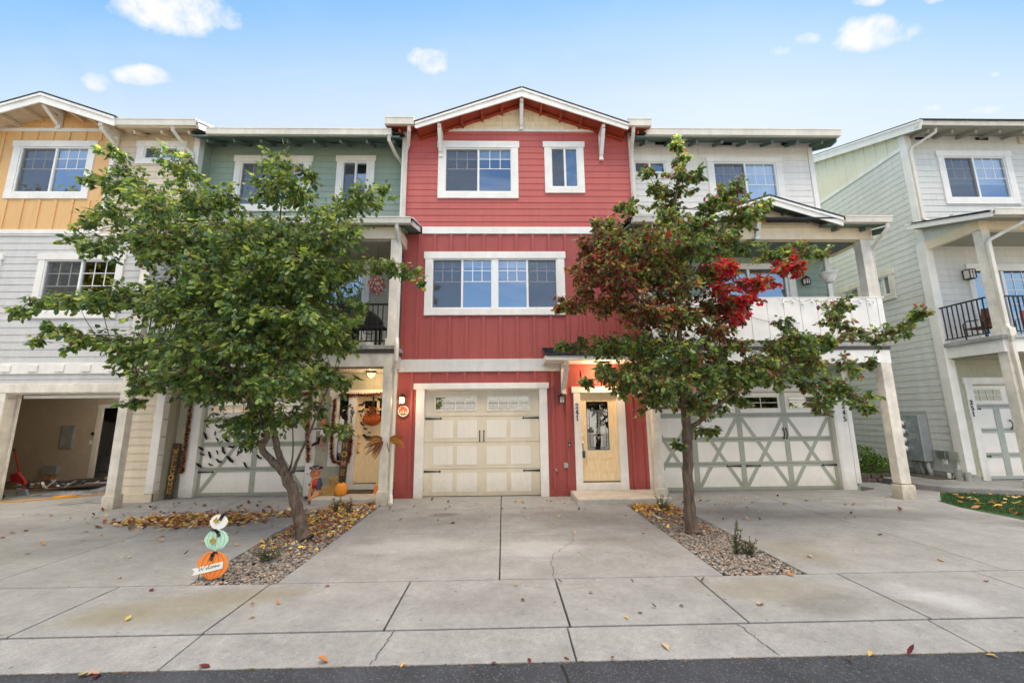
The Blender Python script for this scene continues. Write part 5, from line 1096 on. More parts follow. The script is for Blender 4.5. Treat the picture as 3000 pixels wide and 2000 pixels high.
# ================================================================== small fittings of the red house
m = MB(); t = thing('round_plaque', 'round white-rimmed mushroom plaque under the lantern on the red wall', 'plaque', (-2.105, -.03, 1.757))
mat('plaque_red', (.55, .07, .03), rough=.5); mat('plaque_white', (.8, .78, .72), rough=.5); mat('plaque_green', (.16, .2, .05), rough=.6); mat('plaque_orange', (.62, .22, .07), rough=.55)
c = (-2.105, -.03, 1.757); P = FX(-.024)
pts = [(c[0]+.105*math.cos(a), -.04, c[2]+.105*math.sin(a)) for a in [2*math.pi*i/28 for i in range(29)]]; m.tube(pts, .012, 6, cap=False); part('rim', m, 'plaque_white', t)
m = MB(); m.prism([(c[0]+.104*math.cos(a), c[2]+.104*math.sin(a)) for a in [2*math.pi*i/24 for i in range(24)]], P, -.005, .008, 0)
m.prism([(c[0]+.098*math.cos(a), c[2]+.098*math.sin(a)) for a in [math.pi+.45+(math.pi-.9)*i/12 for i in range(13)]], P, .008, .010, 1)
for dx, h, r_ in ((0, .035, .042), (-.052, .0, .03), (.052, .0, .03)):
    m.prism([(c[0]+dx-.012, c[2]-.045), (c[0]+dx+.012, c[2]-.045), (c[0]+dx+.009, c[2]+h-.005), (c[0]+dx-.009, c[2]+h-.005)], P, .010, .016, 2)
    m.prism([(c[0]+dx+r_*math.cos(a), c[2]+h-.006+r_*.9*math.sin(a)) for a in [math.pi*i/10 for i in range(11)]], P, .010, .020, 3)
    for q in (-.4, .1, .5): m.prism([(c[0]+dx+r_*q+.005*math.cos(a), c[2]+h+r_*.3+.005*math.sin(a)) for a in [2*math.pi*i/6 for i in range(6)]], P, .020, .022, 2)
part('mushroom_picture', m, ['plaque_orange', 'plaque_green', 'plaque_white', 'plaque_red'], t)
t = thing('doorbell', 'black video doorbell beside the front door of number 241', 'doorbell', (1.39, -.02, 1.06)); m = MB(); P = FX(-.005)
m.fbox(P, 1.365, 1.418, .998, 1.118, 0, .028); part('body', m, 'rubber', t, bevel=.008); m = MB(); m.tube([P(1.391, 1.095, .027), P(1.391, 1.095, .031)], .013, 12); part('lens', m, 'garage_pane', t); m = MB(); m.tube([P(1.391, 1.03, .027), P(1.391, 1.03, .032)], .013, 12); part('button', m, 'steel', t)
t = thing('lock_box', 'blue-grey key lock box hanging from the front door handle', 'lock box', (1.697, .04, .76)); mat('box_blue', (.035, .06, .09), rough=.5)
m = MB(); m.box(1.662, 1.726, .0, .05, .755, .90); part('body', m, 'box_blue', t, bevel=.008); m = MB(); m.tube([(1.676, .025, .89), (1.676, .03, .955), (1.694, .035, .975), (1.712, .03, .955), (1.712, .025, .89)], .006, 6); part('shackle', m, 'steel', t)

# ================================================================== Halloween decorations of 231
mat('bat_black', (.012, .011, .012), rough=.7)
BAT = [(0,.10),(.10,.17),(.16,.30),(.22,.18),(.42,.30),(.75,.34),(1,.12),(.88,.16),(.78,.02),(.66,.12),(.52,-.08),(.40,.06),(.24,-.14),(.12,-.02),(0,-.30)]
def bat_mesh(name, fold):
    m = MB()
    for s_ in (-1, 1):
        top = []; n = len(BAT)
        vs = [(s_*a*.5, -fold*abs(a)*.5-.0025, b*.66) for a, b in BAT]+[(s_*a*.5, -fold*abs(a)*.5, b*.66) for a, b in BAT]
        fan = [(0, i, i+1) for i in range(1, n-1)]
        fs = [(n-1, i, i+1) for i in range(0, n-2)]
        m.add(vs, fs+[(i+n, i+1+n, 2*n-1) for i in range(0, n-2)]+[(i, (i+1), (i+1)+n, i+n) for i in range(n-1)])
    return m
bats = []
def bat(u, v, Y, size, rot, fold, label, group):
    key = round(fold, 1)
    src = next((b for b in bats if b[0] == key), None)
    if src is None:
        o = bat_mesh('paper_bat', fold).build('paper_bat', 'bat_black'); bats.append((key, o))
    else: o = src[1].copy(); COL.objects.link(o)
    o.location = (u, Y, v); o.scale = (size,)*3; o.rotation_euler = (0, rot, 0); tag(o, label, 'bat', group)
GB = [(-6.505,1.476,.9,.13),(-6.259,1.46,.5,.2),(-6.029,1.445,.9,.12),(-6.321,1.319,1.5,.14),(-6.508,1.257,1.1,.24),(-6.237,1.177,1.0,.15),(-6.065,1.188,.9,.25),(-5.895,1.212,.6,.1),(-6.551,.989,.6,.19),(-6.54,.875,.3,.16),(-6.371,.861,1.2,.22),(-6.215,.915,1.2,.14),(-6.10,.946,1.1,.24),(-5.901,1.028,-.1,.2),(-5.769,.9,1.6,.16),(-6.168,.725,.5,.2),(-5.915,.755,.7,.28),(-6.549,.637,.6,.22),(-6.339,.654,.4,.15),(-5.587,.638,1.0,.2),(-5.617,.979,1.2,.22),(-5.315,.799,.6,.2),(-4.983,.972,.3,.13)]
for i, (u, v, r_, s_) in enumerate(GB): bat(u, v, .485, s_*.82, r_, (.3, .7, 1.1)[i % 3], 'black paper bat stuck on the white garage door of number 231', 'paper bats on the garage door')
DB = [(-3.143,1.921,-.5,.16),(-3.145,1.775,-.4,.15),(-3.161,1.676,1.3,.08),(-3.13,1.486,.7,.12),(-3.051,1.386,.5,.10),(-2.947,1.305,-.2,.08),(-3.014,1.207,.3,.20),(-2.735,2.019,.1,.14),(-2.62,1.545,.9,.14),(-2.64,1.38,0,.09)]
for i, (u, v, r_, s_) in enumerate(DB): bat(u, v, .488, s_*1.1, r_, (.3, .7, 1.1)[i % 3], 'black paper bat stuck on the wooden door of number 231', 'paper bats on the front door')
for lab, (u, v, r_, s_, Y) in (('large black paper bat on the narrow window beside the pumpkin-wreath door', (-3.52,1.66,.9,.3,.44)), ('black paper bat just above the digit 2 of house number 231', (-3.39,1.886,-.3,.14,.375)), ('black paper bat beside the digit 3 of house number 231', (-3.29,1.74,-.8,.10,.375)), ('black paper bat on the grey shingles between garage and narrow window', (-4.02,1.12,-.9,.26,.38)), ('black paper bat low on the narrow window with its wing tip upright', (-3.47,1.44,-.8,.2,.44))): bat(u, v, Y, s_, r_, .7, lab, None)
# tinsel garlands
mat('tinsel', (1, 1, 1), rough=.28, metallic=.85, var=.1)
def tinsel(path, label, rad=.055):
    m = MB(); m.tube(path, .006, 5, col=(.15, .05, .02))
    pts = [Vector(p) for p in path]
    for a, b in zip(pts[:-1], pts[1:]):
        L = (b-a).length; n = int(L*850); d = (b-a)/max(L, 1e-6)
        for i in range(n):
            p = a+(b-a)*random.random(); v = Vector((random.gauss(0,1), random.gauss(0,1), random.gauss(0,1))); v -= d*v.dot(d)*.7; v.normalize()
            w = v.cross(Vector((random.random(), random.random(), random.random()))).normalized()*.0075; L2 = rad*random.uniform(.6, 1.2); q = p+v*L2
            c_ = random.choice([(.62,.17,.03), (.45,.10,.02), (.80,.28,.06), (.20,.05,.015), (.08,.025,.012), (.12,.04,.015), (.85,.6,.4)])
            m.add([p-w, p+w, q+w*.5, q-w*.5], [(0,1,2,3)], 0, c_)
    return solo('tinsel_garland', m, 'tinsel', label, 'garland')
tinsel([(-6.83, .34, .50), (-6.82, .33, .9), (-6.815, .33, 1.4), (-6.81, .33, 2.08), (-6.77, .33, 2.17), (-6.70, .33, 2.20), (-6.6, .33, 2.17), (-6.4, .33, 2.13), (-5.8, .33, 2.11), (-5.2, .33, 2.14), (-4.7, .33, 2.12), (-4.3, .33, 2.17), (-4.24, .33, 2.10), (-4.25, .33, 1.3), (-4.18, .33, .70)], 'copper tinsel garland draped round the bat-covered garage door')
tinsel([(-2.45, .34, 2.17), (-2.9, .34, 2.13), (-3.3, .34, 2.12), (-3.62, .34, 2.13)], 'copper tinsel garland across the top of the wooden door frame', .05)
tinsel([(-3.70, .34, 2.04), (-3.715, .34, 1.645), (-3.72, .34, 1.2), (-3.71, .34, .90), (-3.66, .34, .72), (-3.5, .34, .66), (-3.35, .34, .68), (-3.31, .34, .85), (-3.30, .34, 1.1), (-3.33, .34, 1.46)], 'copper tinsel garland looped round the narrow window beside the door', .05)
# pumpkin wreath on the door
t = thing('pumpkin_wreath', 'round orange pumpkin wreath hanging on the wooden door of number 231', 'wreath', (-2.9, .40, 1.45)); mat('pumpkin_plush', (.45, .09, .008), rough=.75, var=.35, scale=14, bump=.4); mat('pumpkin_skin', (.80, .27, .012), rough=.4, var=.1, scale=4)
m = MB(); prof = [(.21*math.sin(math.pi*i/12), -.15*math.cos(math.pi*i/12)) for i in range(13)]; m.lathe(prof, (-2.9, .42, 1.60), 28, sy=.42, lobes=9, depth=.10); part('pumpkin', m, 'pumpkin_plush', t, smooth=True)
m = MB()
for i in range(70):
    a_ = random.uniform(0, 6.28); r_ = random.uniform(.0, .13); p = Vector((-2.88+r_*math.cos(a_), .36-random.random()*.05, 1.78+r_*.7*math.sin(a_))); d = Vector((random.gauss(0,1), -.4, random.gauss(0,1))).normalized()*.05; w = d.cross(Vector((0,1,0))).normalized()*.02
    m.add([p, p+d*.5+w, p+d, p+d*.5-w], [(0,1,2,3)], 0, random.choice([(.35,.03,.01),(.45,.10,.02),(.18,.10,.03),(.12,.06,.02)]))
part('leaf_bow', m, 'dry_leaf', t); m = MB(); m.box(-2.91, -2.87, .43, .436, 1.8, 2.1); part('ribbon', m, 'bronze', t)
# wooden signs
mat('old_wood', (.085, .052, .032), rough=.85, var=.4, scale=6, stretch=(6, 6, .6), bump=.5); mat('gold_paint', (.55, .30, .06), rough=.6, var=.2); mat('sun_centre', (.05, .025, .015), rough=.9)
def board_sign(name, label, base, lean, w, h, letters, deco_i, bot=.17):
    t = thing(name, label, 'wooden sign', base)
    x, y, z = base
    P = lambda u, v, d: (x+u, y-d+lean*v, z+v)
    m = MB(); m.prism([(-w/2, 0), (w/2, 0), (w/2, h-.01), (w/2-.02, h), (-w/2+.015, h-.005), (-w/2, h-.02)], P, -.025, 0); part('plank', m, 'old_wood', t, bevel=.004)
    m = MB(); n = len(letters); top = h-.17; step = (top-bot)/(n-1); d = MB()
    for i, ch in enumerate(letters):
        v = top-i*step-.05
        if i == deco_i:
            for k_ in range(16):
                a_ = 2*math.pi*k_/16; r1 = .078 if k_ % 2 else .066
                d.prism([(.02*math.cos(a_-.6), v+.05+.02*math.sin(a_-.6)), (r1*.7*math.cos(a_-.22), v+.05+r1*.7*math.sin(a_-.22)), (r1*math.cos(a_), v+.05+r1*math.sin(a_)), (r1*.7*math.cos(a_+.22), v+.05+r1*.7*math.sin(a_+.22)), (.02*math.cos(a_+.6), v+.05+.02*math.sin(a_+.6))], P, .001+.0015*(k_ % 2), .006+.0015*(k_ % 2), 0)
            d.prism([(.03*math.cos(a_), v+.05+.03*math.sin(a_)) for a_ in [2*math.pi*j/14 for j in range(14)]], P, .006, .014, 1)
        else: m = MB(); glyph(m, P, ch, -w*.29, v, w*.58, .095, .013, .001, .003); part('painted_letter', m, 'gold_paint', t)
    part('sunflower', d, ['gold_paint', 'sun_centre'], t)
board_sign('welcome_plank', 'tall dark plank reading WELCOME with a sunflower for the O, left of the bat garage', (-6.98, .24, 0), .06, .155, 1.13, 'WELC_ME', 4)
board_sign('home_plank', 'dark plank reading HOME leaning by the wooden door of number 231', (-3.40, .20, .10), .09, .15, 1.12, 'H_ME', 1, .40)
# pumpkin, hay, mat, figure
t = thing('pumpkin', 'bright orange carving pumpkin on the porch step of number 231', 'pumpkin', (-3.27, -.15, .10))
prof = [(.03, .0), (.085, .01), (.115, .06), (.12, .13), (.105, .20), (.06, .245), (.02, .24), (0, .235)]
m = MB(); m.lathe(prof, (-3.27, -.15, .10), 32, lobes=10, depth=.07); part('body', m, 'pumpkin_skin', t, smooth=True); m = MB(); m.tube([(-3.27, -.15, .335), (-3.265, -.155, .36)], [.025, .02], 8); part('stem', m, 'old_wood', t)
mat('straw', (.62, .42, .16), rough=.8, var=.3, scale=30, bump=.6)
def straw(m, x0, x1, y0, y1, z0, z1, n, up=False):
    for i in range(n):
        p = Vector((random.uniform(x0, x1), random.uniform(y0, y1), random.uniform(z0, z1))); f = random.randrange(4)
        if f == 0: p.y = y0
        elif f == 1: p.z = z1
        elif f == 2: p.x = random.choice((x0, x1))
        d = Vector((random.gauss(0, 1), random.gauss(0, .5), random.gauss(0, .35 if not up else 1.2))).normalized()*random.uniform(.02, .055)
        m.bar(p-d, p+d, .003, .003, col=random.choice([(1,1,1), (1.2,1.15,1.0), (.75,.7,.6), (.9,.85,.7)]))
m = MB(); m.box(-3.685, -3.39, -.16, -.0, .10, .27); straw(m, -3.69, -3.385, -.165, 0, .10, .272, 700); solo('hay_bale', m, 'straw', 'small rectangular hay bale on the porch step behind the pirate figure', 'hay bale')
m = MB(); m.box(-3.52, -3.42, -.10, -.01, .275, .37); straw(m, -3.54, -3.40, -.11, .0, .275, .42, 350, True); solo('straw_bundle', m, 'straw', 'upright straw bundle standing on top of the small hay bale', 'straw bundle')
mat('coir', (.12, .07, .035), rough=.95, var=.6, scale=30, bump=.8); m = MB(); m.box(-3.28, -2.45, .02, .30, .101, .118); solo('door_mat', m, 'coir', 'dark brown leaf-patterned doormat in front of the pumpkin-wreath door', 'doormat', bevel=.004)
t = thing('candy_corn_stake', 'orange and yellow corn-shaped board leaning behind the porch post', 'decoration', (-2.60, .0, .10)); mat('corn_yellow', (.75, .5, .05), rough=.5); mat('corn_orange', (.75, .17, .02), rough=.5)
m = MB(); P = lambda u, v, d: (-2.60+u+.11*v, .0-d+.25*v, .10+v)
for i, (a, b) in enumerate(((0, .16), (.16, .32), (.32, .46))): w = lambda v: .075*(1-v/.52); m.prism([(-w(a), a), (w(a), a), (w(b), b), (-w(b), b)], P, 0, .018, (1, 0, 1)[i])
part('board', m, ['corn_yellow', 'corn_orange'], t)
m = MB(); m.lathe([(.045, 0), (.05, .02), (.04, .045), (.0, .05)], (-4.02, .10, 0), 12, sx=1.7); m.tube([(-3.96, .1, .03), (-3.95, .1, .12)], [.04, .042], 10); solo('black_shoe', m, 'rubber', 'black shoe on the ground behind the pirate figure', 'shoe', smooth=True)
# seated animal figure in a pirate costume
t = thing('pirate_figure', 'seated tan animal figurine in a pirate hat, red vest and blue cape', 'figurine', (-3.80, -.13, 0.0))
mat('figure_tan', (.60, .27, .10), rough=.55, var=.12); mat('figure_red', (.50, .03, .02), rough=.5); mat('figure_blue', (.03, .055, .11), rough=.55); mat('figure_pink', (.62, .17, .16), rough=.5)
def skinned(name, nodes, edges, mt, parent, sub=2):
    o0 = ROOT[parent]; me = bpy.data.meshes.new(name); me.from_pydata([Vector(n[:3])-o0 for n in nodes], edges, [])
    ob = bpy.data.objects.new(name, me); COL.objects.link(ob); sk = ob.modifiers.new('skin', 'SKIN'); sk.use_smooth_shade = True
    if not me.skin_vertices: me.skin_vertices.new()
    for i, n in enumerate(nodes): r_ = n[3]; me.skin_vertices[0].data[i].radius = (r_, n[4] if len(n) > 4 else r_); me.skin_vertices[0].data[i].use_root = i == 0
    s_ = ob.modifiers.new('smooth', 'SUBSURF'); s_.levels = sub; s_.render_levels = sub
    dg = bpy.context.evaluated_depsgraph_get(); me2 = bpy.data.meshes.new_from_object(ob.evaluated_get(dg)); bpy.data.objects.remove(ob)
    me2.name = name; me2.materials.clear(); me2.materials.append(M[mt]); ca = me2.color_attributes.new('Col', 'FLOAT_COLOR', 'POINT'); ca.data.foreach_set('color', np.ones(len(me2.vertices)*4, dtype=np.float32))
    ob = bpy.data.objects.new(name, me2); COL.objects.link(ob); ob.parent = parent; ROOT[ob] = o0; return ob
bx, by = -3.80, -.13
nodes = [(bx+.05, by+.03, .16, .085), (bx+.035, by+.02, .26, .085), (bx+.01, by, .37, .075), (bx, by, .44, .055), (bx-.01, by-.01, .53, .085), (bx-.075, by-.025, .52, .05), (bx-.115, by-.035, .51, .042),
         (bx-.035, by-.075, .37, .035), (bx-.05, by-.095, .2, .03), (bx-.055, by-.10, .045, .03), (bx-.09, by-.115, .022, .026),
         (bx-.035, by+.07, .37, .035), (bx-.05, by+.085, .2, .03), (bx-.055, by+.09, .045, .03), (bx-.09, by+.08, .022, .026),
         (bx+.06, by-.08, .11, .06), (bx-.01, by-.10, .06, .04), (bx-.06, by-.13, .022, .026), (bx+.06, by+.11, .11, .06), (bx-.01, by+.13, .05, .04),
         (bx+.03, by-.075, .555, .022), (bx+.045, by-.10, .50, .02), (bx+.03, by+.065, .555, .022), (bx+.045, by+.085, .50, .02)]
edges = [(0,1),(1,2),(2,3),(3,4),(4,5),(5,6),(2,7),(7,8),(8,9),(9,10),(2,11),(11,12),(12,13),(13,14),(0,15),(15,16),(16,17),(0,18),(18,19),(4,20),(20,21),(4,22),(22,23)]
skinned('body', nodes, edges, 'figure_tan', t)
m = MB()
for sgn in (-1,): m.lathe([(.0, -.012), (.011, -.006), (.012, 0), (.0, .012)], (bx-.065, by-.082, .555), 8); m.lathe([(.0, -.012), (.018, -.004), (.016, .006), (.0, .012)], (bx-.158, by-.04, .525), 8)
part('eye_and_nose', m, 'rubber', t, smooth=True)
m = MB(); n = 20; prof = [(.098, .25), (.108, .33), (.102, .39), (.07, .435), (.0, .435)]; m.lathe(prof, (bx+.012, by, 0), 20, sx=.98, sy=1.02); part('vest', m, 'figure_red', t, smooth=True)
m = MB(); vs = []; n = 12
for r_, z in ((.075, .44), (.105, .40), (.128, .32), (.135, .22)):
    for j in range(n+1): a_ = R(-75+150*j/n)+R(20); vs.append((bx+.01+r_*math.cos(a_), by+.0-r_*math.sin(a_)*.0+r_*math.sin(a_), z))
m.add(vs, [(i*(n+1)+j, i*(n+1)+j+1, (i+1)*(n+1)+j+1, (i+1)*(n+1)+j) for i in range(3) for j in range(n)]); part('cape', m, 'figure_blue', t, smooth=True)
m = MB(); m.lathe([(.0, .355), (.026, .365), (.03, .40), (.018, .435), (0, .44)], (bx-.085, by-.025, 0), 10); part('neck_scarf', m, 'plaque_white', t, smooth=True)
m = MB(); m.lathe([(.090, .565), (.092, .59), (.085, .615), (0, .63)], (bx-.005, by-.005, 0), 18); m.lathe([(.0, .50), (.02, .515), (.022, .56), (0, .58)], (bx+.05, by-.085, 0), 8); part('headscarf', m, 'figure_pink', t, smooth=True)
m = MB(); n = 24; vs = []
for k_, (r_, z) in enumerate(((.05, .685), (.085, .66), (.088, .615), (.15, .60), (.155, .61))):
    for j in range(n):
        a_ = 2*math.pi*j/n; lift = .055*max(0, math.cos(1.5*(a_-.4)))**.8 if False else .05*abs(math.cos(1.5*a_+.3)) if k_ >= 3 else 0
        rr_ = r_*(1-.35*abs(math.cos(1.5*a_+.3)) if k_ >= 3 else 1); vs.append((bx-.005+rr_*math.cos(a_), by-.005+rr_*math.sin(a_), z+lift*1.3))
fs = [(i*n+j, i*n+(j+1) % n, (i+1)*n+(j+1) % n, (i+1)*n+j) for i in range(4) for j in range(n)]+[tuple(range(n))]; m.add(vs, fs); hat = part('tricorn_hat', m, 'figure_blue', t, smooth=True)
m = MB(); m.tube([Vector(v) for v in vs[4*n:]]+[Vector(vs[4*n])], .006, 5, cap=False); part('gold_braid', m, 'gold_paint', hat)
m = MB(); m.bar((bx-.10, by-.075, .33), (bx+.05, by-.10, .29), .012, .04); part('belt', m, 'sun_centre', t)
# hanging scarecrow ornament
t = thing('scarecrow_ornament', 'small scarecrow ornament with pink trousers hanging on grey shingles', 'ornament', (-3.92, .36, .95)); mat('faded_pink', (.55, .25, .20), rough=.9, var=.2)
P = FX(.375)
m = MB(); m.prism([(-3.985, 1.02), (-3.945, 1.02), (-3.935, 1.12), (-3.925, 1.12), (-3.915, 1.02), (-3.875, 1.02), (-3.885, 1.24), (-3.975, 1.24)], P, 0, .025); part('trousers', m, 'faded_pink', t, bevel=.006)
m = MB(); m.prism([(-3.975, 1.24), (-3.885, 1.24), (-3.88, 1.38), (-3.80, 1.34), (-3.795, 1.38), (-3.89, 1.44), (-3.97, 1.44), (-4.06, 1.38), (-4.055, 1.34), (-3.98, 1.38)], P, .001, .028); part('shirt', m, 'plaque_white', t, bevel=.006)
m = MB(); m.lathe([(0, -.055), (.045, -.03), (.055, 0), (.04, .04), (0, .05)], (-3.93, .35, 1.49), 10, sy=.6); part('head', m, 'figure_tan', t, smooth=True); m = MB(); m.lathe([(.10, 0), (.055, .015), (.03, .09), (0, .10)], (-3.93, .35, 1.525), 12, sy=.6); part('hat', m, 'plaque_orange', t)
m = MB(); m.prism([(-3.905, .92), (-3.885, .92), (-3.88, .985), (-3.90, .985)], P, 0, .012); part('tag', m, 'gold_paint', t)
# fern spray on the post
m = MB()
for i in range(22):
    side = -1 if i < 13 else 1; a_ = random.uniform(-1.15, .55) if side < 0 else random.uniform(-.2, .6); L = random.uniform(.2, .34); p = Vector((-2.26+(.06 if side > 0 else -.08), -.67, 1.20)); d = Vector((side*math.cos(a_), random.uniform(-.35, -.05), math.sin(a_))).normalized()
    cc = random.choice([(.50,.14,.02),(.62,.24,.03),(.40,.10,.03),(.6,.28,.05)]) if side > 0 else random.choice([(.28,.08,.02),(.45,.17,.03),(.14,.045,.02),(.52,.24,.05)]); pr = p
    for k_ in range(20):
        q = p+d*L*(k_+1)/20+Vector((0, 0, -.10*((k_+1)/20)**2)); s_ = d.cross(Vector((0,1,0))).normalized()
        for g_ in (-1, 1):
            l_ = .060*math.sin(math.pi*(.25+.72*k_/20)); e = q+s_*g_*l_+d*.022; m.add([q-d*.005, q+s_*g_*l_*.5-d*.001, e, q+s_*g_*l_*.45+d*.020], [(0,1,2,3)], 0, cc)
        pr = q
m.tube([(-2.245, -.68, 1.15), (-2.19, -.69, .98)], .008, 5, col=(.2, .1, .03))
solo('fern_spray', m, 'dry_leaf', 'orange and rust artificial fern spray tied to the porch post', 'fern decoration')
# string light on porch: small bulbs
m = MB(); mat('fairy_light', (1, .35, .2), rough=.4, emit=1.5)
pts = [(-4.5+.06*i, -.45, 2.615-.02*abs(math.sin(i*.5))) for i in range(36)]; m.tube(pts, .003, 4, col=(.1, .1, .1)); [m.lathe([(0, -.012), (.008, 0), (0, .008)], p, 5) for p in pts]
solo('fairy_light_string', m, 'fairy_light', 'string of tiny pink fairy lights under the porch ceiling of number 231', 'string lights')

# yard stake: three flat pumpkins
t = thing('pumpkin_yard_sign', 'stack of three flat painted pumpkins with a Welcome banner at the gravel edge', 'yard sign', (-3.03, -4.22, -.03))
mat('sign_orange', (.78, .24, .045), rough=.5, var=.04); mat('sign_orange_dark', (.60, .14, .015), rough=.5); mat('sign_mint', (.46, .70, .56), rough=.5, var=.03); mat('sign_mint_dark', (.25, .50, .38), rough=.5); mat('sign_white', (.80, .79, .74), rough=.5, var=.02); mat('sign_stem', (.06, .042, .035), rough=.7)
P = lambda u, v, d: (u*.9663, -4.215-d, 1.6557+(v-1.6557)*.9663); k_s = .957
def blob(cx, cz, rx, rz, lob, rot=0, pinch=.0, n=48):
    out = []
    for i in range(n):
        a_ = 2*math.pi*i/n; q = 1-.035*abs(math.sin(a_*lob/2)); x = rx*q*math.cos(a_)*(1+.06*math.cos(2*a_)); z = rz*q*math.sin(a_)-pinch*math.exp(-((a_-math.pi/2)/.35)**2)*rz
        out.append((cx+x*math.cos(rot)-z*math.sin(rot), cz+x*math.sin(rot)+z*math.cos(rot)))
    return out
def ribs(m, cx, cz, rx, rz, fr, mi, d, rot=0):
    for f in fr:
        pts = []
        for i in range(13):
            a_ = -1.25+2.45*i/12; x = rx*f*math.cos(a_)*(1.0); z = rz*.93*math.sin(a_); pts.append((cx+x*math.cos(rot)-z*math.sin(rot), cz+x*math.sin(rot)+z*math.cos(rot)))
        stroke(m, P, pts, .007, d, d+.0015, mi)
cz = dict(o=(-3.145, .085+.01), mn=(-3.135, .355), w=(-3.14, .560))
m = MB(); m.prism(blob(-3.14, .095, .158, .145, 8, -.12, .05), P, 0, .012); ribs(m, -3.14, .095, .158, .145, (-.72, -.38, -.02, .36, .72), 1, .012, -.12); part('orange_pumpkin', m, ['sign_orange', 'sign_orange_dark'], t, bevel=.002)
m = MB(); m.prism(blob(-3.140, .345, .122, .108, 8, -.05, .06), P, -.014, -.002); ribs(m, -3.14, .345, .122, .108, (-.75, -.4, 0, .4, .75), 1, -.002, -.05); part('mint_pumpkin', m, ['sign_mint', 'sign_mint_dark'], t, bevel=.002)
m = MB(); m.prism(blob(-3.145, .525, .093, .080, 8, .0, .04), P, -.028, -.016); part('white_pumpkin', m, 'sign_white', t, bevel=.002)
def stemp(pts, w, d):
    m = MB()
    for i, ((a, b), (c_, e)) in enumerate(zip(pts[:-1], pts[1:])): stroke(m, P, [(a, b), (c_, e)], w*(1.3-.25*i), d, d+.008)
    part('stem', m, 'sign_stem', t)
stemp([(-3.16, .155), (-3.152, .195), (-3.135, .222), (-3.105, .222)], .026, .013); stemp([(-3.115, .39), (-3.13, .425), (-3.155, .445), (-3.19, .447)], .026, -.001); stemp([(-3.125, .555), (-3.11, .585), (-3.09, .606), (-3.062, .612)], .026, -.015)
mat('oak_leaf', (.45, .28, .04), rough=.6, var=.4, scale=40, tint=(.12, .16, .03))
for cx, c_z, s_, d in ((-3.165, .54, .9, -.004), (-3.165, .335, 1.05, .012)):
    m = MB(); pl = [(0,-.035),(.012,-.012),(.035,-.016),(.026,.002),(.036,.016),(.016,.016),(.010,.03),(0,.048),(-.010,.03),(-.018,.018),(-.036,.016),(-.026,.002),(-.034,-.016),(-.012,-.012)]
    m.prism([(cx+a*s_, c_z+b*s_) for a, b in pl], P, d, d+.004); part('leaf_ornament', m, 'oak_leaf', t)
m = MB(); bp = lambda u: .055+.20*u+.0*u*u
ban = [(-3.352, .062), (-3.318, .035), (-3.345, -.005), (-3.20, .022), (-3.03, .062), (-3.03, .131), (-3.17, .098), (-3.30, .072)]
m.prism(ban, P, .014, .018); m.prism([(-3.032, .062), (-2.985, .075), (-3.005, .098), (-2.975, .125), (-3.032, .131)], P, .006, .010); m.prism([(-3.030, .062), (-3.024, .064), (-3.024, .132), (-3.030, .131)], P, .0105, .0175, 1); part('banner', m, ['sign_white', 'pipe_grey'], t)
SC = [[(0,.9),(.05,1.05),(.10,.9),(.10,.1),(.22,.8),(.26,.1),(.42,1.1),(.46,1.0)],[(.46,.3),(.53,.36),(.54,.5),(.49,.5),(.47,.2),(.52,.05),(.58,.15),(.64,.7),(.66,1.05),(.62,1.05),(.60,.4),(.63,.05),(.69,.2)],[(.79,.42),(.74,.5),(.69,.25),(.73,.05),(.80,.15)],[(.80,.15),(.82,.4),(.86,.5),(.89,.25),(.86,.05),(.82,.15),(.83,.4),(.92,.42)],[(.92,.42),(.95,.5),(.95,.05),(.99,.45),(1.02,.45),(1.02,.05),(1.06,.45),(1.09,.45),(1.10,.1),(1.14,.15)],[(1.14,.25),(1.2,.35),(1.21,.5),(1.16,.48),(1.14,.2),(1.19,.05),(1.26,.18)]]
m = MB()
for st in SC: stroke(m, P, [(-3.29+a*.185, .028+a*.045+b*.045) for a, b in st], .0035, .018, .0195)
part('lettering', m, 'sign_stem', t)
m = MB()
for x in (-3.28, -3.02): m.tube([(x*.966-.02, -4.20, -.05), (x*.966, -4.208, .12)], .004, 5)
part('stake', m, 'black_iron', t)

# ================================================================== balconies
t = thing('barbecue_grill', 'black barbecue grill with an orange badge behind the left balcony railing', 'grill', (-2.86, -.18, 3.062))
m = MB(); m.prism([(-3.25, 3.55), (-2.60, 3.52), (-2.59, 3.66), (-2.70, 3.80), (-2.78, 3.87), (-3.18, 3.86), (-3.28, 3.72)], FX(-.05), 0, .35); part('lid', m, 'black_iron', t, bevel=.02)
m = MB(); m.box(-3.3, -2.53, -.42, -.04, 3.49, 3.53); m.box(-2.58, -2.50, -.40, -.06, 3.50, 3.52); part('side_shelf', m, 'rubber', t)
for x in (-3.2, -2.66):
    for y in (-.36, -.08): m = MB(); m.box(x-.02, x+.02, y-.02, y+.02, 3.062, 3.49); part('leg', m, 'black_iron', t)
m = MB(); m.box(-3.05, -2.92, -.408, -.40, 3.70, 3.73); part('badge', m, 'corn_orange', t)
m = MB(); m.tube([(-2.98, -.2, 3.49), (-2.95, -.25, 3.40), (-2.80, -.25, 3.38), (-2.72, -.2, 3.42), (-2.70, -.2, 3.2)], .01, 6); part('gas_hose', m, 'rubber', t)
m = MB(); m.lathe([(.10, 0), (.125, .03), (.125, .16), (.08, .2), (.03, .22), (.03, .25)], (-2.82, -.2, 3.062), 14); part('gas_bottle', m, 'plaque_white', t, smooth=True)
t = thing('hanging_flower_basket', 'hanging basket of red and white flowers on the left balcony', 'flower basket', (-2.70, -.35, 4.2)); m = MB()
m.tube([(-2.70, -.35, 4.62), (-2.70, -.35, 5.31)], .006, 5); part('hook', m, 'black_iron', t); m = MB()
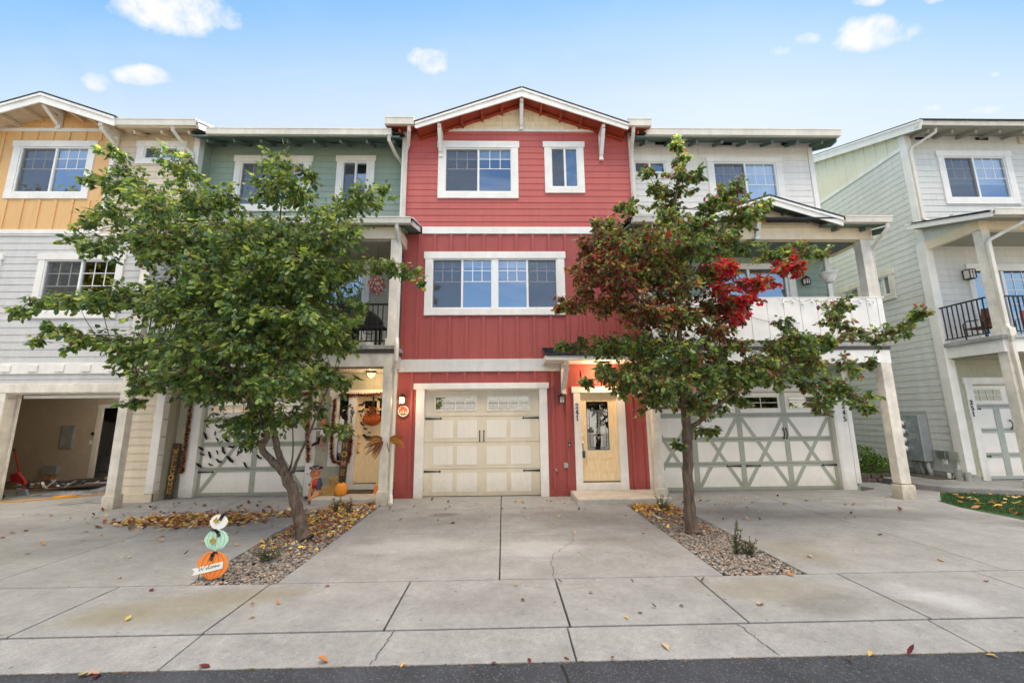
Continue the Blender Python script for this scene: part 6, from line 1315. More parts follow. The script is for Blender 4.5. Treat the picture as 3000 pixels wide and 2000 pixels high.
for i in range(420):
    a_ = random.uniform(0, 6.28); b_ = math.acos(random.uniform(-1, 1)); p = Vector((-2.70+.165*math.sin(b_)*math.cos(a_), -.35+.165*math.sin(b_)*math.sin(a_), 4.43+.215*math.cos(b_))); n_ = Vector((p.x+2.7, p.y+.35, p.z-4.43)).normalized(); e1 = n_.cross(Vector((.3,.2,1))).normalized(); e2 = n_.cross(e1)
    cc = random.choice([(.45,.01,.035),(.55,.02,.06),(.40,.01,.02),(.75,.5,.5),(.8,.65,.65),(.09,.18,.03)]); s_ = random.uniform(.018, .03); p += n_*random.uniform(-.03, .015)
    m.add([p+n_*.004]+[p+(e1*math.cos(q*1.2566)+e2*math.sin(q*1.2566))*s_*(1 if q % 1 == 0 else .4)+n_*.012 for q in (0,.5,1,1.5,2,2.5,3,3.5,4,4.5)], [(0, i+1, (i+1) % 10+1) for i in range(10)], 0, cc)
part('flowers', m, 'shrub_leaf', t)
t = thing('hanging_pot', 'white plastic pot with dry stems hanging above the white parapet', 'hanging pot', (7.25, -.30, 4.48)); m = MB(); m.lathe([(.075, 0), (.085, .012), (.14, .10), (.168, .20), (.178, .205), (.178, .235), (.165, .235), (.15, .2), (0, .2)], (7.25, -.30, 4.48), 24); part('bowl', m, 'plaque_white', t, smooth=True)
m = MB()
for a_ in (.5, 2.6, 4.7): m.tube([(7.25+.17*math.cos(a_), -.30+.17*math.sin(a_), 4.71), (7.235, -.3, 5.12)], .004, 4)
m.tube([(7.235, -.3, 5.12), (7.235, -.3, 5.31)], .004, 4); part('hanger', m, 'plaque_white', t); m = MB()
for i in range(16): a_ = random.uniform(0, 6.28); m.tube([(7.25+.08*math.cos(a_), -.3+.08*math.sin(a_), 4.68), (7.25+.15*math.cos(a_), -.3+.15*math.sin(a_), 4.70+random.random()*.10)], .004, 4)
part('dry_stems', m, 'bark', t)
m = MB(); pts = []
for i in range(60):
    x = 5.7+2.0*i/59; pts.append((x, F0-.025, 3.97-.06*abs(math.sin(i*.30+.2*math.sin(i*.11)))))
m.tube(pts, .004, 4); m.tube([pts[-1], (7.70, F0-.025, 3.86)], .004, 4)
st_ = thing('string_lights', 'dark string of bulbs draped along the white balcony parapet', 'string lights', (6, F0-.025, 3.9)); part('cable', m, 'rubber', st_); m = MB()
for i in range(3, 60, 6): m.lathe([(.012, 0), (.012, -.02), (.024, -.045), (.018, -.07), (0, -.075)], (pts[i][0], F0-.03, pts[i][2]), 8)
part('bulb', m, 'vinyl', st_, smooth=True)
m = MB(); m.v = []; P = FX(F0-.02); m.tube([P(5.0, 3.62, 0), P(5.4, 3.50, 0), P(5.9, 3.45, 0), P(6.1, 3.46, 0)], .004, 4); solo('loose_cable', m, 'rubber', 'thin dark cable sagging across the white balcony parapet', 'cable')
t = thing('patio_chair', 'brown metal patio chair behind the right balcony railing', 'chair', (10.95, .05, 3.215)); m = MB()
m.tube([(10.74, -.15, 3.215), (10.72, -.15, 3.62), (10.80, -.15, 3.70), (11.10, -.15, 3.72), (11.18, .25, 3.74)], .016, 6); m.tube([(10.74, .25, 3.215), (10.72, .25, 3.62), (10.80, .25, 3.70), (11.1, .25, 3.74)], .016, 6); part('frame', m, 'bronze', t)
m = MB(); m.box(10.76, 11.16, -.15, .26, 3.50, 3.53); part('seat', m, 'woven_shade', t); m = MB(); m.bar((11.16, .05, 3.53), (11.24, .05, 4.0), .42, .02, up=(1, 0, 0)); part('backrest', m, 'woven_shade', t)
t = thing('folded_chair', 'dark red folding chair behind the railing at the right edge', 'chair', (11.68, -.2, 3.215)); m = MB(); m.box(11.60, 11.80, -.18, -.15, 3.42, 3.86); part('backrest', m, 'red_soffit', t, bevel=.01); m = MB(); [m.bar((x, -.14, 3.215), (x, -.18, 3.5), .02, .02) for x in (11.62, 11.78)]; part('leg', m, 'bronze', t)
m = MB(); m.bar((11.36, .30, 4.78), (11.66, -.05, 3.24), .07, .03); solo('leaning_plank', m, 'white_trim', 'white plank leaning diagonally against the right balcony wall', 'plank')

# ================================================================== utilities and planting beside 251
S = SX(10.45)
t = thing('meter_cabinet', 'grey steel cabinet with four round electricity meters on the pale green wall', 'electric meter', (10.3, 1.4, .47))
m = MB(); m.fbox(S, 1.19, 1.86, .48, 1.66, .0, .02); part('back_board', m, 'pipe_grey', t); m = MB(); m.fbox(S, 1.20, 1.62, .46, 1.58, .02, .25); m.fbox(S, 1.62, 1.86, .46, 1.56, .02, .21); part('cabinet', m, 'galvanised', t, bevel=.01)
for z in (1.36, 1.165, .95, .74):
    m = MB(); m.tube([S(1.60, z, .24), S(1.60, z, .30)], [.088, .085], 16); part('meter_ring', m, 'steel', t); m = MB(); m.tube([S(1.60, z, .30), S(1.60, z, .37)], [.075, .06], 16); m.fbox(S, 1.58, 1.64, z-.02, z+.02, .37, .374); part('meter_glass', m, 'vinyl', t)
for y in (1.36, 1.46): m = MB(); m.tube([S(y, 1.10, .25), S(y-.02, 1.09, .275), S(y-.02, 1.02, .27)], .012, 6); part('latch', m, 'steel', t)
for y, r_ in ((1.27, .05), (1.45, .04), (1.53, .03), (1.60, .035)):
    m = MB(); m.tube([S(y, .46, .13), S(y, .30, .13), S(y-.03, .24, .12), S(y-.03, .10, .12)], r_, 10); part('conduit', m, 'pipe_grey', t, smooth=True)
for lab, (y0, y1, z0, z1, mt) in (('pale grey telecom box right of the meter cabinet', (.84, 1.11, .55, .745, 'steel')), ('small olive telecom box nearest the corner of the pale green house', (.55, .76, .54, .745, 'pipe_grey'))):
    t = thing('telecom_box', lab, 'utility box', S((y0+y1)/2, z0, .05)); m = MB(); m.fbox(S, y0, y1, z0, z1, .012, .11); part('cover', m, mt, t, bevel=.015); m = MB()
    for k_ in range(3): m.tube([S(y0+.06+.03*k_, z0, .06), S(y0+.02+.05*k_, z0-.10-.03*k_, .08), S(y0+.0+.06*k_, z0-.12, .09), S(y0+.02, z0+.01, .06)] if z1 > .742 and mt == 'steel' else [S(y0+.06, z0, .06), S(y0+.05+.02*k_, .35, .09), S(y0+.1*k_, .14, .12)], .008, 5)
    part('cable', m, 'vinyl', t)
for lab, (y, d, r_, h) in (('tallest pale capped pipe stub by the pale green corner', (.42, .12, .055, .20)), ('slim white pipe stub at the foot of the pale green wall', (.80, .14, .035, .13)), ('wide beige pipe stub at the foot of the pale green wall', (.62, .10, .07, .24))):
    m = MB(); m.tube([S(y, .10, d), S(y, .115+h, d)], [r_, r_], 14); solo('pipe_stub', m, 'vinyl' if r_ < .05 else 'pipe_grey', lab, 'pipe', bevel=.005)
m = MB(); n = 0
for row in range(2):
    x = 7.80+.12*row
    while x < 9.4:
        w = .235; y = 1.28-.10*(x-7.8)/1.6-.10*max(0, x-8.9); k_ = random.uniform(.8, 1.2); m.box(x, x+w-.008, y+.02*row+random.uniform(-.008, .008), y+.18, .10*row-.02, .10*row+.078, 0, (k_, k_, k_)); x += w
solo('block_wall', m, 'block', 'low brown concrete-block retaining wall below the green shrub', 'retaining wall', bevel=.012)
def leaf_cloud(m, blobs, n, size, cols, up=.3):
    for i in range(n):
        bx_, by_, bz, rx, ry, rz = random.choice(blobs); a_ = random.uniform(0, 6.28); b_ = math.acos(random.uniform(-.6, 1)); q = random.uniform(.75, 1.05)
        d = Vector((math.sin(b_)*math.cos(a_), math.sin(b_)*math.sin(a_), math.cos(b_))); p = Vector((bx_+rx*d.x*q, by_+ry*d.y*q, bz+rz*d.z*q)); ax = (d+Vector((random.gauss(0,.5), random.gauss(0,.5), random.gauss(0,.5)+up))).normalized(); w = ax.cross(Vector((random.gauss(0,1), random.gauss(0,1), random.gauss(0,1)))).normalized(); s_ = size*random.uniform(.7, 1.3)
        m.add([p, p+ax*s_*.5+w*s_*.28, p+ax*s_, p+ax*s_*.5-w*s_*.28], [(0,1,2,3)], 0, random.choice(cols))
t = thing('green_shrub', 'dense bright green shrub behind the low block wall', 'shrub', (8.9, 1.8, .08)); m = MB()
leaf_cloud(m, [(8.5,1.75,.38,.5,.35,.36),(9.0,1.7,.30,.5,.35,.33),(9.35,1.6,.25,.4,.3,.28),(8.1,1.9,.36,.4,.3,.34),(9.2,2.1,.45,.6,.4,.35)], 5200, .055, [(.07,.16,.02),(.10,.22,.02),(.05,.12,.02),(.16,.28,.03),(.20,.30,.03),(.035,.08,.015)])
sh = m; m = MB()
for i in range(24): x = random.uniform(8.0, 9.6); m.tube([(x, 1.75, .08), (x+random.uniform(-.15, .15), 1.7+random.uniform(-.2, .2), .45)], .008, 4)
sh.merge(m, 1); part('foliage', sh, ['shrub_leaf', 'bark'], t)
def plantlet(loc, h, n, label, upright=True, spread=.16, red=False):
    t = thing('bedding_plant', label, 'plant', loc); x, y, z = loc; st_ = MB(); lf = MB()
    for i in range(n):
        a_ = random.uniform(0, 6.28); sp = spread*random.uniform(.2, 1); hh = h*random.uniform(.5, 1.05)*(1 if i < 3 else .7); pts = [Vector((x+sp*f*math.cos(a_)+.01*math.sin(9*f+i), y+sp*f*math.sin(a_), z-.03+(hh+.03)*f)) for f in (0,.25,.5,.75,1)]; st_.tube(pts, [.005,.004,.004,.003,.002], 4)
        for k_ in range(int(26*hh/.2)):
            f = random.random()**.8; j = min(3, int(f*4)); p = pts[j].lerp(pts[j+1], f*4-j); d = Vector((random.gauss(0,1), random.gauss(0,1), random.gauss(.5,.5))).normalized(); w = d.cross(Vector((random.gauss(0,1),random.gauss(0,1),1))).normalized(); s_ = random.uniform(.02, .042)
            lf.add([p, p+d*s_*.5+w*s_*.2, p+d*s_, p+d*s_*.5-w*s_*.2], [(0,1,2,3)], 0, random.choice([(.045,.09,.03),(.06,.12,.035),(.03,.07,.025),(.09,.13,.04)]+([(.22,.07,.03)] if f > .8 else [])))
    lf.merge(st_, 1); part('foliage', lf, ['shrub_leaf', 'bark'], t)
plantlet((-2.80, -3.62, 0), .17, 34, 'bushy dark green plant in the left gravel bed beside the yard sign', spread=.20)
plantlet((-2.93, -1.25, 0), .36, 12, 'taller slender green plant in front of the porch step of 231', spread=.10)
plantlet((-2.68, -1.33, 0), .30, 9, 'shorter slender green plant near the porch post, right one of the pair', spread=.09)
plantlet((2.80, -3.64, 0), .42, 10, 'leggy green plant with reddish tips in the right gravel bed', spread=.16)
plantlet((2.93, -3.70, 0), .20, 20, 'low spreading green plant at the foot of the leggy one in the right bed', spread=.15)
plantlet((2.80, -1.30, 0), .30, 16, 'small green plant by the red house doorstep in the right gravel bed', spread=.17)

# ================================================================== open garage clutter (far left)
t = thing('upright_broom', 'red-handled broom with red dustpan tilted before the taupe garage wall', 'broom', (-10.9, 1.0, 0))
a = Vector((-10.62, .92, .02)); b = Vector((-11.42, 1.25, .99)); mat('broom_red', (.33, .012, .012), rough=.4); mat('bristle', (.20, .22, .25), rough=.8)
m = MB(); m.tube([a.lerp(b, .08), a.lerp(b, .93)], .017, 8); part('handle', m, 'broom_red', t); m = MB(); m.tube([a.lerp(b, .93), b], .021, 8); part('grip', m, 'rubber', t)
m = MB(); p = a.lerp(b, .12); m.prism([(p.x-.10, .0), (p.x+.17, .0), (p.x+.10, .13), (p.x-.0, .13)], FX(.95), 0, .05); part('bristles', m, 'bristle', t)
m = MB(); p = a.lerp(b, .36); m.prism([(p.x-.14, p.z+.08), (p.x+.02, p.z+.12), (p.x+.20, p.z-.06), (p.x+.22, p.z-.13), (p.x-.10, p.z-.07)], FX(1.0), 0, .07); part('dustpan', m, 'broom_red', t, bevel=.01)
t = thing('grey_wall_box', 'dark grey plastic box low on the garage wall with wires spilling out', 'wiring box', (-12.4, 3.15, .16)); m = MB(); P = FX(3.19); m.prism([(-12.64, .17), (-12.23, .16), (-12.235, .42), (-12.6, .42)], P, 0, .10); part('cover', m, 'galvanised', t, bevel=.015); m = MB()
for k_ in range(5): m.tube([P(-12.5+.05*k_, .17, .05), P(-12.54+.07*k_, .05, .1), P(-12.42+.03*k_, .03, .09), P(-12.40+.04*k_, .14, .06)], .009, 5)
part('wires', m, 'gold_paint', t)
mat('dark_board', (.045, .04, .038), rough=.6, var=.4, scale=5); mat('card_brown', (.17, .10, .055), rough=.85, var=.2); mat('film', (.30, .31, .33), rough=.18, var=.3)
def plank(name, label, p, q, w, h, mt, group=None, cat='board'):
    m = MB(); m.bar(p, q, w, h); solo(name, m, mt, label, cat, group, bevel=.003)
plank('plywood_sheet', 'wide black fallen panel on top of the garage debris heap', (-11.2, 2.3, .09), (-8.9, 2.6, .17), .75, .03, 'dark_board', cat='plywood')
plank('plywood_sheet', 'lower dark panel under the black one in the garage debris heap', (-11.0, 1.9, .05), (-8.6, 2.1, .06), .8, .03, 'dark_board', cat='plywood')
plank('timber_strip', 'long brown timber strip lying diagonally on the garage debris', (-11.0, 1.1, .04), (-9.2, 1.9, .16), .09, .04, 'card_brown', cat='timber')
plank('timber_strip', 'short tan timber offcut lying on the black panel in the garage', (-10.1, 2.2, .17), (-9.85, 2.45, .20), .07, .04, 'straw', cat='timber')
plank('timber_strip', 'pale grey strip poking right from the garage debris heap', (-9.9, 1.5, .16), (-8.0, 1.7, .20), .05, .03, 'steel', cat='timber')
plank('timber_strip', 'dark strip at the back of the garage debris heap by the inner doorway', (-10.9, 2.9, .26), (-9.2, 2.6, .20), .07, .04, 'dark_board', cat='timber')
m = MB(); m.slab([(-13.4, 1.9), (-10.9, 1.7), (-10.3, 2.9), (-13.4, 3.1)], .004, .012); solo('cardboard_sheet', m, 'card_brown', 'brown cardboard sheet lying on the open garage floor by the wall', 'cardboard')
m = MB()
for i in range(26): x = random.uniform(-11.4, -9.9); y = random.uniform(1.3, 1.9); m.bar((x, y, .05+random.random()*.12), (x+random.uniform(-.2, .2), y+random.uniform(-.1, .1), .05+random.random()*.22), .05, .012, col=random.choice([(1,1,1), (.3,.35,.5), (.08,.09,.14), (.8,.8,.8)]))
solo('crushed_packaging', m, 'plaque_white', 'crumpled white and blue packaging at the left end of the garage debris heap', 'packaging')
def film(cx, cy, rx, ry, h, label):
    m = MB(); n = 18; vs = [(cx+rx*(2*i/n-1), cy+ry*(2*j/n-1), max(.01, h*(1-(2*i/n-1)**2)*(1-(2*j/n-1)**2)*random.uniform(.3, 1.4))) for j in range(n+1) for i in range(n+1)]
    m.add(vs, [(j*(n+1)+i, j*(n+1)+i+1, (j+1)*(n+1)+i+1, (j+1)*(n+1)+i) for j in range(n) for i in range(n)]); solo('plastic_film', m, 'film', label, 'plastic sheet')
film(-9.75, .95, .6, .14, .06, 'crumpled clear plastic film in front of the garage debris heap'); film(-9.0, 1.45, .7, .2, .12, 'bunched clear plastic film at the right of the garage debris heap')
m = MB(); mat('cord_yellow', (.62, .28, .015), rough=.5); m.tube([(-11.6, -.22, .012), (-10.6, -.05, .012), (-9.9, .22, .012), (-9.2, .62, .012), (-8.8, 1.0, .012), (-8.5, 1.2, .012), (-7.9, 1.5, .012)], .013, 6); m.tube([(-9.55, .46, .03), (-9.22, .66, .03)], .028, 7); solo('extension_cord', m, 'cord_yellow', 'yellow extension cord running along the open garage floor', 'cord', smooth=True)
m = MB()
for p, q in (((-8.75, -.20, .02), (-8.45, .02, .05)), ((-8.45, .02, .05), (-7.95, .05, .04)), ((-8.55, -.22, .015), (-8.35, -.02, .04)), ((-8.35, -.02, .04), (-8.0, -.1, .02)), ((-8.75, -.2, .02), (-8.5, -.22, .02))): m.bar(p, q, .03, .012)
solo('bent_metal_strip', m, 'steel', 'bent grey metal strips on the concrete by the garage post', 'metal scrap')
t = thing('vacuum_hose', 'black rubber ring on the floor at the far left of the open garage', 'hose', (-10.75, .35, 0)); m = MB(); m.tube([(-10.78+.15*math.cos(a_), .45+.12*math.sin(a_), .05) for a_ in [2*math.pi*i/20 for i in range(21)]], .045, 8, cap=False); part('ring', m, 'rubber', t, smooth=True)

t = thing('garage_lamp', 'slim white lamp under the ceiling of the open garage', 'ceiling lamp', (-9.3, 1.9, 2.45)); mat('garage_light', (1, .93, .8), rough=.4, emit=4)
m = MB(); m.box(-9.7, -8.9, 1.84, 1.96, 2.44, 2.498); part('housing', m, 'vinyl', t); m = MB(); m.box(-9.66, -8.94, 1.86, 1.94, 2.425, 2.439); part('tube', m, 'garage_light', t); lamp_light((-9.3, 1.9, 2.36), 24, 'bulb', (1, .9, .76))

LIMBS_A=[[(-2.725,-2.8,-0.029,0.15),(-2.78,-2.8,0.073,0.105),(-2.832,-2.8,0.272,0.09),(-2.927,-2.8,0.561,0.083),(-3.061,-2.8,0.856,0.082)],[(-3.061,-2.8,0.856,0.075),(-3.23,-2.8299999999999996,1.027,0.056),(-3.401,-2.86,1.222,0.05),(-3.323,-2.9,1.403,0.043),(-3.412,-2.9499999999999997,1.615,0.038),(-3.651,-3.0,2.01,0.032),(-4.016,-3.0999999999999996,2.618,0.025),(-4.526,-3.0999999999999996,3.317,0.02),(-5.098,-3.0,4.222,0.014),(-5.884,-2.8,5.333,0.008)],[(-3.081,-2.8,0.886,0.06),(-3.207,-2.78,1.153,0.052),(-3.316,-2.77,1.489,0.048),(-3.398,-2.8,2.019,0.042),(-3.421,-2.75,2.67,0.034),(-3.39,-2.6999999999999997,3.496,0.026),(-3.532,-2.6999999999999997,4.351,0.018),(-3.548,-2.6999999999999997,5.324,0.008)],[(-2.978,-2.8,0.884,0.03),(-2.871,-2.84,1.155,0.02),(-2.716,-2.9,1.487,0.017),(-2.57,-2.9499999999999997,1.881,0.013),(-2.437,-2.9499999999999997,2.19,0.009)],[(-3.039,-2.78,0.912,0.02),(-3.01,-2.77,1.09,0.013),(-3.039,-2.75,1.393,0.01),(-3.078,-2.75,1.641,0.008)],[(-3.398,-2.8,2.019,0.035),(-3.358,-2.5,2.71,0.026),(-3.1,-2.3,3.464,0.02),(-2.824,-2.4,4.177,0.013),(-2.374,-2.5999999999999996,4.999,0.008)],[(-3.1,-2.3,3.464,0.016),(-2.483,-2.5,3.843,0.011),(-1.874,-2.6999999999999997,3.974,0.008),(-1.304,-2.8,3.809,0.005)],[(-3.651,-3.0,2.01,0.026),(-3.961,-3.3,2.288,0.018),(-4.658,-3.1999999999999997,2.605,0.014),(-5.643,-3.0,2.833,0.009),(-6.772,-2.8,2.844,0.005)],[(-4.526,-3.0999999999999996,3.317,0.016),(-5.165,-3.0,3.347,0.012),(-6.136,-2.9,3.379,0.008),(-7.117,-2.8,3.343,0.005)],[(-4.016,-3.0999999999999996,2.618,0.018),(-4.154,-3.5,2.268,0.012),(-4.706,-3.4,2.053,0.007)],[(-3.421,-2.75,2.67,0.024),(-4.298,-2.1999999999999997,3.57,0.018),(-4.966,-2.1999999999999997,4.411,0.012),(-5.235,-2.5999999999999996,5.455,0.007)],[(-5.098,-3.0,4.222,0.01),(-5.81,-2.9,4.547,0.007),(-6.477,-2.8,4.451,0.004)]]
LOBES_A=[(-6.26,-2.71,5.96,0.17,"g"),(-6.15,-2.63,5.65,0.242,"g"),(-5.43,-2.59,5.87,0.246,"g"),(-4.62,-3.28,5.16,0.219,"g"),(-5.4,-2.32,5.75,0.256,"g"),(-5.23,-3.27,4.91,0.257,"g"),(-5.81,-2.64,5.28,0.286,"g"),(-5.9,-3.09,5.16,0.225,"g"),(-6.77,-2.23,5.67,0.258,"g"),(-6.61,-2.7,5.45,0.154,"g"),(-4.57,-3.69,4.42,0.316,"g"),(-5.26,-2.9,4.83,0.363,"g"),(-5.99,-2.07,5.27,0.436,"g"),(-4.4,-3.3,4.7,0.284,"g"),(-4.84,-2.73,5.0,0.312,"g"),(-5.41,-2.01,5.39,0.368,"g"),(-4.29,-2.91,5.02,0.232,"g"),(-4.54,-2.55,5.21,0.245,"g"),(-3.47,-3.01,5.52,0.22,"g"),(-3.92,-2.24,6.03,0.248,"g"),(-3.21,-3.21,5.17,0.235,"g"),(-3.56,-2.58,5.55,0.26,"g"),(-3.24,-2.59,5.62,0.203,"g"),(-3.6,-2.96,5.14,0.292,"g"),(-3.95,-2.37,5.48,0.32,"g"),(-3.13,-2.95,5.03,0.243,"g"),(-3.28,-2.65,5.2,0.255,"g"),(-2.6,-3.25,4.59,0.23,"g"),(-2.92,-2.56,4.95,0.258,"g"),(-2.18,-2.99,5.09,0.219,"g"),(-2.46,-2.21,5.54,0.247,"g"),(-1.95,-2.54,5.33,0.145,"g"),(-2.39,-3.02,4.85,0.24,"g"),(-2.71,-2.22,5.28,0.273,"g"),(-2.04,-2.77,5.04,0.181,"g"),(-6.55,-2.68,4.74,0.207,"g"),(-6.34,-3.01,4.25,0.181,"g"),(-5.68,-3.28,4.1,0.2,"g"),(-6.62,-2.34,4.51,0.234,"g"),(-5.58,-3.29,4.56,0.225,"g"),(-6.6,-2.25,5.1,0.267,"g"),(-4.97,-3.33,4.08,0.321,"g"),(-5.43,-2.81,4.31,0.351,"g"),(-5.92,-2.25,4.54,0.404,"g"),(-4.53,-3.24,4.12,0.451,"g"),(-4.78,-2.92,4.25,0.475,"g"),(-5.37,-2.17,4.58,0.565,"g"),(-3.68,-3.51,4.13,0.432,"g"),(-4.06,-2.95,4.38,0.476,"g"),(-4.74,-1.94,4.84,0.587,"g"),(-3.17,-3.35,4.2,0.445,"g"),(-3.47,-2.83,4.44,0.487,"g"),(-4.02,-1.86,4.88,0.596,"g"),(-2.52,-3.44,4.13,0.384,"g"),(-2.8,-2.82,4.41,0.427,"g"),(-3.15,-2.06,4.75,0.507,"g"),(-2.27,-3.18,4.38,0.254,"g"),(-2.48,-2.62,4.64,0.279,"g"),(-7.59,-2.47,3.38,0.151,"g"),(-6.65,-3.13,3.31,0.16,"g"),(-6.94,-2.63,3.46,0.228,"g"),(-5.95,-3.24,3.31,0.197,"g"),(-6.57,-2.64,3.49,0.217,"g"),(-5.62,-3.22,3.27,0.22,"g"),(-6.34,-2.49,3.48,0.248,"g"),(-5.37,-3.13,3.38,0.246,"g"),(-5.81,-2.65,3.52,0.266,"g"),(-6.46,-3.12,2.74,0.109,"g"),(-6.37,-3.02,2.93,0.186,"g"),(-5.72,-3.28,2.75,0.214,"g"),(-6.45,-2.56,2.89,0.241,"g"),(-5.37,-3.2,2.7,0.227,"g"),(-6.27,-2.23,2.88,0.266,"g"),(-4.4,-3.72,3.09,0.301,"g"),(-5.16,-2.81,3.33,0.353,"g"),(-5.73,-2.14,3.52,0.414,"g"),(-4.25,-3.46,3.27,0.476,"g"),(-4.89,-2.64,3.52,0.547,"g"),(-5.17,-2.29,3.62,0.61,"g"),(-3.53,-3.6,3.23,0.465,"g"),(-4.17,-2.63,3.52,0.549,"g"),(-4.69,-1.83,3.75,0.653,"g"),(-3.15,-3.17,3.49,0.506,"g"),(-3.47,-2.57,3.68,0.558,"g"),(-3.62,-2.3,3.76,0.615,"g"),(-2.49,-3.35,3.55,0.438,"g"),(-2.77,-2.71,3.77,0.489,"g"),(-3.18,-1.8,4.08,0.591,"g"),(-2.29,-3.04,3.83,0.268,"g"),(-2.6,-2.23,4.12,0.304,"g"),(-1.96,-2.77,3.95,0.203,"g"),(-1.64,-2.93,3.92,0.159,"g"),(-1.38,-2.93,3.85,0.145,"g"),(-1.22,-3.03,3.63,0.078,"g"),(-4.9,-3.2,2.61,0.303,"g"),(-5.16,-2.89,2.66,0.319,"g"),(-5.97,-1.94,2.82,0.39,"g"),(-3.95,-3.75,2.51,0.392,"g"),(-4.6,-2.89,2.65,0.457,"g"),(-5.03,-2.32,2.75,0.528,"g"),(-3.37,-3.74,2.57,0.444,"g"),(-4.02,-2.74,2.74,0.529,"g"),(-4.42,-2.11,2.85,0.615,"g"),(-3.02,-3.29,2.7,0.484,"g"),(-3.32,-2.71,2.81,0.534,"g"),(-3.78,-1.85,2.97,0.641,"g"),(-2.43,-3.42,2.73,0.348,"g"),(-2.71,-2.78,2.86,0.389,"g"),(-2.92,-2.32,2.95,0.441,"g"),(-2.21,-3.27,2.98,0.197,"g"),(-2.46,-2.64,3.13,0.219,"g"),(-2.31,-2.8,2.72,0.208,"g"),(-4.85,-3.24,2.12,0.191,"g"),(-5.4,-2.59,2.18,0.212,"g"),(-5.46,-2.64,1.92,0.142,"g"),(-4.54,-3.28,2.18,0.242,"g"),(-5.27,-2.37,2.26,0.282,"g"),(-4.6,-2.6,2.01,0.209,"g"),(-3.88,-3.21,2.06,0.277,"g"),(-4.17,-2.78,2.09,0.298,"g"),(-4.52,-2.26,2.13,0.341,"g"),(-3.1,-3.66,2.08,0.326,"g"),(-3.58,-2.83,2.15,0.376,"g"),(-4.02,-2.08,2.21,0.446,"g"),(-2.57,-3.75,2.12,0.321,"g"),(-3.13,-2.61,2.22,0.392,"g"),(-3.55,-1.76,2.3,0.468,"g"),(-2.48,-3.08,2.24,0.231,"g"),(-2.75,-2.43,2.31,0.257,"g"),(-2.4,-2.64,2.15,0.158,"g"),(-3.55,-3.09,1.59,0.258,"g"),(-3.9,-2.52,1.58,0.283,"g"),(-3.35,-3.06,1.71,0.249,"g"),(-3.62,-2.58,1.71,0.27,"g"),(-2.99,-3.05,1.64,0.228,"g"),(-3.42,-2.21,1.64,0.261,"g"),(-2.9,-2.48,1.8,0.213,"g"),(-3.62,-2.71,1.37,0.164,"g"),(-2.48,-2.8,1.5,0.126,"g"),(-2.25,-2.91,1.48,0.074,"g"),(-5.2,-3.09,2.44,0.183,"g"),(-2.15,-2.96,3.28,0.168,"g"),(-3.9,-3.62,3.65,0.365,"g"),(-4.64,-2.6,4.03,0.434,"g"),(-4.99,-2.13,4.2,0.493,"g"),(-3.21,-3.62,3.65,0.418,"g"),(-3.81,-2.64,4.01,0.495,"g"),(-4.23,-1.93,4.28,0.581,"g"),(-2.68,-3.55,3.73,0.425,"g"),(-3.13,-2.65,4.08,0.497,"g"),(-3.38,-2.13,4.28,0.567,"g"),(-3.23,-3.57,2.94,0.464,"g"),(-3.67,-2.84,3.12,0.527,"g"),(-4.14,-2.06,3.31,0.627,"g"),(-3.81,-3.61,2.88,0.407,"g"),(-4.49,-2.67,3.09,0.479,"g"),(-4.84,-2.17,3.21,0.546,"g"),(-2.6,-3.72,2.96,0.403,"g"),(-3.11,-2.69,3.22,0.482,"g"),(-3.45,-2.0,3.39,0.565,"g"),(-4.12,-3.16,2.3,0.325,"g"),(-4.42,-2.73,2.35,0.349,"g"),(-4.8,-2.2,2.41,0.4,"g"),(-2.96,-3.55,2.37,0.356,"g"),(-3.4,-2.76,2.47,0.408,"g"),(-3.89,-1.86,2.59,0.493,"g")]
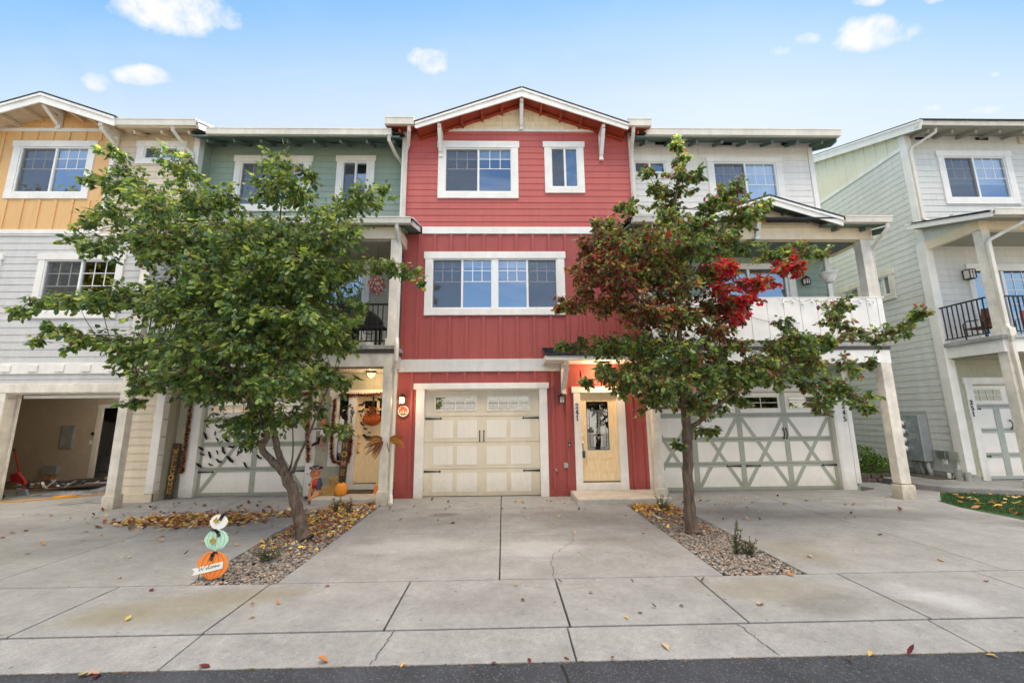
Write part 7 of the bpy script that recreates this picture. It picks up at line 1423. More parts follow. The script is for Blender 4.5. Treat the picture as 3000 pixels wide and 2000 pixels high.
LIMBS_B=[[(2.679,-2.76,-0.024,0.14),(2.665,-2.76,0.098,0.1),(2.661,-2.76,0.422,0.085),(2.678,-2.76,0.842,0.08),(2.706,-2.76,1.335,0.078),(2.71,-2.76,1.843,0.068),(2.713,-2.76,2.366,0.055),(2.714,-2.76,3.042,0.042),(2.726,-2.76,3.888,0.03),(2.796,-2.76,4.774,0.02),(2.9,-2.76,5.546,0.011),(2.959,-2.76,6.186,0.005)],[(2.727,-2.76,1.429,0.045),(2.919,-2.7899999999999996,1.554,0.036),(3.175,-2.84,1.773,0.028),(3.623,-2.9099999999999997,2.085,0.022),(4.28,-2.96,2.397,0.016),(5.134,-2.86,2.738,0.011),(6.073,-2.76,2.924,0.007),(6.607,-2.76,3.18,0.004)],[(2.728,-2.76,1.587,0.035),(2.637,-2.7399999999999998,1.812,0.027),(2.568,-2.71,2.042,0.022),(2.146,-2.5599999999999996,2.462,0.016),(1.516,-2.6599999999999997,2.657,0.01),(0.961,-2.76,2.677,0.005)],[(4.28,-2.96,2.397,0.013),(4.687,-3.0599999999999996,2.128,0.009),(5.237,-2.96,1.815,0.004)],[(2.713,-2.76,2.366,0.04),(3.127,-3.01,2.852,0.026),(3.645,-3.11,3.355,0.018),(4.273,-3.0599999999999996,3.916,0.011),(4.949,-2.96,4.11,0.005)],[(2.713,-2.76,2.701,0.035),(2.132,-2.96,3.268,0.022),(1.634,-2.96,3.817,0.014),(1.34,-2.86,4.283,0.007)],[(2.723,-2.76,3.32,0.03),(3.364,-2.51,4.204,0.018),(3.844,-2.5599999999999996,4.876,0.011),(3.996,-2.6599999999999997,5.453,0.005)],[(2.74,-2.76,3.888,0.024),(2.398,-2.4099999999999997,4.477,0.015),(2.017,-2.5599999999999996,5.03,0.007)],[(2.784,-2.76,4.623,0.016),(2.605,-2.76,5.078,0.009),(2.408,-2.76,5.559,0.004)],[(2.718,-2.76,2.103,0.03),(2.233,-3.1599999999999997,2.076,0.018),(1.714,-3.26,2.133,0.011),(1.252,-3.1599999999999997,2.145,0.005)],[(4.906,-2.88,2.669,0.01),(5.141,-2.86,3.009,0.007),(5.227,-2.86,3.354,0.004)]]
LOBES_B=[(2.98,-2.67,6.17,0.126,"g"),(3.02,-2.58,5.97,0.179,"g"),(2.88,-2.85,5.45,0.234,"g"),(3.28,-2.67,5.64,0.124,"g"),(2.89,-2.62,5.24,0.24,"g"),(2.46,-2.56,5.67,0.126,"g"),(2.46,-2.85,5.26,0.141,"g"),(2.69,-2.56,5.13,0.176,"g"),(2.59,-3.14,4.58,0.226,"g"),(2.94,-2.37,4.97,0.256,"g"),(4.03,-2.48,5.52,0.15,"g"),(3.86,-2.49,5.35,0.209,"g"),(3.47,-2.75,5.07,0.2,"g"),(3.83,-2.74,5.01,0.2,"g"),(3.98,-2.96,4.82,0.193,"g"),(4.38,-2.56,5.11,0.118,"g"),(4.02,-2.5,4.83,0.235,"g"),(3.3,-2.77,4.9,0.198,"g"),(3.05,-3.08,4.51,0.228,"g"),(3.42,-2.36,4.86,0.256,"g"),(2.07,-2.62,5.04,0.188,"g"),(1.69,-2.9,4.55,0.234,"m"),(1.84,-2.33,4.83,0.256,"m"),(1.5,-2.71,4.42,0.224,"m"),(1.34,-2.66,4.29,0.183,"d"),(1.7,-3.27,4.11,0.287,"m"),(1.88,-2.68,4.36,0.317,"m"),(2.08,-1.98,4.66,0.371,"m"),(2.17,-3.38,4.06,0.315,"m"),(2.46,-2.64,4.38,0.357,"m"),(2.56,-2.36,4.5,0.394,"m"),(2.79,-3.14,4.16,0.33,"g"),(2.98,-2.74,4.33,0.352,"g"),(3.31,-2.05,4.63,0.413,"g"),(3.38,-2.92,4.26,0.282,"g"),(3.68,-2.37,4.49,0.307,"g"),(3.87,-2.68,4.36,0.198,"g"),(1.21,-3.03,3.79,0.209,"d"),(1.54,-3.3,3.63,0.315,"d"),(1.67,-2.81,3.8,0.342,"d"),(1.8,-2.35,3.96,0.388,"d"),(2.1,-3.13,3.69,0.337,"m"),(2.23,-2.78,3.81,0.357,"m"),(2.41,-2.28,3.98,0.407,"m"),(2.61,-3.16,3.61,0.335,"m"),(2.73,-2.88,3.71,0.351,"m"),(3.06,-2.14,3.95,0.416,"m"),(3.23,-2.97,3.77,0.263,"m"),(3.54,-2.4,3.98,0.289,"m"),(4.55,-2.71,4.24,0.169,"g"),(4.7,-2.92,4.19,0.164,"g"),(5.31,-2.52,4.26,0.131,"g"),(4.05,-3.06,4.02,0.159,"g"),(3.26,-3.29,3.75,0.168,"r"),(3.42,-3.01,3.85,0.203,"r"),(3.56,-3.29,3.53,0.128,"r"),(3.73,-3.01,3.62,0.154,"r"),(4.1,-3.29,3.76,0.139,"r"),(4.3,-3.01,3.86,0.168,"r"),(4.3,-3.29,3.75,0.089,"r"),(4.51,-3.01,3.85,0.108,"r"),(3.78,-3.29,3.53,0.128,"r"),(3.96,-3.01,3.62,0.154,"r"),(3.43,-3.29,3.24,0.185,"r"),(3.6,-3.01,3.31,0.223,"r"),(3.28,-3.29,3.02,0.135,"r"),(3.44,-3.01,3.08,0.163,"r"),(3.17,-3.29,3.43,0.147,"r"),(3.32,-3.01,3.52,0.177,"r"),(3.18,-2.98,3.26,0.271,"d"),(3.42,-2.53,3.38,0.292,"d"),(1.32,-2.81,3.59,0.216,"d"),(1.63,-2.88,3.29,0.274,"d"),(1.78,-2.31,3.44,0.3,"d"),(1.05,-2.84,3.37,0.173,"d"),(0.89,-3.04,3.24,0.103,"m"),(1.98,-3.37,3.1,0.307,"d"),(2.17,-2.86,3.23,0.335,"d"),(2.43,-2.1,3.42,0.398,"d"),(2.53,-3.23,3.06,0.314,"m"),(2.77,-2.69,3.2,0.344,"m"),(3.12,-1.89,3.4,0.41,"m"),(3.07,-3.12,2.83,0.216,"d"),(3.41,-2.47,2.96,0.24,"d"),(0.99,-2.57,2.69,0.15,"g"),(1.28,-2.68,2.76,0.188,"g"),(1.57,-2.97,2.67,0.242,"g"),(1.68,-2.58,2.74,0.258,"g"),(1.95,-3.36,2.6,0.303,"g"),(2.19,-2.7,2.71,0.339,"g"),(2.47,-1.89,2.85,0.404,"g"),(2.35,-3.55,2.51,0.292,"g"),(2.73,-2.68,2.65,0.339,"g"),(2.94,-2.2,2.72,0.386,"g"),(3.02,-3.15,2.51,0.258,"g"),(3.29,-2.63,2.58,0.281,"g"),(3.51,-2.99,2.66,0.167,"m"),(3.65,-3.04,2.39,0.217,"g"),(4.04,-2.4,2.47,0.24,"g"),(4.16,-2.89,2.6,0.247,"g"),(4.5,-2.39,2.68,0.268,"g"),(4.53,-2.53,3.07,0.154,"g"),(4.39,-2.83,2.81,0.186,"g"),(4.49,-2.99,2.65,0.244,"g"),(4.82,-2.55,2.73,0.262,"g"),(5.16,-2.88,3.28,0.228,"g"),(5.36,-2.48,3.13,0.199,"g"),(4.96,-2.83,2.78,0.213,"g"),(5.68,-2.49,2.93,0.226,"g"),(6.04,-2.51,2.85,0.197,"g"),(6.2,-2.7,2.96,0.178,"g"),(6.42,-2.9,3.13,0.134,"g"),(6.63,-2.47,3.1,0.128,"g"),(4.5,-3.01,2.39,0.264,"g"),(4.91,-2.47,2.46,0.288,"g"),(5.21,-2.87,2.37,0.17,"g"),(5.9,-2.47,2.44,0.084,"g"),(3.97,-3.01,2.26,0.263,"g"),(4.3,-2.52,2.31,0.285,"g"),(3.45,-3.01,2.21,0.262,"g"),(3.69,-2.59,2.24,0.281,"g"),(2.75,-3.37,2.12,0.298,"g"),(3.07,-2.74,2.17,0.332,"g"),(3.32,-2.23,2.21,0.38,"g"),(2.24,-3.46,2.11,0.293,"g"),(2.59,-2.61,2.18,0.339,"g"),(2.68,-2.37,2.2,0.371,"g"),(1.82,-3.33,2.19,0.3,"g"),(1.99,-2.79,2.24,0.329,"g"),(2.28,-1.9,2.32,0.398,"g"),(1.46,-3.11,2.27,0.201,"g"),(1.6,-2.54,2.33,0.22,"g"),(1.21,-2.9,2.14,0.089,"g"),(1.67,-2.97,2.03,0.202,"g"),(2.09,-3.18,1.86,0.207,"g"),(2.33,-2.52,1.89,0.231,"g"),(2.75,-3.05,1.8,0.223,"g"),(3.04,-2.45,1.82,0.246,"g"),(3.47,-2.67,1.87,0.225,"g"),(4.69,-2.7,2.09,0.2,"g"),(4.76,-3.1,2.0,0.202,"g"),(5.18,-2.59,2.03,0.22,"g"),(5.49,-2.61,1.91,0.175,"g"),(5.34,-2.88,1.72,0.103,"g"),(4.79,-2.74,1.76,0.157,"g"),(2.95,-2.86,1.43,0.127,"g"),(2.52,-2.88,1.21,0.044,"g"),(1.78,-3.33,3.68,0.281,"d"),(1.97,-2.73,3.9,0.31,"d"),(2.14,-2.19,4.09,0.356,"d"),(1.48,-3.1,3.97,0.235,"d"),(1.65,-2.41,4.25,0.262,"d"),(1.14,-3.04,3.32,0.194,"d"),(2.35,-3.19,3.87,0.289,"m"),(2.54,-2.73,4.04,0.312,"m"),(2.88,-1.91,4.36,0.373,"m")]
# ================================================================== the two ornamental pear trees
def leaf_mesh(name, base, axis, side, size, cols, mt, parent=None, fold=.28, curl=.25):
    """many folded, curved leaves from arrays; 8 vertices each"""
    n = len(base); nrm = np.cross(axis, side); nrm /= np.linalg.norm(nrm, axis=1, keepdims=True)+1e-9
    t = np.array([0, .34, .70, 1.0]); V = np.zeros((n, 8, 3)); s = size[:, None]
    cv = rng.uniform(-.2, 1.0, n)[:, None]*curl; fd = rng.uniform(.3, 1.2, n)[:, None]*fold
    for i, tt in enumerate(t): V[:, i] = base+axis*s*tt-nrm*s*cv*tt*tt
    for j, (i, w) in enumerate(((1, .28), (2, .235))):
        V[:, 4+j] = V[:, i]+side*s*w+nrm*s*fd*w; V[:, 6+j] = V[:, i]-side*s*w+nrm*s*fd*w
    F_ = np.array([[0,4,1,1],[1,4,5,2],[2,5,3,3],[0,1,6,6],[1,2,7,6],[2,3,7,7]])
    tri = [(0,4,1),(1,4,5,2),(2,5,3),(0,1,6),(1,2,7,6),(2,3,7)]
    me = bpy.data.meshes.new(name); verts = V.reshape(-1, 3)
    if parent is not None: verts = verts-np.array(ROOT[parent])
    loops = np.concatenate([np.array(f) for f in tri]); lens = np.array([len(f) for f in tri])
    L = (loops[None, :]+8*np.arange(n)[:, None]).ravel(); tot = np.tile(lens, n); st = np.concatenate([[0], np.cumsum(tot)[:-1]])
    me.vertices.add(len(verts)); me.vertices.foreach_set('co', verts.astype(np.float32).ravel())
    me.loops.add(len(L)); me.loops.foreach_set('vertex_index', L.astype(np.int32)); me.polygons.add(len(tot)); me.polygons.foreach_set('loop_start', st.astype(np.int32)); me.polygons.foreach_set('loop_total', tot.astype(np.int32))
    me.polygons.foreach_set('use_smooth', np.ones(len(tot), dtype=bool)); me.update(); me.validate()
    me.materials.append(M[mt]); ca = me.color_attributes.new('Col', 'FLOAT_COLOR', 'POINT')
    ca.data.foreach_set('color', np.repeat(np.concatenate([cols, np.ones((n, 1))], 1), 8, axis=0).astype(np.float32).ravel())
    o = bpy.data.objects.new(name, me); COL.objects.link(o)
    if parent is not None: o.parent = parent; ROOT[o] = ROOT[parent]
    return o
PAL = {'g': [(.10,.185,.052),(.135,.225,.058),(.185,.29,.07),(.078,.15,.052),(.26,.36,.09),(.095,.17,.085),(.07,.14,.075),(.34,.42,.115),(.15,.20,.06)],
       'r': [(.60,.018,.055),(.68,.035,.07),(.50,.014,.045),(.62,.05,.06),(.34,.016,.035),(.42,.07,.05)], 'd': [(.26,.05,.055),(.17,.04,.05),(.33,.06,.055),(.18,.10,.045),(.12,.045,.055),(.26,.12,.06),(.30,.14,.05)],
       'y': [(.22,.22,.03),(.28,.30,.04),(.16,.20,.03),(.30,.24,.04)]}
def pear_tree(label, limbs, lobes, dens, mixf, berries, lsize, yellow=0):
    base = limbs[0][0]; t = thing('pear_tree', label, 'tree', (base[0], base[1], 0))
    m = MB(); nodes = []
    for L in limbs:
        pts = [Vector(p[:3]) for p in L]; rad = [p[3]*.88 for p in L]; P_, R_ = [], []
        for i in range(len(pts)-1):                     # Catmull-Rom for natural bends
            a, b, c, d = pts[max(i-1, 0)], pts[i], pts[i+1], pts[min(i+2, len(pts)-1)]
            for k_ in range(5):
                f = k_/5; P_.append(.5*((2*b)+(c-a)*f+(2*a-5*b+4*c-d)*f*f+(3*b-a-3*c+d)*f**3)); R_.append(rad[i]+(rad[i+1]-rad[i])*f)
        P_.append(pts[-1]); R_.append(rad[-1])
        P_ = [p+Vector((random.gauss(0, 1), random.gauss(0, 1), 0))*min(.006, r_*.12) for p, r_ in zip(P_, R_)]
        m.tube(P_, R_, 12 if rad[0] > .05 else 7, jit=.05); nodes += [(p, r_) for p, r_ in zip(P_, R_) if p.z > 1.25]
    NP = np.array([tuple(p) for p, _ in nodes]); NR = np.array([r_ for _, r_ in nodes])
    B, A, Sd, Sz, Cc = [], [], [], [], []; bp = []
    for (x, y, z, r_, c) in lobes:
        ctr = Vector((x, y, z)); dd = np.linalg.norm(NP-np.array([x, y, z]), axis=1)+np.where(NP[:, 2] > z+.05, .35, 0); k_ = int(np.argmin(dd)); s0 = Vector(NP[k_]); mid = s0.lerp(ctr, .5)+Vector((0, 0, -.03+.06*random.random()))
        if dd[k_] > .08: r1 = min(NR[k_]*.7, .006+.010*r_/.3); m.tube([s0, s0.lerp(mid, .5), mid, ctr], [r1, r1*.9, r1*.7, r1*.45], 5)
        nt_ = max(5, int(6+30*r_*r_/.09*.62))
        for q in range(nt_):
            u = Vector((random.gauss(0, 1), random.gauss(0, 1), random.gauss(0, .85))).normalized(); rr_ = r_*(random.uniform(.3, 1.05) if random.random() < .75 else random.uniform(1.0, 1.45)); tip = ctr+Vector((u.x*rr_, u.y*rr_, u.z*rr_*.85)); st_ = ctr.lerp(tip, random.uniform(0, .3))
            m.tube([st_, st_.lerp(tip, .5)+Vector((0, 0, .02)), tip], [.0035, .003, .0015], 3, cap=False)
            nl = max(3, int(dens*random.uniform(.6, 1.4)))
            tone = random.uniform(.82, 1.34)
            for i in range(nl):
                f = 1-random.random()**1.6*.75; p = st_.lerp(tip, f)+Vector((random.gauss(0,1), random.gauss(0,1), random.gauss(0,1)))*.016
                ax = Vector((u.x*.7+random.gauss(0, .55), u.y*.7+random.gauss(0, .55), u.z*.35-.75+random.gauss(0, .42))).normalized(); sd = ax.cross(Vector((random.gauss(0, .6), random.gauss(0, .6), 1))).normalized()
                pet = ax*random.uniform(.01, .03); key = c
                if c == 'g':
                    if random.random() < mixf: key = 'd'
                elif c == 'd' and random.random() < .34: key = 'g'
                elif c == 'r' and random.random() < .42: key = random.choice('ddgg')
                elif c == 'm': key = 'd' if random.random() < .34 else ('r' if random.random() < .05 else 'g')
                if yellow: key = 'y' if random.random() < yellow else 'g'
                cc = random.choice(PAL[key]); g_ = tone*random.uniform(.8, 1.2)
                B.append(p+pet); A.append(ax); Sd.append(sd); Sz.append(lsize*random.uniform(.45, 1.35)); Cc.append((cc[0]*g_, cc[1]*g_, cc[2]*g_))
            if random.random() < berries:
                for i in range(random.randint(2, 5)): bp.append(tip.lerp(st_, random.random()*.6)+Vector((random.gauss(0,1), random.gauss(0,1), random.gauss(-.6,.6)))*.03)
    part('trunk', m, 'bark', t, smooth=True)
    leaf_mesh('crown', np.array([tuple(v) for v in B]), np.array([tuple(v) for v in A]), np.array([tuple(v) for v in Sd]), np.array(Sz), np.array(Cc), 'leaf', t)
    if bp:
        b_ = MB()
        for p in bp: s_ = random.uniform(.0055, .009); b_.lathe([(0, -s_), (s_*.85, -s_*.5), (s_, 0), (s_*.85, s_*.5), (0, s_)], p, 6)
        part('berries', b_, 'berry', t, smooth=True)
    print('tree leaves', len(B), 'berries', len(bp)); return t
pear_tree('large green pear tree with forked trunk in front of the green house', LIMBS_A, LOBES_A, 12.5, .004, .14, .082)
pear_tree('slender pear tree turning red and purple in the right gravel bed', LIMBS_B, LOBES_B, 23, .12, .6, .073)

# ================================================================== gravel, leaf litter, lawn
def pebbles(x0f, x1f, y0, y1, n):
    ph = (1+5**.5)/2; ico = np.array([(-1,ph,0),(1,ph,0),(-1,-ph,0),(1,-ph,0),(0,-1,ph),(0,1,ph),(0,-1,-ph),(0,1,-ph),(ph,0,-1),(ph,0,1),(-ph,0,-1),(-ph,0,1)])/math.hypot(1, ph)
    fs = np.array([(0,11,5),(0,5,1),(0,1,7),(0,7,10),(0,10,11),(1,5,9),(5,11,4),(11,10,2),(10,7,6),(7,1,8),(3,9,4),(3,4,2),(3,2,6),(3,6,8),(3,8,9),(4,9,5),(2,4,11),(6,2,10),(8,6,7),(9,8,1)])
    y = rng.uniform(y0, y1, n); x = x0f(y)+(x1f(y)-x0f(y))*rng.uniform(0, 1, n); s = rng.uniform(.010, .021, n); z = rng.uniform(-.04, -.006, n)
    sc = np.stack([s*rng.uniform(.8, 1.35, n), s*rng.uniform(.8, 1.2, n), s*rng.uniform(.5, .85, n)], 1); th = rng.uniform(0, 6.28, n)
    V = ico[None]*sc[:, None]*rng.uniform(.85, 1.15, (n, 12, 1)); c, s_ = np.cos(th)[:, None], np.sin(th)[:, None]
    V = np.stack([V[..., 0]*c-V[..., 1]*s_, V[..., 0]*s_+V[..., 1]*c, V[..., 2]], -1)+np.stack([x, y, z], 1)[:, None]
    pal = np.array([(1,1,1),(.7,.72,.75),(1.3,1.25,1.2),(1.1,.85,.65),(.5,.52,.55),(.85,.75,.65),(1.25,1.0,.8)]); C_ = pal[rng.integers(0, len(pal), n)]*rng.uniform(.8, 1.2, (n, 1))
    me = bpy.data.meshes.new('gravel'); Fx = (fs[None]+12*np.arange(n)[:, None, None]).reshape(-1, 3)
    me.vertices.add(n*12); me.vertices.foreach_set('co', V.astype(np.float32).ravel()); me.loops.add(len(Fx)*3); me.loops.foreach_set('vertex_index', Fx.astype(np.int32).ravel()); me.polygons.add(len(Fx)); me.polygons.foreach_set('loop_start', np.arange(0, len(Fx)*3, 3, dtype=np.int32)); me.polygons.foreach_set('loop_total', np.full(len(Fx), 3, dtype=np.int32)); me.polygons.foreach_set('use_smooth', np.ones(len(Fx), dtype=bool)); me.update(); me.validate()
    me.materials.append(M['pebble']); ca = me.color_attributes.new('Col', 'FLOAT_COLOR', 'POINT'); ca.data.foreach_set('color', np.repeat(np.concatenate([C_, np.ones((n, 1))], 1), 12, axis=0).astype(np.float32).ravel())
    return bpy.data.objects.new('gravel', me)
o = pebbles(lambda y: np.interp(y, [-4.34, -2.65, -.5], [-3.18, -3.30, -3.34]), lambda y: y*0-2.325, -4.33, -.5, 9000); COL.objects.link(o); tag(o, 'grey and tan gravel in the left planting bed', 'gravel', kind='stuff')
o = pebbles(lambda y: y*0+2.30, lambda y: y*0+3.15, -4.33, -.95, 8500); COL.objects.link(o); tag(o, 'grey and tan gravel in the right planting bed', 'gravel', kind='stuff')
DRY = np.array([(.62,.42,.10),(.70,.48,.10),(.48,.17,.04),(.32,.07,.04),(.66,.52,.24),(.20,.10,.06),(.78,.55,.09),(.58,.30,.09),(.26,.045,.045),(.72,.60,.34),(.62,.26,.06),(.12,.07,.045)])
def litter(name, xs, ys, zs, size, label, tilt=.35):
    n = len(xs); th = rng.uniform(0, 6.28, n); ax = np.stack([np.cos(th), np.sin(th), rng.normal(0, tilt, n)], 1); ax /= np.linalg.norm(ax, axis=1, keepdims=True)
    sd = np.cross(ax, np.stack([rng.normal(0, tilt*.8, n), rng.normal(0, tilt*.8, n), np.ones(n)], 1)); sd /= np.linalg.norm(sd, axis=1, keepdims=True)
    c = DRY[rng.integers(0, len(DRY), n)]*rng.uniform(.7, 1.25, (n, 1))
    o = leaf_mesh(name, np.stack([xs, ys, zs], 1), ax, sd, rng.uniform(.7, 1.25, n)*size, c, 'dry_leaf', None, .5, -.6); tag(o, label, 'fallen leaves', kind='stuff')
n = 1150; y = rng.uniform(-3.5, -.55, n); y = np.where(rng.random(n) < .25, y, np.minimum(y+.6*rng.random(n), -.6)); x = rng.uniform(-3.28, -2.35, n)
keep = (rng.random(n) < np.interp(y, [-3.6, -3.0, -2.2, -.6], [.12, .4, .9, 1.])); x, y = x[keep], y[keep]
litter('leaf_litter', x, y, rng.uniform(.0, .04, len(x)), .075, 'brown and yellow leaf litter on the left gravel bed')
n = 520; y = -1.0-rng.exponential(.42, n); x = 2.33+.75*rng.random(n)**1.1; k2 = y > -3.0; x, y = x[k2], y[k2]
litter('leaf_litter', x, y, rng.uniform(.0, .035, len(x)), .075, 'yellow leaf litter at the top of the right gravel bed')
n = 1150; u = rng.random(n); x = -6.0+1.75*u+rng.normal(0, .22, n); y = -1.72+.12*np.sin(u*4)+rng.normal(0, .15, n)*(.5+np.sin(np.pi*np.clip(u, 0, 1))); 
x2 = rng.uniform(-4.9, -3.4, 260); y2 = -1.35+rng.normal(0, .16, 260)
litter('leaf_pile', np.concatenate([x, x2]), np.concatenate([y, y2]), np.concatenate([rng.uniform(.005, .06, n), rng.uniform(.005, .02, 260)]), .088, 'drift of orange and brown leaves on the left driveway', .4)
n = 34000; lx = rng.uniform(8.05, 14, n); ly = rng.uniform(-3.9, -.25, n)
def inpoly(px, py, poly):
    r_ = np.zeros(len(px), bool); j = len(poly)-1
    for i in range(len(poly)):
        (xi, yi), (xj, yj) = poly[i], poly[j]; r_ ^= ((yi > py) != (yj > py)) & (px < (xj-xi)*(py-yi)/(yj-yi+1e-12)+xi); j = i
    return r_
LAWN = [(8.05, -1.5), (8.2, -.95), (8.9, -.36), (9.3, -.28), (10.3, -.72), (12, -1.62), (14, -1.62), (14, -3.7), (10.4, -3.5), (9.3, -3.35), (8.3, -2.4)]
k2 = inpoly(lx, ly, LAWN); lx, ly = lx[k2], ly[k2]; m = MB()
for a_, b_ in zip(lx, ly):
    h = random.uniform(.03, .06); dx, dy = random.gauss(0, .02), random.gauss(0, .02); w = .0055; q = random.uniform(.7, 1.3)
    m.add([(a_-w, b_, -.01), (a_+w, b_, -.01), (a_+dx, b_+dy, h)], [(0,1,2)], 0, (q, q, q*.9))
solo('lawn', m, 'grass_blade', 'small green lawn beside the raised path at the right', 'grass', kind='stuff')
n = 420; x = rng.uniform(8.1, 12.5, n); y = rng.uniform(-3.6, -.4, n); k2 = inpoly(x, y, LAWN); x, y = x[k2], y[k2]
litter('leaf_litter', x, y, rng.uniform(.03, .07, len(x)), .09, 'yellow and pink leaves scattered over the small lawn')
n = 150; x = rng.uniform(8.0, 8.6, n); y = -1.3-1.0*(x-8.0)+rng.normal(0, .12, n)
# single fallen leaves on the paving, each an object
KINDS = [('yellow', (.55,.38,.12)), ('pale tan', (.52,.40,.24)), ('orange', (.48,.19,.06)), ('dark red', (.16,.03,.03)), ('brown', (.14,.075,.045)), ('dark brown', (.06,.035,.03)), ('pinkish tan', (.55,.33,.22)), ('green', (.08,.16,.03))]
LM = {}
for nm, c in KINDS:
    for v in range(3):
        ax = np.array([[1., 0, .06]]); sd = np.array([[0, 1., 0.]]); o = leaf_mesh('fallen_leaf', np.array([[-.5, 0, .003]]), ax, sd, np.array([1.]), np.array([c])*rng.uniform(.85, 1.15), 'dry_leaf', None, .45+.25*v, (-.5, .25, -.9)[v]); LM[nm, v] = o.data; bpy.data.objects.remove(o)
def fallen(x, y, nm, size, where, grp, z=.004):
    o = bpy.data.objects.new('fallen_leaf', LM[nm, random.randrange(3)]); COL.objects.link(o); o.location = (x, y, z+.006); o.scale = (size, size*random.uniform(.7, 1.1), size); o.rotation_euler = (random.gauss(0, .12), random.gauss(0, .10), random.uniform(0, 6.28))
    tag(o, f'{nm} fallen leaf on the {where}', 'leaf', f'{nm} leaves on the {where}')
W8 = [.2, .16, .14, .12, .14, .1, .1, .03]
def pick(): return KINDS[int(rng.choice(8, p=np.array(W8)/sum(W8)))][0]
for i in range(62): x = random.uniform(-2.25, 2.2); y = -.25-abs(random.gauss(0, 1.1)); (y > -4.3) and fallen(x, y, pick(), random.uniform(.04, .085), 'driveway of the red house', '')
for i in range(175):
    x = random.gauss(-5.2, 1.9); y = -.3-abs(random.gauss(.9, 1.0))
    if -9.0 < x < -3.4 and y > -4.3: fallen(x, y, pick(), random.uniform(.04, .10), 'left driveway under the green tree', '')
for i in range(60):
    x = 3.2+abs(random.gauss(0, 1.7)); y = -.35-abs(random.gauss(0, 1.0))
    if x < 8 and y > -4.2: fallen(x, y, pick(), random.uniform(.045, .09), 'right driveway under the red tree', '')
for i in range(16): fallen(random.uniform(-4.6, 5), random.uniform(-5.25, -4.4), pick(), random.uniform(.04, .07), 'sidewalk', '')
for i in range(17):
    x = -4.3+8.2*random.random()**1.5; fallen(x, -5.76+random.gauss(0, .025), pick(), random.uniform(.04, .085), 'seam between the curb and the road', '', -.024)
for x, y, nm, s_ in ((2.95, -4.38, 'orange', .11), (2.25, -5.02, 'pale tan', .13), (1.17, -5.62, 'pale tan', .12), (.30, -.48, 'yellow', .13), (.22, -.52, 'pale tan', .12), (3.55, -3.85, 'pale tan', .10), (4.9, -4.05, 'yellow', .10), (4.75, -4.62, 'orange', .09), (5.45, -4.72, 'green', .11), (-1.26, -5.71, 'orange', .10), (-2.05, -5.73, 'dark red', .11), (-3.9, -3.4, 'dark red', .09), (-4.05, -2.9, 'yellow', .11)): fallen(x, y, nm, s_*.8, 'open concrete near the street', '', -.016 if y < -5.4 else .004)
# moss and grit along the curb line
m = MB()
for i in range(420):
    x = random.uniform(-4.6, 5.2); s_ = random.uniform(.003, .009); m.lathe([(0, -s_*.3), (s_, 0), (s_*.5, s_*.35), (0, s_*.4)], (x, -5.752+random.gauss(0, .012), -.027), 6, sx=random.uniform(1, 2.5), col=random.choice([(1,1,1), (.8,1.1,.5), (1.6,1.4,1.1)]))
solo('curb_grit', m, 'soil', 'dark moss and grit along the curb edge of the road', 'grit', kind='stuff')

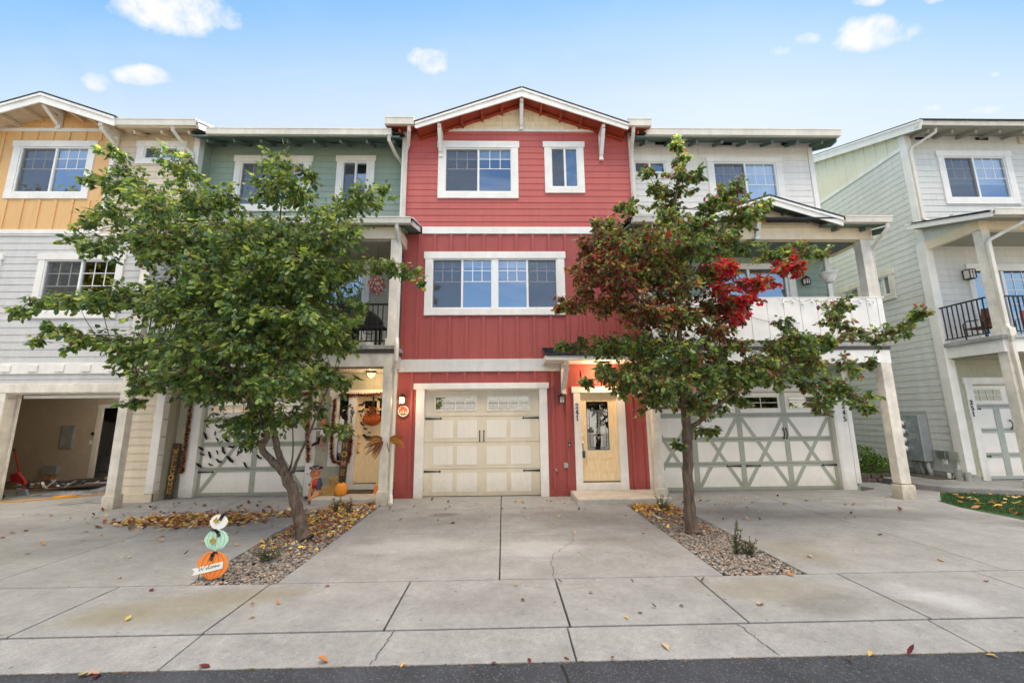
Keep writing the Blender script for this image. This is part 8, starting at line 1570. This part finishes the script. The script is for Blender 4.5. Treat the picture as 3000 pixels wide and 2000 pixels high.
# ================================================================== across the street (sunlit; seen only in the windows and as bounced light)
mat('sunny_tan', (.70, .52, .36), rough=.8, var=.08); mat('sunny_white', (.76, .74, .66), rough=.7, var=.05); mat('sunny_sand', (.72, .62, .48), rough=.8, var=.06)
g = MB(); g.slab([(-60, -60), (60, -60), (60, -10.6), (-60, -10.6)], -.12, -.02); solo('far_pavement', g, 'concrete', kind='structure')
def far_house(label, x0, x1, y, zt, wall_mat, rise):
    H = thing('house', label, 'house', ((x0+x1)/2, y, 0)); m = MB()
    m.box(x0, x1, y-9, y, 0, zt); m.prism([(x0, zt), (x1, zt), ((x0+x1)/2, zt+rise)], lambda u, v, d: (u, y+d, v), -9, -.01); part('wall', m, wall_mat, H)
    m = MB()
    for s_ in (-1, 1): xm = (x0+x1)/2; xe = x0-.5 if s_ < 0 else x1+.5; m.add([(xe, y+.5, zt-.1), (xm, y+.5, zt+rise+.12), (xm, y-9.5, zt+rise+.12), (xe, y-9.5, zt-.1)], [(0,1,2,3)])
    part('roof', m, 'roof_shingle', H)
    m = MB(); n = int((x1-x0)/2.2)
    for i in range(n):
        x = x0+(i+.5)*(x1-x0)/n
        for z in ((3.4, 4.7),): m.box(x-.55, x+.55, y, y+.04, z[0]-.1, z[1]+.1); m.box(x-.45, x+.45, y+.04, y+.05, *z, 1)
    m.box(x0, x1, y, y+.05, 2.7, 2.95); m.box(x0+.8, x0+.8+4.6, y, y+.06, 0, 2.4); m.box(x1-2.4, x1-1.2, y, y+.06, 0, 2.3)
    part('trim', m, ['white_trim', 'garage_pane'], H)
far_house('tan house with white trim facing the row across the street', 4, 15, -26, 6.2, 'sunny_tan', 2.0); far_house('pale greenish house with gable across the street', -7, 3.2, -25, 6.2, 'sunny_white', 1.8); far_house('sand coloured house across the street to the left', -20, -8, -27, 6.2, 'sunny_sand', 2.2)
far_house('pale house across the street at the far right', 16, 30, -25, 6.2, 'sunny_white', 2.0); far_house('tan house across the street at the far left', -35, -21, -26, 6.2, 'sunny_tan', 2.0)
def far_tree(loc, h, r_, label, yellow):
    limbs = [[(loc[0], loc[1], 0, .18), (loc[0]+.1, loc[1], h*.35, .13), (loc[0], loc[1]+.1, h*.8, .05)]]
    lob = [(loc[0]+random.gauss(0, r_*.5), loc[1]+random.gauss(0, r_*.5), h*.62+random.gauss(0, h*.17), r_*.42, 'g') for i in range(16)]
    pear_tree(label, limbs, lob, 7, 0, 0, .30, yellow)
far_tree((-6.2, -19, 0), 6.5, 2.2, 'yellow-green tree standing across the street at the left', .7); far_tree((-11.5, -21, 0), 7.0, 2.4, 'tall yellowing tree across the street farther left', .8); far_tree((-27, -18, 0), 15, 5.5, 'big yellow tree far across the street beyond the left end', .85); far_tree((18.5, -20, 0), 6.5, 2.2, 'green tree across the street at the right', .2)
